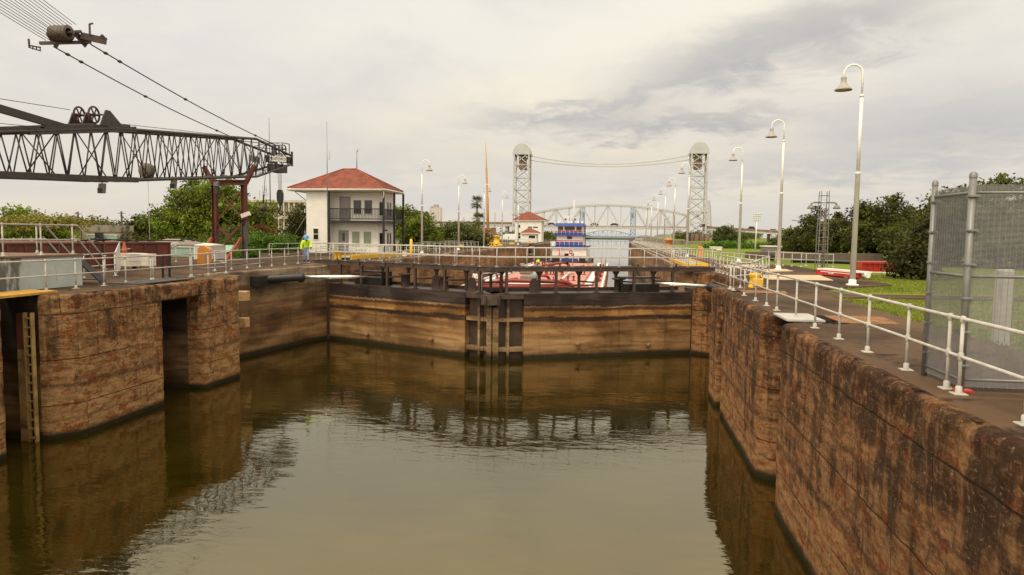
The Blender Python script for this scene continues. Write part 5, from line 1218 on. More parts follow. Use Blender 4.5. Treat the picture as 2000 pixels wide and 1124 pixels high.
MB().add([(a.x-.3, 59.9, zb_-.1), (b.x+.4, 59.9, zb_-.1), (b.x+.1, 61.2, zt_), (a.x, 61.2, zt_), (b.x+.4, 62.5, zb_-.1), (a.x-.3, 62.5, zb_-.1)], [(0, 1, 2, 3), (3, 2, 4, 5), (1, 4, 2), (0, 3, 5), (0, 5, 4, 1)]).build('roof', teal, t)
# sheds
def shed(label, pl, pr, pt, pb, y, tealband=False):
    a, b = aty(pl, pb, y), aty(pr, pb, y); zt_ = aty(pl, pt, y+3).z
    t = thing('shed', label, 'shed', ((a.x+b.x)/2, y, ZD))
    MB().box(a.x+.2, y+.3, ZD-.1, b.x-.2, y+6, a.z-.05).build('wall', pm('shed_wall', (.25, .22, .18), .8), t)
    MB().add([(a.x, y, a.z), (b.x, y, a.z), (b.x-1.6, y+3, zt_), (a.x+.4, y+3, zt_), (b.x, y+6.2, a.z), (a.x, y+6.2, a.z), (a.x, y, a.z-.12), (b.x, y, a.z-.12)], [(0, 1, 2, 3), (3, 2, 4, 5), (1, 4, 2), (0, 3, 5), (6, 7, 1, 0)]).build('roof', roofgrey, t)
    if tealband: z1, z2 = aty(pl, 468, y+3.3).z, aty(pl, 459, y+3.3).z; MB().box(a.x-1, y+3.2, z1, b.x-3.5, y+3.4, z2).build('ridge_panel', teal, t); MB().box(a.x-1.1, y+3.15, z2, b.x-3.4, y+3.45, z2+.06).build('ridge_cap', offwhite, t)
shed('grey sheet roof shed with a teal ridge panel behind the red hull', 140, 247, 467, 476.5, 56, True)
shed('low grey pyramid roof shed left of the big green tree', 278, 345, 466, 478, 60)
# old concrete building
a, b = aty(-60, 437, 58), aty(146, 441, 58)
t = thing('concrete_building', 'low old concrete building with stained roof band and dark bays at far left', 'building', (b.x-4, 58, ZD))
z1, z2 = aty(70, 452, 58).z, aty(70, 438, 58).z
MB().box(a.x, 58.0, z1, b.x, 66, z2).build('roof_band', pm('stained_concrete', (.40, .35, .28), .85, 0, .15, 1, (.10, .075, .055), .5, 1.6, .3, 12, (1, 1, .4)), t)
m = MB(); m.box(a.x, 58.9, ZD-.1, b.x-.1, 65.9, z1); m.build('wall', pm('cream_wall', (.52, .46, .34), .8, 0, .1, 1), t)
m = MB()
for k in range(12): x = a.x+.6+k*(b.x-a.x-1.0)/11; m.box(x, 58.3, ZD-.1, x+.30, 58.89, z1-.003)
m.build('columns', pm('cream_wall', None), t) if False else m.build('columns', MATS['cream_wall'], t)
for k in range(5): x = a.x+3.6+k*2.3; MB().box(x, 58.86, z1-1.0, x+.9, 58.895, z1-.08).build('window', glassdark, t)
# beige office
beige = pm('beige_facade', (.56, .50, .37), .8, 0, .08, .6, (.30, .25, .18), .62, 1, .2)
a, b = aty(470, 391, 100), aty(597, 391, 100); t = thing('office_building', 'beige office block with vertical fins left of the control house', 'building', ((a.x+b.x)/2, 100, ZD))
MB().box(a.x, 100.6, ZD-.1, b.x, 112, a.z-.35).build('wall', beige, t); MB().box(a.x-.2, 100, a.z-.34, b.x+.2, 112.2, a.z).build('parapet', pm('stained_parapet', (.50, .45, .36), .8, 0, .1, 1, (.14, .11, .08), .52, 2, .2), t)
zf = aty(550, 425, 100).z
MB().box(a.x, 100.1, zf-.22, b.x, 100.59, zf+.18).build('floor_band', MATS['stained_parapet'], t)
m = MB()
for k in range(13): x = a.x+.2+k*(b.x-a.x-.4)/12; m.box(x-.09, 100.05, ZD-.1, x+.09, 100.58, zf-.222); m.box(x-.09, 100.05, zf+.182, x+.09, 100.58, a.z-.342)
m.build('fins', beige, t)
for k in range(12):
    x = a.x+.2+(k+.5)*(b.x-a.x-.4)/12
    for z0_, z1 in ((ZD+.2, zf-.5), (zf+.4, a.z-.7)): MB().box(x-.11, 100.55, z0_, x+.14, 100.598, z1).build('window', pm('bronze_glass', (.16, .13, .10), .25, 0, .2, 1), t)
# distant buildings left
grp = pm('silo_concrete', (.36, .33, .30), .8, 0, .06, .2)
c = aty(850, 432, 500); t = thing('grain_silo', 'distant grey concrete silo block above the trees', 'silo', (c.x, 500, ZD)); z0_ = aty(850, 406, 500).z
for k in range(5): MB().lathe([(1.55, ZD-5), (1.55, z0_), (0, z0_+.05)], (c.x-3.2+k*1.75, 500, 0), 12).build('bin', grp, t)
MB().box(c.x-1.2, 499, z0_, c.x+2.2, 502, aty(850, 400, 500).z).build('head_house', grp, t); MB().box(c.x-3.5, 499.5, z0_, c.x-1.8, 501, z0_+.8).build('hoist_house', brickm, t)
a, b = aty(915, 446, 230), aty(959, 446, 230); t = thing('brick_building', 'brown brick building right of the flowering tree', 'building', ((a.x+b.x)/2, 230, ZD)); MB().box(a.x-4, 230, ZD-.1, b.x, 240, a.z).build('wall', brickm, t); MB().box(a.x-4.1, 229.9, a.z, b.x+.1, 240.1, a.z+.3).build('parapet', pm('brick_cap', (.30, .2, .14), .8), t)
for px, w_ in ((935, 4), (943, 3.5), (951, 5)): q = aty(px, 459, 230); MB().box(q.x-.5, 229.95, q.z-.8, q.x+.4, 229.99, q.z+.8).build('window', glassdark, t)
a, b = aty(968, 468, 240), aty(1003, 468, 240); t = thing('warehouse', 'pale grey gable roofed warehouse left of the distant control house', 'warehouse', ((a.x+b.x)/2, 240, ZD)); zz = aty(990, 457, 244).z
MB().box(a.x, 240, ZD-.1, b.x+2, 250, a.z+.1).build('wall', greyconc, t); MB().add([(a.x-.5, 239.6, a.z), (b.x+2, 239.6, a.z), (b.x+2, 245, zz), (a.x+3, 245, zz), (b.x+2, 250.4, a.z), (a.x-.5, 250.4, a.z)], [(0, 1, 2, 3), (3, 2, 4, 5), (0, 3, 5)]).build('roof', pm('pale_roof', (.42, .43, .42), .6), t)
m = MB(); p0, p1 = aty(953.5, 443, 320), aty(948.5, 280, 320); m.path([p0-Vector((0, 0, 5.5)), p0.lerp(p1, .35), p0.lerp(p1, .36), p0.lerp(p1, .7), p0.lerp(p1, .71), p1], [.70, .62, .50, .46, .34, .16], 8)
one(m, 'crane_boom', pm('mast_orange', (.50, .26, .09), .5), 'tall thin orange telescopic boom leaning left of the left bridge tower', 'crane boom')
for (px, pyt, y, lab) in ((967, 415, 300, 'thin grey pole left of the distant control house'), (906, 425, 200, 'grey utility pole above the flowering tree'), (517, 362, 150, 'lattice radio aerial above the beige office, right of two'), (507, 372, 150, 'thin pole aerial above the beige office, left of two')):
    c = aty(px, pyt, y); m = MB(); m.path([(c.x, y, ZD), (c.x, y, c.z)], .14 if y > 160 else .06, 6)
    if px == 517:
        for k in range(6): a = k*1.05; m.tube((c.x+.5*math.cos(a), y+.5*math.sin(a), c.z-2.6), (c.x+.5*math.cos(a), y+.5*math.sin(a), c.z), .035, 4); m.tube((c.x, y, c.z-1-.2*k), (c.x+.5*math.cos(a), y+.5*math.sin(a), c.z-1-.2*k), .03, 4)
    one(m, 'utility_pole', galv, lab, 'pole')
for px, pyt, y, lab in ((6, 405, 75, 'dark utility pole at the far left above the white rails'), (152, 414, 85, 'dark utility pole behind the shed roofs, left of two'), (237, 413, 90, 'dark utility pole above the tangled tree, right of two')):
    c = aty(px, pyt, y); m = MB(); m.path([(c.x, y, ZD), (c.x, y, c.z)], .12, 6); m.bar((c.x-.6, y, c.z-.3), (c.x+.6, y, c.z-.3), .08); one(m, 'utility_pole', bark, lab, 'pole')
c = atx(440, 425, BX+.5); m = MB(); q = atx(289, 515, -29.0); tq = atx(289, 352, -28.3); m.tube((tq.x, tq.y, ZD-.05), (tq.x, tq.y, sec(tq.y)[1]), .014, 5); one(m, 'hanging_line', pm('line_white', (.6, .58, .52), .6), 'thin pale line hanging straight down from the crane boom', 'line')
# ------------------------------------------------------------------ tank barge and towboat in the chamber
BXL, BXR, BY0, BY1, BZ = -16.3, -1.0, 70.0, 139.0, 1.2
t = thing('tank_barge', 'wide pinkish red tank barge with deck piping lying behind the gate', 'barge', (-8.6, 100, 0))
m = MB(); m.prism([(BXL, BY0+1), (BXL+1.0, BY0), (BXR-1.0, BY0), (BXR, BY0+1), (BXR, BY1), (BXL, BY1)], -1.0, BZ); m.build('hull', bargered, t)
m = MB()
for x in (BXL+.1, BXR-.35): m.box(x, BY0+1, BZ+.003, x+.25, BY1, BZ+.18)
m.box(BXL+1, BY0+.1, BZ+.003, BXR-1, BY0+.3, BZ+.2); m.build('gunwale', tugwhite, t)
m = MB()
for x in (BXL+1.3, BXR-2.1): m.box(x, 76, BZ+.003, x+.7, BY1-2, BZ+.28)
m.build('coaming', tugwhite, t)
MB().box(BXL+2.3, 77, BZ+.003, BXR-2.5, BY1-3, BZ+.20).build('trunk_deck', bargered, t)
def P(px, py, z): return atz(px, py, z)
zt = BZ+.2
pipes = [([P(962, 559, zt+.2), P(974, 550, zt+.6), P(1000, 548.5, zt+.75), P(1050, 549.5, zt+.75), P(1100, 551, zt+.75), P(1110, 554, zt+.55), P(1119, 559, zt+.2)], .21), ([P(1037, 539, zt+.6), P(1060, 538.5, zt+.6), P(1070, 541, zt+.55), P(1073, 546, zt+.2)], .17), ([P(930, 560, zt+.3), P(1000, 560, zt+.3), P(1110, 561, zt+.3)], .13), ([P(940, 556, zt+.35), P(1000, 557, zt+.35), P(1150, 558, zt+.35)], .12), ([P(925, 551, zt+.5), P(960, 552, zt+.5), P(1010, 544, zt+.5)], .12), ([P(1072, 517, zt+.7), P(1095, 514, zt+1.2), P(1108, 515, zt+1.2), P(1112, 521, zt+.3)], .22), ([P(1060, 519, zt+.9), P(1082, 517, zt+.9)], .2), ([P(1085, 524, zt+.3), P(1170, 522, zt+.3)], .14), ([P(1100, 560, zt+.25), P(1160, 557, zt+.25)], .10)]
for pts, r in pipes: MB().path(pts, r, 10).build('pipe', pipered, t)
MB().path([P(1060, 562, zt+.2), P(1120, 520, zt+.2)], .10, 8).build('white_pipe', tugwhite, t) if False else MB().path([P(1096, 547, zt+.3), P(1116, 530, zt+.3)], .12, 8).build('pipe', tugwhite, t)
m = MB(); m.path([P(985, 554, zt+.3), P(1022, 555, zt+.3), P(1085, 555, zt+.3)], .09, 8); m.path([P(1000, 551, zt+.2), P(1040, 552.5, zt+.2)], .08, 8); m.build('pipe', tugwhite, t)
rr = random.Random(4)
for k, (px, py, n) in enumerate([(930, 557, 4), (1075, 537, 4), (1090, 538, 4), (1132, 537, 2), (1082, 556, 3), (1108, 549, 2), (1045, 517, 4), (1068, 520, 3), (1140, 526, 2), (1165, 540, 2), (975, 545, 2), (1060, 530, 2)]):
    c = P(px, py, zt); m = MB()
    for i in range(n):
        x, y = c.x+rr.uniform(-.9, .9), c.y+rr.uniform(-.8, .8)
        m.lathe([(.22, 0), (.22, .12), (.11, .14), (.11, .5), (.2, .52), (.2, .6), (0, .6)], (x, y, zt), 10)
        m.tube((x, y, zt+.6), (x, y, zt+.85), .03, 6); m.path([(x+.16*math.cos(a), y+.16*math.sin(a), zt+.86) for a in [j*.785 for j in range(8)]], .02, 5, True)
    m.build('valve', pipered, t)
c = P(1031, 557, zt); e = thing('pump_engine', 'grey diesel pump set with tan muffler on the barge deck', 'pump', c)
w_ = (P(1048, 557, zt)-P(1015, 557, zt)).x
MB().cbox(c.x-w_/2, c.y, zt, c.x+w_/2, c.y+1.6, zt+.95, .05).build('engine_box', pm('engine_grey', (.16, .17, .17), .5, 0, .15, 3), e)
MB().cbox(c.x-w_*.2, c.y-.03, zt+.15, c.x+w_*.35, c.y-.002, zt+.4, .01).build('grille', galv, e)
m = MB(); m.lathe([(0, -.75), (.28, -.72), (.34, -.6), (.34, .6), (.28, .72), (0, .75)], (c.x-.3, c.y+.8, zt+1.42), 14, 'x'); m.build('muffler', pm('muffler_tan', (.34, .26, .19), .6, 0, .15, 4), e)
m = MB(); m.path([(c.x-.95, c.y+.8, zt+1.42), (c.x-1.25, c.y+.8, zt+1.5), (c.x-1.35, c.y+.8, zt+1.8)], .10, 8); m.build('exhaust', dark, e)
MB().cbox(c.x+.2, c.y+.3, zt+.95, c.x+w_*.48, c.y+1.2, zt+1.2, .04).build('tank', pm('tank_teal', (.22, .38, .40), .5), e)
for px, py in ((1056, 522), (1020, 519), (1137, 523), (1162, 521), (995, 534)):
    c = P(px, py, zt); m = MB()
    for j in range(3): m.path([c+Vector((.45*math.cos(a)*(1-.12*j), .45*math.sin(a)*(1-.12*j), .08+.13*j)) for a in [i*.52 for i in range(12)]], .075, 6, True)
    one(m, 'rope_coil', ropem, {1056: 'pale coil of rope on the barge deck below the tug', 1020: 'pale coil of rope at the left of the barge stern', 1137: 'coil of rope right of the red deck pipes by the tug', 1162: 'coil of rope near the right edge of the barge stern', 995: 'coil of rope on the left edge of the barge deck'}[px], 'rope')
for k in range(5):
    y = 84+k*9.5; m = MB(); m.lathe([(.14, 0), (.14, .5), (.2, .52), (.2, .58), (0, .6)], (BXR-.8, y, BZ), 8); m.lathe([(.14, 0), (.14, .5), (.2, .52), (.2, .58), (0, .6)], (BXR-.8, y+.7, BZ), 8); m.build('bitts', pipered, t)
    m = MB(); m.box(BXR-1.25, y+2, BZ+.003, BXR-.5, y+2.8, BZ+.22); m.build('hatch', pipered, t)
# towboat
TX, TY = -9.25, 141.0
t = thing('towboat', 'white and blue pushboat with three decks behind the red barge', 'towboat', (TX, TY, 0))
def tz(py, y=TY): return aty(1115, py, y).z
m = MB(); m.prism([(TX-4.4, TY-.5), (TX+4.4, TY-.5), (TX+4.4, TY+26), (TX-4.4, TY+26)], -1, 1.6); m.build('hull', pm('tug_hull', (.04, .035, .035), .5), t)
s0, s1, s2, s3 = tz(512), tz(482), tz(459), tz(438)
MB().box(TX-3.55, TY+2, 1.603, TX+3.55, TY+22, s1-.2).build('deck_house', tugwhite, t)
MB().box(TX-2.75, TY+3.0, s1+.16, TX+2.75, TY+18, s2-.16).build('cabin', tugwhite, t)
MB().box(TX-2.65, TY+3.2, s2+.103, TX+2.65, TY+10, s3-.25).build('wheelhouse', tugwhite, t)
for (z, ex, y0_) in ((s1, 3.95, 1.4), (s2, 3.5, 2.2)):
    MB().box(TX-ex, TY+y0_, z-.19, TX+ex, TY+20, z+.0).build('deck_edge', bluepaint, t)
MB().box(TX-2.85, TY+2.85, s1+.003, TX+2.85, TY+2.98, s1+.92).build('blue_front_band', bluepaint, t)
MB().box(TX-2.78, TY+2.96, s1+1.08, TX+2.78, TY+2.995, s1+1.24).build('red_stripe', signred, t)
MB().box(TX-2.72, TY+3.05, s2+.004, TX+2.72, TY+3.19, s2+.62).build('blue_front_band', bluepaint, t)
MB().box(TX-3.57, TY+1.95, s1-2.15, TX+3.57, TY+1.998, s1-1.98).build('red_stripe', signred, t)
MB().box(TX-1.6, TY+1.93, s1-3.2, TX+1.9, TY+1.995, s1-2.5).build('blue_front_band', bluepaint, t)
m = MB(); m.add([(TX-3.2, TY+2.3, s3-.35), (TX+3.2, TY+2.3, s3-.35), (TX+3.2, TY+11, s3-.35), (TX-3.2, TY+11, s3-.35), (TX-2.9, TY+2.9, s3+.22), (TX+2.9, TY+2.9, s3+.22), (TX+2.9, TY+10.5, s3+.22), (TX-2.9, TY+10.5, s3+.22)], [(3, 2, 1, 0), (4, 5, 6, 7), (0, 1, 5, 4), (1, 2, 6, 5), (2, 3, 7, 6), (3, 0, 4, 7)]); m.build('wheelhouse_roof', bluepaint, t)
MB().box(TX-2.68, TY+3.10, s2+.66, TX+2.68, TY+3.18, s2+.82).build('red_sill', signred, t)
for x0, x1 in ((-2.5, -1.45), (-1.1, 1.0), (1.35, 2.45)): MB().box(TX+x0, TY+3.12, s2+.86, TX+x1, TY+3.197, s3-.5).build('wheelhouse_window', glassdark, t)
f = MB().box(TX-.65, TY+2.9, s1+1.45, TX+.55, TY+2.99, s1+2.2).build('cabin_window', trim, t); MB().box(TX-.56, TY+2.88, s1+1.53, TX+.46, TY+2.899, s1+2.12).build('pane', glassdark, f)
for x in (-3.3, 2.2): MB().box(TX+x, TY-.9, 1.4, TX+x+1.35, TY-.1, s1-2.35).build('tow_knee', pm('knee_rubber', (.012, .011, .011), .7), t)
for x0, x1 in ((-1.0, -.1), (.5, 1.0)): MB().box(TX+x0, TY+1.96, 1.9, TX+x1, TY+1.997, 3.1).build('door', glassdark, t)
m = MB(); m.path([(TX-1.95, TY+.8, 1.6), (TX-1.95, TY+.8, s1-.25)], .12, 8); m.box(TX-2.4, TY+.6, s1-.35, TX-1.5, TY+1.0, s1-.1); m.build('red_post', signred, t)
q = MB().cbox(TX+.05, TY+1.9, s1-1.55, TX+.65, TY+1.99, s1-.85, .02).build('red_sign', signred, t); MB().box(TX+.22, TY+1.88, s1-1.35, TX+.48, TY+1.898, s1-1.05).build('sign_mark', tugwhite, q)
for z, ex, y0_ in ((s1, 3.9, 1.45), (s2, 3.45, 2.25)):
    m = MB()
    for zz in (.5, .95): m.path([(TX-ex, TY+12, z+zz), (TX-ex, TY+y0_, z+zz), (TX+ex, TY+y0_, z+zz), (TX+ex, TY+12, z+zz)], .035, 6)
    for i in range(9): x = TX-ex+2*ex*i/8; m.tube((x, TY+y0_, z), (x, TY+y0_, z+.95), .03, 6)
    m.build('guard_rail', tugwhite, t)
m = MB(); m.path([(TX+.55, TY+7, s3), (TX+.55, TY+7, s3+5.3)], [.16, .07], 8)
for k in range(5): m.box(TX+.38, TY+6.9, s3+3.2+k*.45, TX+.72, TY+7.1, s3+3.35+k*.45)
m.bar((TX-1.6, TY+6, s3+1.75), (TX+.4, TY+6, s3+1.75), .14); m.tube((TX-.6, TY+6, s3), (TX-.6, TY+6, s3+1.75), .06, 6); m.tube((TX-2.2, TY+6, s3), (TX-2.2, TY+6, s3+1.4), .03, 5); m.tube((TX+1.9, TY+6, s3), (TX+1.9, TY+6, s3+2.0), .03, 5); m.build('radar_mast', tugwhite, t)
for x in (-1.0, 1.0):
    m = MB(); m.lathe([(0, -.2), (.3, -.22), (.34, -.1), (.34, .12), (0, .28)], (TX+x, TY+3.6, s3+1.1), 12, 'y'); m.tube((TX+x, TY+3.6, s3+.15), (TX+x, TY+3.6, s3+.8), .06, 6); q = m.build('searchlight', tugwhite, t)
    m = MB(); m.lathe([(.24, -.225), (0, -.226)], (TX+x, TY+3.6, s3+1.1), 12, 'y'); m.build('lens', pm('search_lens', (.12, .09, .06), .1), q)
m = MB()
for x in (-2.4, -.3, .3, 1.6, 2.5): m.lathe([(.0, .45), (.16, .40), (.22, .25), (.22, 0)], (TX+x, TY+4, s3+.2), 8)
m.build('antenna_dome', tugwhite, t)
for sx in (-1, 1): m = MB(); m.path([(TX+sx*2.5, TY+14, s1), (TX+sx*2.5, TY+14, s3-.2)], .38, 10); m.build('exhaust_stack', dark, t)
for sx in (-1, 1): m = MB(); m.path([(TX+sx*3.9, TY+1, 1.7), (TX+sx*5.2, TY-6, BZ+.3)], .03, 5); one(m, 'tow_wire', ropem, 'taut wire from the tug to the barge, on its %s side' % ('wall' if sx < 0 else 'open water'), 'wire')
MB().cbox(TX-3.75, TY+1.6, s1+.01, TX-3.0, TY+2.4, s1+1.0, .03).build('life_raft_box', tugwhite, t)
# fenders at the far left chamber corner
for k, (px, py0, py1) in enumerate(((1069, 476, 482), (1070, 489, 496))): 
    a, b = aty(px-3, py0, 150), aty(px+4, py1, 150); t2 = thing('wall_fender', ('upper', 'lower')[k]+' black and white fender on the left chamber wall beside the tug', 'fender', (-18, 150, a.z))
    MB().cbox(-18.25, 147, b.z, -17.75, 152, a.z, .06).build('block', black, t2); MB().box(-18.2, 146.9, b.z-.18, -17.72, 152.1, b.z-.003).build('strip', offwhite, t2)
t = thing('fender_piles', 'row of dark timber fender piles with white bands at the far right chamber corner', 'fender', (4.3, 196, 0))
for k in range(5): MB().path([(4.35, 186+k*2.4, -.5), (4.35, 186+k*2.4, ZD+.25)], .26, 8).build('pile', pm('pile_dark', (.07, .045, .03), .85, 0, .3, 2), t)
for k in range(5): MB().path([(4.35, 186+k*2.4, 3.2), (4.35, 186+k*2.4, 3.6)], .28, 8).build('band', offwhite, t)
# ------------------------------------------------------------------ bridges
def truss_tower(t, xc, y, w, d, z0, z1, mat, r, nb, name='tower_leg'):
    for sx in (-1, 1):
        for sy in (-1, 1): MB().bar((xc+sx*w/2, y+sy*d/2, z0), (xc+sx*w/2*.96, y+sy*d/2*(.62 if sy > 0 else .9), z1), r*2).build(name, mat, t)
    m = MB(); hh = (z1-z0)/nb
    for k in range(nb):
        za, zb_ = z0+k*hh, z0+(k+1)*hh
        for sy in (-1, 1):
            yy = y+sy*d/2*.9; m.bar((xc-w/2, yy, za), (xc+w/2, yy, zb_), r); m.bar((xc+w/2, yy, za), (xc-w/2, yy, zb_), r); m.bar((xc-w/2, yy, zb_), (xc+w/2, yy, zb_), r)
        for sx in (-1, 1):
            xx = xc+sx*w/2*.98; m.bar((xx, y-d/2*.9, za), (xx, y+d/2*.8, zb_), r); m.bar((xx, y-d/2*.9, zb_), (xx, y+d/2*.8, zb_), r)
    m.build('tower_bracing', mat, t)
YB = 385
t = thing('lift_bridge', 'pale grey vertical lift bridge with two tall towers spanning the canal', 'bridge', (-4, YB, 0))
for xc, s in ((-52.0, 1), (44.2, -1)):
    truss_tower(t, xc, YB, 8.6, 11, 8.5 if s < 0 else 5, 52.5, bridgem, .38, 7)
    m = MB(); n = 14; R0 = 5.0
    prof = [(xc-4.9, 52.3), (xc+4.9, 52.3)]+[(xc+4.9*math.cos(a), 52.4+5.0*math.sin(a)) for a in [math.pi*i/n for i in range(n+1)]]
    m.yprism(prof, YB-5.0, YB-4.4); m.build('sheave_hood', bridgem, t); m = MB(); m.yprism(prof, YB+1.0, YB+1.6); m.build('sheave_hood', bridgem, t)
    m = MB(); m.lathe([(4.4, -4.3), (4.4, .9)], (xc, YB, 52.5), 24, 'y'); m.build('sheave', pm('sheave_dull', (.45, .43, .39), .5), t)
    m = MB(); m.box(xc-5.0, YB-5.3, 51.3, xc+5.0, YB+5, 52.28); m.build('tower_head', bridgem, t)
    m = MB(); m.cbox(xc+s*.3-2.0, YB-3.5, 43.5, xc+s*.3+1.8, YB+3, 50.5, .3); m.build('counterweight', pm('counterweight', (.22, .15, .11), .8, 0, .2, .3), t)
    m = MB(); m.box(xc-4.6, YB-5.6, 13.8, xc+4.6, YB-5.2, 14.6); m.box(xc-5.2, YB-6.2, 18.0 if s > 0 else 20.2, xc+5.2, YB-5.0, 18.5 if s > 0 else 20.9); m.box(xc-1, YB-7, 18.6, xc+1.5, YB-5.5, 20.8); m.build('machinery_platform', bridgem, t)
for xc, w_ in ((45.2, 10.4), (-52, 10.4)):
    m = MB(); n = 9
    for k in range(4): m.path([(xc-w_/2+1.3+k*2.6, YB-6.0, -1), (xc-w_/2+1.3+k*2.6, YB-6.0, 8.5)], 1.35, 10); 
    m.box(xc-w_/2, YB-6, -1, xc+w_/2, YB+7, 8.4); m.build('pier', brownconc, t)
m = MB(); m.path([(39.4, YB-12, -1), (39.4, YB-12, 9.2)], .9, 8); m.path([(38.2, YB-12, -1), (38.2, YB-12, 8.7)], .9, 8); m.build('dolphin', pm('dolphin_dark', (.035, .026, .02), .9), t)
x0, x1 = -47, 39.3; NP = 12
def topz(u): return 18.5+5.2*(1-(2*u-1)**2)
DZ = 11.2
for yy, nm in ((YB-4.6, 'near'), (YB+4.6, 'far')):
    m = MB()
    xs = [x0+(x1-x0)*i/NP for i in range(NP+1)]
    for i in range(NP):
        a, b = xs[i], xs[i+1]; m.bar((a, yy, topz(i/NP)), (b, yy, topz((i+1)/NP)), .95)
        if i % 2 == 0: m.bar((a, yy, topz(i/NP)), (b, yy, DZ), .50)
        else: m.bar((a, yy, DZ), (b, yy, topz((i+1)/NP)), .50)
    for i in range(NP+1): m.bar((xs[i], yy, DZ), (xs[i], yy, topz(i/NP)), .42)
    m.box(x0, yy-.3, DZ-.45, x1, yy+.3, DZ+.4); m.build('truss', bridgem, t)
m = MB(); m.box(x0, YB-4.2, DZ+.6, x1, YB+4.2, DZ+1.15)
for i in range(NP+1): x = x0+(x1-x0)*i/NP; m.bar((x, YB-4.6, topz(i/NP)), (x, YB+4.6, topz(i/NP)), .4)
m.build('deck', pm('bridge_deck', (.30, .26, .21), .8), t)
# cables between the towers
for dz in (0, -2.3):
    for o_ in (-1.5, 1.5):
        pts = [(-46.8+86*i/16, YB-3+o_, 50.6+dz-(4.6 if dz == 0 else 3.6)*(1-(i/8-1)**2)) for i in range(17)]
        m = MB(); m.path(pts, .10, 5); m.build('tower_cable', pm('cable_pale', (.42, .38, .30), .6), t)
# approach viaduct falling away to the right
t = thing('viaduct', 'long brown edged approach viaduct on slim piers right of the bridge', 'viaduct', (95, YB, 0))
vp = [(49, 12.0), (70, 10.9), (95, 9.4), (130, 7.8), (190, 5.6)]
m = MB(); m2 = MB(); m3 = MB()
for (a, za), (b, zb_) in zip(vp[:-1], vp[1:]):
    m.hexa([(a, YB-4, za-.4), (b, YB-4, zb_-.4), (b, YB+5, zb_-.4), (a, YB+5, za-.4), (a, YB-4, za), (b, YB-4, zb_), (b, YB+5, zb_), (a, YB+5, za)])
    m2.hexa([(a, YB-4.3, za-1.3), (b, YB-4.3, zb_-1.3), (b, YB-3.7, zb_-1.3), (a, YB-3.7, za-1.3), (a, YB-4.3, za-.41), (b, YB-4.3, zb_-.41), (b, YB-3.7, zb_-.41), (a, YB-3.7, za-.41)])
    m3.hexa([(a, YB-4.4, za-.4), (b, YB-4.4, zb_-.4), (b, YB-4.05, zb_-.4), (a, YB-4.05, za-.4), (a, YB-4.4, za+.75), (b, YB-4.4, zb_+.75), (b, YB-4.05, zb_+.75), (a, YB-4.05, za+.75)])
m.build('deck', pm('bridge_deck', None) if False else MATS['bridge_deck'], t); m2.build('girder', bridgem, t); m3.build('parapet', pm('viaduct_brown', (.20, .13, .085), .8, 0, .3, .4), t)
for px in (1436, 1500, 1534):
    c = aty(px, 470, YB); zz = np.interp(c.x, [v[0] for v in vp], [v[1] for v in vp])-1.32
    m = MB(); m.bar((c.x-.4, YB-3, 3), (c.x-.4, YB-3, zz), 1.0); m.build('pier', dark, t); m = MB(); m.bar((c.x+.7, YB-3, 3), (c.x+.7, YB-3, zz), .9); m.bar((c.x+.7, YB+4, 3), (c.x+.7, YB+4, zz), .9); m.build('pier', bridgem, t)
c, d = aty(1502, 459, YB), aty(1532, 481, YB); m = MB(); m.bar((c.x, YB-3, c.z), (d.x, YB-3, d.z), .4); m.bar((c.x, YB-3, d.z), (d.x, YB-3, c.z), .4); m.build('brace', bridgem, t)
t = thing('viaduct', 'grey approach viaduct behind the palms left of the bridge', 'viaduct', (-95, YB, 0))
z1 = aty(970, 437, YB).z
MB().box(-140, YB-4, z1-1.6, -56.5, YB+5, z1).build('deck', greyconc, t); MB().box(-140, YB-4.3, z1+.003, -56.5, YB-4.01, z1+.8).build('parapet', MATS['viaduct_brown'], t)
for k in range(6): MB().box(-136+k*15, YB-3, 3, -134.6+k*15, YB+3, z1-1.62).build('pier', greyconc, t)
# vehicles on the bridge
def car(label, px, y, z, col, L=4.6, van=False):
    c = aty(px, 445, y); x = c.x; t = thing('car', label, 'car', (x, y, z), 'vehicles crossing the bridge')
    h1 = 1.0; m = MB(); m.yprism([(x-L/2, z+.35), (x+L/2, z+.35), (x+L/2, z+.85), (x+L/2-.2, z+h1), (x-L/2+.1, z+h1), (x-L/2, z+.85)], y-.9, y+.9); m.build('body', col, t)
    m = MB(); hh = 2.1 if van else 1.5; m.yprism([(x-L*.36, z+h1+.002), (x+L*.34, z+h1+.002), (x+L*.20, z+hh), (x-L*.26, z+hh)], y-.8, y+.8); m.build('cabin', glassdark, t)
    for sx in (-1, 1):
        m = MB(); m.lathe([(0, -.12), (.34, -.12), (.34, .12), (0, .12)], (x+sx*L*.31, y-.82, z+.34), 10, 'y'); m.lathe([(0, -.12), (.34, -.12), (.34, .12), (0, .12)], (x+sx*L*.31, y+.82, z+.34), 10, 'y'); m.build('wheel', black, t)
cdark, csil, cred = pm('car_dark', (.04, .04, .045), .3), pm('car_silver', (.40, .40, .40), .3), pm('car_maroon', (.15, .04, .03), .3)
car('dark car on the lift span above the tug roof', 1161, YB-2, DZ+1.15, cdark); car('dark car on the lift span in the middle of the river gap', 1200, YB-2, DZ+1.15, cdark); car('dark car on the lift span left of the tug mast', 1077, YB-2, DZ+1.15, cdark)
def vz(px): x = aty(px, 450, YB-2).x; return x, float(np.interp(x, [v[0] for v in vp], [v[1] for v in vp]))
for px, lab, col, v in ((1415, 'dark car on the viaduct left of the third lamp post', cdark, False), (1468, 'dark van on the viaduct right of the third lamp post', cdark, True), (1510, 'silver car on the viaduct left of the second lamp post', csil, False), (1536, 'silver car on the lowest part of the viaduct', csil, False), (1374, 'maroon truck on the deck inside the right bridge tower', cred, True)):
    car(lab, px, YB-2, vz(px)[1], col, 5.0, v)
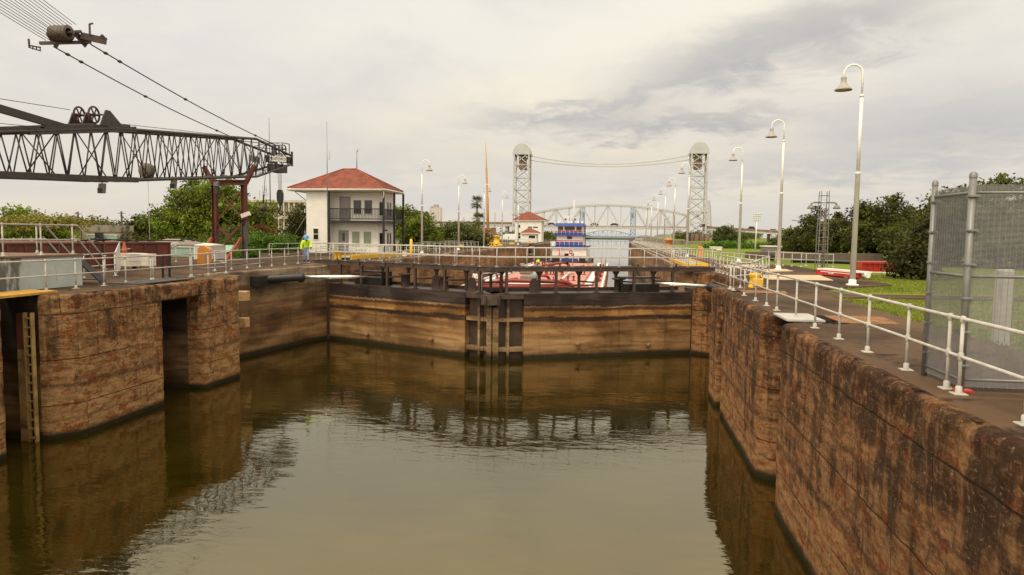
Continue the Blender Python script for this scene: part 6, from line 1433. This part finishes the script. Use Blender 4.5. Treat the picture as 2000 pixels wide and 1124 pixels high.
# distant blue lift bridge
YL = 1300
t = thing('lift_bridge', 'hazy blue steel lift bridge far down the canal', 'bridge', (-14, YL, 0))
for xc in (-61, 34):
    truss_tower(t, xc, YL, 9, 10, 3, 58, bluesteel, .8, 8); MB().cbox(xc-5, YL-5, 57, xc+5, YL+5, 61, .8).build('tower_head', bluesteel, t); MB().box(xc-3, YL-4, 40, xc+3, YL+3, 50).build('counterweight', bluesteel, t)
    MB().box(xc-7, YL-7, -1, xc+7, YL+7, 3.2).build('pier', brownconc, t)
x0, x1, NP = -55, 29, 10
for yy in (YL-5, YL+5):
    m = MB()
    for i in range(NP):
        a, b = x0+(x1-x0)*i/NP, x0+(x1-x0)*(i+1)/NP; za, zb_ = 9+8.2*(1-(2*i/NP-1)**2), 9+8.2*(1-(2*(i+1)/NP-1)**2)
        m.bar((a, yy, za), (b, yy, zb_), 1.3); m.bar((a, yy, za if i % 2 == 0 else 4), (b, yy, 4 if i % 2 == 0 else zb_), .7); m.bar((a, yy, 4), (a, yy, za), .8)
        if i % 2 == 0: m.box(a-1.0, yy-.6, za-3.4, a+1.0, yy+.6, za)
    m.build('truss', bluesteel, t)
MB().box(x0-6, YL-5, 2.6, x1+5, YL+5, 4.2).build('deck', bluesteel, t)
t = thing('lift_bridge', 'faint blue bridge tower pair rising beside the tug mast', 'bridge', (-60, 1500, 0)) if False else None
# pylons, flood mast, far industry on the right
def lattice(name, label, cat, x, y, z0, z1, w0, w1, r, mat, nb):
    t = thing(name, label, cat, (x, y, z0)); m = MB(); l = MB()
    for sx in (-1, 1):
        for sy in (-1, 1): l.bar((x+sx*w0/2, y+sy*w0/2, z0), (x+sx*w1/2, y+sy*w1/2, z1), r*1.6)
    for k in range(nb):
        f0, f1 = k/nb, (k+1)/nb; a, b = (w0+(w1-w0)*f0)/2, (w0+(w1-w0)*f1)/2; za, zb_ = z0+(z1-z0)*f0, z0+(z1-z0)*f1
        for sy in (-1, 1): m.bar((x-a, y+sy*a, za), (x+b, y+sy*b, zb_), r); m.bar((x+a, y+sy*a, za), (x-b, y+sy*b, zb_), r); m.bar((x-b, y+sy*b, zb_), (x+b, y+sy*b, zb_), r)
        for sx in (-1, 1): m.bar((x+sx*a, y-a, za), (x+sx*b, y+b, zb_), r); m.bar((x+sx*b, y-b, zb_), (x+sx*b, y+b, zb_), r)
    l.build('legs', mat, t); m.build('bracing', mat, t); return t
c = aty(1385, 392, 520); lattice('pylon', 'pale lattice pylon just right of the right bridge tower', 'pylon', c.x, 520, 3, c.z, 6.5, 1.6, .22, bridgem, 12)
c = aty(1305, 424, 900); lattice('pylon', 'faint distant lattice pylon left of the right bridge tower', 'pylon', c.x, 900, 3, c.z, 9, 1.5, .3, bridgem, 8)
for px, pyt, lab in ((1429, 420, 'thin distant mast above the viaduct, left of two'), (1434, 425, 'thin distant mast above the viaduct, right of two'), (1466, 438, 'distant stubby pylon beyond the viaduct')):
    c = aty(px, pyt, 700); m = MB(); m.path([(c.x, 700, 3), (c.x, 700, c.z)], .35, 5); one(m, 'distant_mast', bridgem, lab, 'mast')
c = aty(1479, 418, 130); t = thing('flood_mast', 'slim pole topped by a rack of stadium flood lights', 'flood mast', (c.x, 130, ZD))
MB().path([(c.x-.1, 130, ZD), (c.x, 130, c.z)], [.13, .07], 8).build('pole', lampm, t)
m = MB()
for r_ in range(4):
    zz = c.z-.15-r_*.38; m.bar((c.x-.7, 130, zz), (c.x+.7, 130, zz), .05)
m.build('rack', galv, t)
for r_ in range(4):
    for q in range(3): MB().cbox(c.x-.62+q*.46, 129.8, c.z-.12-r_*.38, c.x-.30+q*.46, 130.1, c.z+.12-r_*.38, .03).build('flood_lamp', pm('flood_white', (.62, .62, .50), .4), t)
# ------------------------------------------------------------------ right bank things
t = thing('light_tower', 'square lattice light tower with two drooping lamps on the right lawn', 'light tower', (13.72, 48.2, ZD-.07)); x, y = 13.72, 48.2; zt = 10.0
m = MB(); w_ = .27
for sx in (-1, 1):
    for sy in (-1, 1): m.bar((x+sx*w_*1.12, y+sy*w_*1.12, ZD-.1), (x+sx*w_*.9, y+sy*w_*.9, zt), .045)
for k in range(11):
    z = ZD+.35+k*.46; 
    for a, b in (((-1, -1), (1, -1)), ((1, -1), (1, 1)), ((1, 1), (-1, 1)), ((-1, 1), (-1, -1))): m.bar((x+a[0]*w_, y+a[1]*w_, z), (x+b[0]*w_, y+b[1]*w_, z), .03)
    if k % 2: m.bar((x-w_, y-w_, z), (x+w_, y-w_, z-.46), .018)
for k in range(18): m.bar((x+.02, y+w_, ZD+.2+k*.28), (x+.26, y+w_, ZD+.2+k*.28), .02)
m.build('lattice', galv, t)
m = MB(); m.path([(x+.18, y+.35, ZD-.1), (x+.2, y+.35, 8.4)], .06, 8); m.build('timber_pole', pm('olive_pole', (.20, .165, .08), .8), t)
for sx in (-1, 1):
    m = MB(); z = 9.25; m.path([(x+sx*.2, y, z), (x+sx*.62, y, z+.0), (x+sx*.78, y, z-.06), (x+sx*.82, y, z-.2)], .055, 8); m.build('lamp_arm', galv, t)
    m = MB(); m.lathe([(0, .1), (.12, .08), (.2, -.05), (.24, -.16), (.2, -.17), (0, -.12)], (x+sx*.82, y, z-.25), 12); m.build('lamp_head', pm('lamp_dull', (.22, .2, .18), .5), t)
a, b = atz(1592, 537, ZD), atz(1672, 545, ZD); u = b-a; u.z = 0; L = u.length; u.normalize(); v = Vector((-u.y, u.x, 0)); xf = lambda p: a+u*p.x+v*p.y+Vector((0, 0, p.z))
t = thing('barrier_beam', 'red and white painted long steel beam lying on the right deck', 'beam', a)
m = MB(xf); m.box(0, 0, .05, L, .8, .13); m.box(0, .04, .13, L, .76, .20); m.build('lower_flange', signred, t)
m = MB(xf); m.box(.5, -.003, .205, L*.95, .8, .245); m.build('white_band', tugwhite, t)
m = MB(xf); m.box(0, 0, .25, L, .8, .31); m.build('upper_flange', signred, t); m = MB(xf); m.box(0, .1, .312, L+.3, .7, .40); m.build('white_top', tugwhite, t)
m = MB(xf); m.tube((L+.05, .4, .22), (L+.40, .4, .22), .16, 10); m.build('end_roller', tugwhite, t)
for k in range(2): m = MB(xf); m.box(.4+k*(L-1.4), 0, -.01, .7+k*(L-1.4), .8, .048); m.build('timber_block', pm('timber', None) if False else MATS['timber'], t)
m = MB(xf); m.box(L*.35, -.012, .13, L*.37, -.002, .2); m.box(L*.38, -.012, .13, L*.43, -.002, .17); m.box(L*.44, -.012, .14, L*.47, -.002, .2); m.build('white_marks', tugwhite, t)
# red skip
a, b = atz(1683, 531, ZD), atz(1759, 531, ZD)
t = thing('skip', 'ribbed red metal skip on the lawn under the oaks', 'skip', a); zt = aty(1720, 513, a.y).z
m = MB(); m.xprism([(a.y, ZD-.05), (a.y+2.2, ZD-.05), (a.y+2.4, zt), (a.y-.1, zt)], a.x, b.x); m.build('body', redm, t)
m = MB()
for k in range(9): x = a.x+.1+k*(b.x-a.x-.25)/8; m.bar((x, a.y-.03, ZD), (x, a.y-.13, zt), .08)
m.box(a.x-.05, a.y-.2, zt-.08, b.x+.05, a.y-.1, zt+.03); m.build('ribs', redm, t); MB().box(a.x-.1, a.y-.25, ZD-.06, b.x+.4, a.y-.12, ZD+.02).build('sill', offwhite, t)
c = Vector((7.98, 15.4, ZD)); t = thing('concrete_post', 'square weathered concrete post behind the mesh cage', 'post', c)
MB().cbox(c.x-.125, c.y-.125, ZD-.05, c.x+.125, c.y+.125, ZD+1.42, .02).build('shaft', greyconc, t); MB().cbox(c.x-.135, c.y-.135, ZD+1.423, c.x+.135, c.y+.135, ZD+1.53, .03).build('cap', greyconc, t)
# yellow gangplanks
def gang(label, x0, x1, y0, y1, z):
    t = thing('gangplank', label, 'gangplank', ((x0+x1)/2, y0, z))
    MB().box(x0+.1, y0, z-.12, x1-.1, y1, z).build('plate', pm('gang_plate', (.34, .30, .25), .6, 0, .12, 1), t)
    for xx in (x0, x1-.1): MB().box(xx, y0-.05, z-.28, xx+.098, y1+.05, z+.10).build('side_beam', yellow, t)
    MB().box(x0+.1, y0-.1, z-.28, x1-.1, y0-.003, z+.08).build('end_beam', yellow, t)
gang('grey gangplank with yellow edges on the right deck beside the walkway end', 4.95, 6.6, 49.5, 63.5, ZD+.14)
a, b = atz(687, 501, 5.0), atz(801, 494, 5.0); u = b-a; u.z = 0; L = u.length; u.normalize(); v = Vector((-u.y, u.x, 0)); xf = lambda p: Vector((a.x, a.y, 0))+u*p.x+v*p.y+Vector((0, 0, p.z))
t = thing('gangplank', 'bright yellow edged gangplank in front of the control house', 'gangplank', a)
m = MB(xf); m.box(0, 0, 4.72, L, .12, 5.05); m.build('side_beam', yellow, t); m = MB(xf); m.box(0, 1.3, 4.72, L, 1.42, 5.05); m.build('side_beam', yellow, t); m = MB(xf); m.box(0, .121, 4.85, L, 1.299, 4.95); m.build('plate', MATS['gang_plate'], t)
c = atx(803, 512, -18.6); t = thing('marker_post', 'tall yellow pipe bollard at the gap beside the left gangplank', 'bollard', c)
MB().path([c-Vector((0, 0, .5)), Vector((c.x, c.y, aty(803, 469, c.y).z))], .13, 12).build('pipe', yellow, t); MB().lathe([(.13, 0), (.09, .08), (0, .1)], (c.x, c.y, aty(803, 469, c.y).z), 12).build('cap', yellow, t)
q = c+Vector((-.55, .0, .55)); MB().box(q.x-.28, q.y-.02, q.z-.42, q.x+.12, q.y+.01, q.z+.42).build('notice_board', offwhite, t); MB().bar((q.x+.1, q.y, q.z), (c.x, c.y, q.z), .05).build('bracket', galv, t)
c = atz(662, 508, ZD); t = thing('kevel', 'small yellow double bollard on the left deck beside the worker', 'bollard', c)
for dx in (-.28, .05): MB().lathe([(.16, 0), (.15, .55), (.19, .58), (.19, .66), (.12, .70), (0, .71)], (c.x+dx, c.y, ZD), 12).build('post', yellow, t)
c = Vector((5.95, 30.2, ZD)); t = thing('capstan', 'bright yellow capstan inside the right railing corner', 'capstan', c)
MB().lathe([(.26, 0), (.26, .08), (.22, .12), (.20, .42), (.25, .50), (.25, .60), (.10, .62), (0, .62)], c, 16).build('drum', yellow, t); MB().cbox(c.x-.12, c.y-.32, ZD+.08, c.x+.3, c.y-.1, ZD+.40, .03).build('motor', yellow, t)
for px, py, h_, lab in ((970, 481, 1.9, 'yellow machine on a wide base beyond the flowering tree'), (951, 478, 1.3, 'orange yellow drum machine behind the fourth left lamp post')):
    c = atz(px, py, ZD); t = thing('winch', lab, 'winch', c)
    MB().cbox(c.x-1.1, c.y-.6, ZD, c.x+1.1, c.y+.6, ZD+.35, .06).build('base', yellow, t); MB().lathe([(.75, .35), (.75, .6), (.55, .7), (.55, h_-.3), (.7, h_-.2), (.7, h_), (0, h_+.05)], (c.x, c.y, ZD), 14).build('drum', yellow, t)
for px, py, lab in ((912, 482.5, 'low yellow mooring hook left of the yellow machine'), (963, 481.5, 'low yellow mooring hook in front of the yellow machine'), (1000, 477.5, 'low yellow mooring hook left of the small hut'), (1034, 475.5, 'low yellow mooring hook below the small hut'), (900, 483, 'yellow painted block at the foot of the second left lamp post')):
    c = atz(px, py, ZD); t = thing('mooring_hook', lab, 'mooring hook', c, 'yellow mooring hooks on the left chamber wall')
    MB().cbox(c.x-.6, c.y-.3, ZD, c.x+.6, c.y+.3, ZD+.3, .08).build('base', yellow, t); MB().lathe([(.22, .3), (.2, .5), (.28, .58), (0, .6)], (c.x, c.y, ZD), 10).build('horn', yellow, t)
c = atz(1258, 486, ZD); t = thing('winch', 'orange winch on the right chamber deck far down the railing', 'winch', (7.4, 95, ZD)); MB().cbox(6.9, 94.5, ZD, 8.0, 95.6, ZD+.5, .05).build('base', orange, t); MB().lathe([(.45, .5), (.45, 1.5), (.7, 1.6), (.7, 1.8), (0, 1.85)], (7.4, 95, ZD), 12).build('drum', orange, t)
# low walls and banks far right
m = MB(); a, b = aty(1385, 512, 72), aty(1520, 512, 72); m.box(13.8, 74, ZD-.1, 27, 75.5, ZD+.62); one(m, 'low_wall', pm('low_wall', (.115, .085, .062), .9, 0, .25, .6), 'long low brown wall across the right bank behind the third lamp post', 'wall')
c, d = aty(1494, 505, 78), aty(1518, 483, 78); t = thing('plant_box', 'pale grey ribbed metal box behind the second lamp post', 'box', (c.x, 78, ZD))
MB().cbox(c.x, 78, ZD-.1, d.x+.4, 80.5, d.z, .04).build('body', galv, t); MB().box(c.x-.1, 77.9, d.z, d.x+.5, 80.6, d.z+.12).build('lid', offwhite, t)
c, d = aty(1506, 516, 66), aty(1512, 494, 66); t = thing('gas_cylinder', 'black upright cylinder cabinet beside the grey handrail', 'cabinet', (c.x, 66, ZD)); MB().cbox(c.x-.25, 66, ZD, c.x+.3, 66.6, d.z-.2, .08).build('body', black, t); MB().lathe([(.28, 0), (.2, .15), (0, .2)], (c.x+.02, 66.3, d.z-.2), 10).build('cap', black, t)
c, d = aty(1394, 490, 120), aty(1410, 482, 120); t = thing('white_cabin', 'small white cabin beside the brown bridge pier', 'cabin', (c.x, 120, ZD)); MB().cbox(c.x-.4, 120, ZD-.1, d.x, 122, d.z-.2, .04).build('body', white, t); MB().box(c.x-.5, 119.9, d.z-.2, d.x+.1, 122.1, d.z-.05).build('roof', offwhite, t); MB().box(c.x-.1, 119.95, ZD+.1, c.x+.4, 119.99, d.z-.6).build('door', greydoor, t)
c = aty(1371, 463, 900); m = MB(); m.box(c.x, 900, 2, c.x+9, 915, aty(1375, 460, 900).z); one(m, 'brick_block', pm('brick_far', (.38, .22, .15), .8), 'distant orange brick block right of the bridge pier', 'building')
for px, w_, pyt, lab in ((1300, 14, 459.5, 'distant grey terminal building left of the bridge pier'), (1334, 10, 459, 'distant blue grey dock building directly left of the pier'), (1258, 12, 462, 'distant low pale shed by the water on the right bank')):
    c = aty(px, 463, 950); zt = aty(px, pyt, 950).z; t = thing('dock_building', lab, 'building', (c.x, 950, 3))
    MB().box(c.x-w_, 950, 2, c.x+w_, 965, zt-1).build('wall', pm('dock_grey%d' % px, (.36, .35, .36) if px != 1334 else (.22, .28, .40), .7), t); MB().yprism([(c.x-w_-1, zt-1), (c.x+w_+1, zt-1), (c.x+w_*.4, zt+1.2), (c.x-w_*.4, zt+1.2)], 949, 966).build('roof', pm('dock_roof', (.30, .28, .27), .7), t)
# mesh cage
t = thing('mesh_cage', 'tall grey galvanised anti climb mesh cage at the right edge', 'cage', (4.95, 10.3, ZD))
meshm = pm('mesh_wire', (.25, .245, .24), .5, .3, .1, 5)
PA, PB, PC = Vector((4.87, 11.45, ZD)), Vector((4.885, 10.35, ZD)), Vector((9.2, 10.37, ZD))
HT = 2.92
def mesh_panel(a, b, ztop):
    u = b-a; L = u.length; u.normalize(); m = MB(); z = ZD+.06
    nrm = Vector((-u.y, u.x, 0))
    k = 0
    while z < ztop:
        p, q = Vector((a.x, a.y, z)), Vector((b.x, b.y, z)); h_ = Vector((0, 0, .0042)); o_ = nrm*.003
        m.add([p-h_-o_, q-h_-o_, q+h_-o_, p+h_-o_, p-h_+o_, q-h_+o_, q+h_+o_, p+h_+o_], [(0, 1, 2, 3), (7, 6, 5, 4), (3, 2, 6, 7), (0, 4, 5, 1)]); z += .0165; k += 1
    s_ = 0
    while s_ < L:
        p = a+u*s_+nrm*.004; m.bar((p.x, p.y, ZD+.04), (p.x, p.y, ztop+.02), .0045); s_ += .0762
    return m.build('mesh_panel', meshm, t)
mesh_panel(PA, PB, ZD+HT-.05); mesh_panel(PB, PC, ZD+HT-.03)
def cpost(p, h_, r): 
    m = MB(); m.path([(p.x, p.y, ZD-.012), (p.x, p.y, ZD+h_)], r, 12); m.lathe([(r*1.08, 0), (r*1.08, .05), (r*.6, .08), (0, .085)], (p.x, p.y, ZD+h_), 12); m.build('cage_post', galv, t)
    for k in range(6):
        zz = ZD+.35+k*h_/6.3; m = MB(); m.cbox(p.x-r*1.2, p.y-r*1.35, zz, p.x+r*1.7, p.y+r*.8, zz+.028, .006); m.build('hinge_clamp', galv, t)
cpost(PA, 2.95, .042); cpost(PB, 2.98, .048); cpost(PC, 2.98, .05)
for zz in (.16, 1.62, HT-.14):
    for a, b in ((PA, PB), (PB, PC)): m = MB(); m.tube((a.x, a.y+.01, ZD+zz), (b.x, b.y+.01, ZD+zz), .024, 8); m.build('cage_rail', galv, t)
MB().box(4.80, 10.24, ZD-.008, 5.02, 10.40, ZD+.02).build('foot_plate', signred, t)
# ------------------------------------------------------------------ people
def skin_body(name, joints, bones, mats, face_mat, parent, root=0):
    """one continuous body grown from a skeleton: joints {k: ((x,y,z), rx, ry)}"""
    keys = list(joints); me = bpy.data.meshes.new(name)
    me.from_pydata([joints[k][0] for k in keys], [(keys.index(a), keys.index(b)) for a, b in bones], []); me.update()
    o = bpy.data.objects.new(name, me); COL.objects.link(o)
    sk = o.modifiers.new('skin', 'SKIN'); sk.branch_smoothing = .4
    for i, k in enumerate(keys):
        d = me.skin_vertices[0].data[i]; d.radius = (joints[k][1], joints[k][2]); d.use_root = (i == root)
    o.modifiers.new('sub', 'SUBSURF').levels = 2
    bpy.context.view_layer.update()
    m2 = bpy.data.meshes.new_from_object(o.evaluated_get(bpy.context.evaluated_depsgraph_get()))
    bpy.data.objects.remove(o)
    m2.materials.clear()
    for q in mats: m2.materials.append(q)
    for p in m2.polygons: p.material_index = face_mat(p.center); p.use_smooth = True
    b = bpy.data.objects.new(name, m2); COL.objects.link(b); b.parent = parent
    return b
def person(label, loc, rz, J, legs_mat, hat, vest=True, scale=1.0):
    t = thing('person', label, 'person', loc); t.rotation_euler = (0, 0, rz); t.scale = (scale,)*3
    jt = {}
    for k, v in J.items(): jt[k] = v
    bones = [('pel', 'spi'), ('spi', 'che'), ('che', 'nec'), ('nec', 'hea'), ('hea', 'top')]
    for s in 'LR':
        bones += [('pel', 'hip'+s), ('hip'+s, 'kne'+s), ('kne'+s, 'ank'+s), ('ank'+s, 'toe'+s), ('che', 'sho'+s), ('sho'+s, 'elb'+s), ('elb'+s, 'wri'+s), ('wri'+s, 'pal'+s)]
        w_, p_ = Vector(J['wri'+s][0]), Vector(J['pal'+s][0]); d = (p_-w_).normalized(); side = d.cross(Vector((0, 1, 0))).normalized()
        for i in range(4):
            f = 'f%d%s' % (i, s); a = p_+side*(i-1.5)*.021+d*.02; jt[f+'a'] = (a, .0095, .0095); jt[f+'b'] = (a+d*(.035+.006*(i in (1, 2)))+Vector((0, .012, 0)), .0085, .0085); jt[f+'c'] = (a+d*(.055+.01*(i in (1, 2)))+Vector((0, .035, 0)), .0075, .0075)
            bones += [('pal'+s, f+'a'), (f+'a', f+'b'), (f+'b', f+'c')]
        jt['th'+s] = (w_.lerp(p_, .5)-side*.045, .010, .010); jt['tt'+s] = (p_-side*.055+d*.01+Vector((0, .01, 0)), .008, .008); bones += [('wri'+s, 'th'+s), ('th'+s, 'tt'+s)]
    pz = J['pel'][0][2]; nz = J['nec'][0][2]
    wr = [Vector(J['wri'+s][0]) for s in 'LR']; pls = [Vector(J['pal'+s][0]) for s in 'LR']; ank = [J['ank'+s][0][2] for s in 'LR']; toes = [Vector(J['ank'+s][0]) for s in 'LR']
    def fm(c):
        if c.z > nz-.01 and (c-Vector(J['hea'][0])).length < .26: return 0
        if min((c-q).length for q in pls) < .14: return 0
        if min((c-q).length for q in toes) < .15: return 2
        knees = [Vector(J['kne'+s][0]) for s in 'LR']
        if c.z < pz+.02 and min(abs(c.x-Vector(J['elb'+s][0]).x) for s in 'LR') > .05 or min((c-q).length for q in knees) < .2: return 1
        if c.z < pz-.06 and abs(c.x) < .22: return 1
        return 3
    mats = [skin, legs_mat, boot, shirtm]
    b = skin_body('body', jt, bones, mats, fm, t)
    # face: eyes, nose, mouth, ears on the head
    hc = Vector(J['hea'][0]); tp = Vector(J['top'][0]); upv = (tp-hc).normalized(); fwd = Vector(J['face']) if 'face' in J else Vector((0, -1, 0))
    return t, hc, upv, b
def clothe(t, b, sel, mat, off, name, stripes=None):
    me = b.data; vs = {}; m = MB()
    fs = [p for p in me.polygons if sel(p.center)]
    for p in fs:
        ids = []
        for vi in p.vertices:
            if vi not in vs: v = me.vertices[vi]; vs[vi] = len(m.v); m.v.append(v.co+v.normal*off)
            ids.append(vs[vi])
        m.f.append(ids); m.sm.append(True); m.mi.append(1 if stripes and stripes(p.center) else 0)
    o = MB(); me2 = bpy.data.meshes.new(name); me2.from_pydata([tuple(v) for v in m.v], [], m.f)
    me2.polygons.foreach_set('use_smooth', m.sm)
    for q in (mat if isinstance(mat, list) else [mat]): me2.materials.append(q)
    if isinstance(mat, list): me2.polygons.foreach_set('material_index', m.mi)
    ob = bpy.data.objects.new(name, me2); COL.objects.link(ob); ob.parent = t
    so = ob.modifiers.new('thick', 'SOLIDIFY'); so.thickness = .012; so.offset = 1
    return ob
def local_part(mb, name, mat, t):
    me_o = MB(); me_o.v, me_o.f, me_o.sm, me_o.mi = mb.v, mb.f, mb.sm, mb.mi
    o = me_o.build(name, mat); o.parent = t; return o
def head_bits(t, hc, upv, fwd, hatmat):
    fwd = fwd.normalized(); rt = fwd.cross(upv).normalized()
    fr = lambda p: hc+rt*p.x+fwd*p.y+upv*p.z
    m = MB(fr); m.lathe([(.155, .075), (.150, .10), (.130, .16), (.085, .205), (0, .222)], n=16); m.lathe([(.155, .075), (.17, .068), (.17, .078), (.15, .085)], n=16); m.box(-.09, .13, .066, .09, .225, .078); m.box(-.012, -.12, .19, .012, .12, .232)
    local_part(m, 'hard_hat', hatmat, t)
    m = MB(fr)
    for sx in (-.035, .035): m.lathe([(0, .012), (.012, .006), (.014, 0), (.012, -.006), (0, -.012)], (sx, .098, .0), 8)
    local_part(m, 'eyes', black, t)
    m = MB(fr); m.add([(-.016, .10, -.04), (.016, .10, -.04), (0, .135, -.035), (0, .105, .01)], [(0, 1, 2), (1, 3, 2), (0, 2, 3)]); m.box(-.03, .095, -.075, .03, .104, -.068)
    for sx in (-1, 1): m.lathe([(0, .03), (.016, .015), (.018, -.01), (0, -.035)], (sx*.095, 0, -.01), 8)
    local_part(m, 'face_features', skin, t)
def std_joints():
    J = {'pel': ((0, 0, .95), .145, .115), 'spi': ((0, .0, 1.13), .135, .105), 'che': ((0, -.0, 1.34), .155, .115), 'nec': ((0, -.02, 1.50), .06, .06), 'hea': ((0, -.05, 1.64), .085, .10), 'top': ((0, -.05, 1.73), .075, .085)}
    for s, x in (('L', 1), ('R', -1)):
        J['hip'+s] = ((x*.10, 0, .88), .092, .092); J['kne'+s] = ((x*.11, -.03, .49), .062, .062); J['ank'+s] = ((x*.11, .02, .09), .048, .05); J['toe'+s] = ((x*.12, -.17, .04), .045, .038)
        J['sho'+s] = ((x*.19, 0, 1.40), .068, .068); J['elb'+s] = ((x*.25, .03, 1.12), .046, .046); J['wri'+s] = ((x*.24, -.06, .88), .032, .03); J['pal'+s] = ((x*.24, -.09, .80), .04, .022)
    return J
J = std_joints()     # standing, stooped over the rail end, looking down towards the gate, one hand reaching forward
J['che'] = ((0, -.10, 1.33), .158, .118); J['spi'] = ((0, -.03, 1.13), .135, .105); J['nec'] = ((0, -.19, 1.47), .058, .058); J['hea'] = ((0, -.28, 1.58), .085, .10); J['top'] = ((0, -.32, 1.66), .075, .085)
J['shoL'] = ((.19, -.10, 1.39), .07, .07); J['shoR'] = ((-.19, -.10, 1.39), .07, .07)
J['elbL'] = ((.29, -.26, 1.16), .048, .048); J['wriL'] = ((.26, -.46, .98), .033, .03); J['palL'] = ((.25, -.53, .93), .04, .022)
J['elbR'] = ((-.29, -.10, 1.10), .048, .048); J['wriR'] = ((-.29, -.16, .86), .033, .03); J['palR'] = ((-.29, -.19, .78), .04, .022)
J['kneL'] = ((.11, -.12, .50), .064, .064); J['ankL'] = ((.10, -.08, .09), .05, .052); J['toeL'] = ((.11, -.27, .04), .046, .038); J['kneR'] = ((-.11, .02, .49), .064, .064); J['ankR'] = ((-.12, .14, .10), .05, .052); J['toeR'] = ((-.12, -.04, .04), .046, .038)
pc_ = atz(612.5, 515.5, ZD)
t, hc, upv, b = person('worker in hi-vis yellow jacket, blue hard hat and jeans stooping at the gate end', (-20.75, 44.0, ZD-.005), R(28), J, denim, hatblue, scale=1.08)
nz_ = 1.45
reflect = pm('reflective_tape', (.62, .62, .60), .35, 0, .05, 5)
def jacket_sel(c):
    arm = abs(c.x) > .20
    if min((c-Vector(J['pal'+s][0])).length for s in 'LR') < .12: return False
    return (c.z > .98 and c.z < 1.47 and (c-Vector(J['hea'][0])).length > .15) or (arm and c.z > .86 and c.z < 1.45)
clothe(t, b, jacket_sel, [hivis, reflect, black], .022, 'jacket', lambda c: (1.06 < c.z < 1.10 and abs(c.x) < .2))
head_bits(t, hc, upv, Vector((0, -.8, -.6)), hatblue)
m = MB(); m.cbox(-.14, .06, 1.02, .14, .20, 1.40, .04); local_part(m, 'backpack', pm('pack_grey', (.06, .075, .06), .8), t)
m = MB(); m.box(-.35, -.24, .52, -.27, -.18, .78); local_part(m, 'hand_radio', dark, t)
# far worker seated by the hut, deckhand and another on the barge
JS = std_joints(); 
for s, x in (('L', 1), ('R', -1)):
    JS['kne'+s] = ((x*.13, -.42, .88), .07, .07); JS['ank'+s] = ((x*.13, -.45, .45), .05, .05); JS['toe'+s] = ((x*.14, -.62, .40), .046, .04); JS['hip'+s] = ((x*.11, -.05, .88), .095, .095); JS['elb'+s] = ((x*.26, -.12, 1.12), .046, .046); JS['wri'+s] = ((x*.16, -.36, 1.0), .032, .03); JS['pal'+s] = ((x*.14, -.42, .96), .04, .022)
c = atz(993, 474, ZD)
t, hc, upv, b = person('tiny distant worker in a hi-vis top sitting left of the distant control house', (c.x, c.y, ZD-.36), R(40), JS, shirtm, hatblue)
clothe(t, b, lambda c: c.z > 1.0 and c.z < 1.47 and abs(c.x) < .24, hivis, .03, 'vest'); head_bits(t, hc, upv, Vector((0, -1, -.1)), black)
m = MB(); m.cbox(c.x-.6, c.y-.35, ZD, c.x+.6, c.y+.35, ZD+.42, .04); one(m, 'bench_box', dark, 'dark box seat under the distant seated worker', 'box')
c = atz(1051, 519, zt if False else BZ+.2)
t, hc, upv, b = person('deckhand in a hi-vis top bent low on the barge deck by the tug', (c.x, c.y, BZ+.2-.40), R(-30), JS, shirtm, hatblue)
clothe(t, b, lambda c: c.z > 1.0 and c.z < 1.47, hivis, .03, 'vest'); head_bits(t, hc, upv, Vector((0, -1, -.1)), ropem)
m = MB(); m.lathe([(.2, 0), (.22, .4), (0, .42)], (c.x, c.y, BZ+.2), 10); one(m, 'bucket', pipered, 'red drum under the deckhand on the barge', 'drum')
c = atz(911, 572, BZ)
c = Vector((-14.6, 71.4, BZ))
t, hc, upv, b = person('deckhand in a pale shirt standing at the left bow of the barge', tuple(c), R(0), std_joints(), shirtm, ropem)
clothe(t, b, lambda c: c.z > .95 and c.z < 1.47, tugwhite, .02, 'shirt'); head_bits(t, hc, upv, Vector((0, -1, 0)), pm('cap_dark', (.05, .03, .03), .7))

# ------------------------------------------------------------------ last pieces of the right bank
railing('grey pipe handrail with two rails beside the ramp behind the second lamp post', [atz(1517, 517.5, ZD), atz(1560, 519, ZD), atz(1627, 522.5, ZD)], 1.3, h=.95)
a, b = atz(1545, 512, ZD), atz(2200, 528, ZD); m = MB(); n = 24
m.path([a.lerp(b, i/n)+Vector((0, .2*math.sin(i*.8), .12+.02*math.sin(i*2.1))) for i in range(n+1)], .20, 10)
one(m, 'long_pipe', black, 'long black pipe lying across the lawn in front of the oaks', 'pipe')
c = aty(1572, 470, 120); zt = aty(1555, 431, 120).z; t = thing('street_light', 'slim street light with a curved arm over the leftmost oak', 'street light', (c.x, 120, ZD))
MB().path([(c.x, 120, ZD-.1), (c.x, 120, zt-.3)], [.11, .07], 8).build('pole', galv, t); MB().path([(c.x, 120, zt-.6), (c.x-.3, 120, zt-.15), (c.x-1.0, 120, zt), (c.x-1.6, 120, zt)], .05, 6).build('arm', galv, t)
MB().cbox(c.x-2.2, 119.85, zt-.08, c.x-1.5, 120.15, zt+.08, .05).build('lamp_head', galv, t)

g = np.random.default_rng(77); wd = []
for i in range(70):
    k = i % 5
    if k < 2: x, y = 7.9+g.normal()*.06, 9+17*g.random()
    elif k == 2: x, y = -19.0+g.random()*.7, 20.5+9*g.random()
    elif k == 3: x, y = 8.8+4.2*g.random(), 31+3*g.random()
    else: x, y = 13.2+g.normal()*.08, 35+15*g.random()
    wd.append((x, y, ZD+.02, .07, .07, .03))
me, cl = crown_mesh(wd, 110, 12, .06, .028, [leaf_hedge, leaf_brown], (0, 0, 0), seed=78)
tag(sheet_o := bpy.data.objects.new('weeds', me), 'small weeds sprouting from deck joints and lawn edges', 'weeds', kind='stuff'); COL.objects.link(sheet_o)
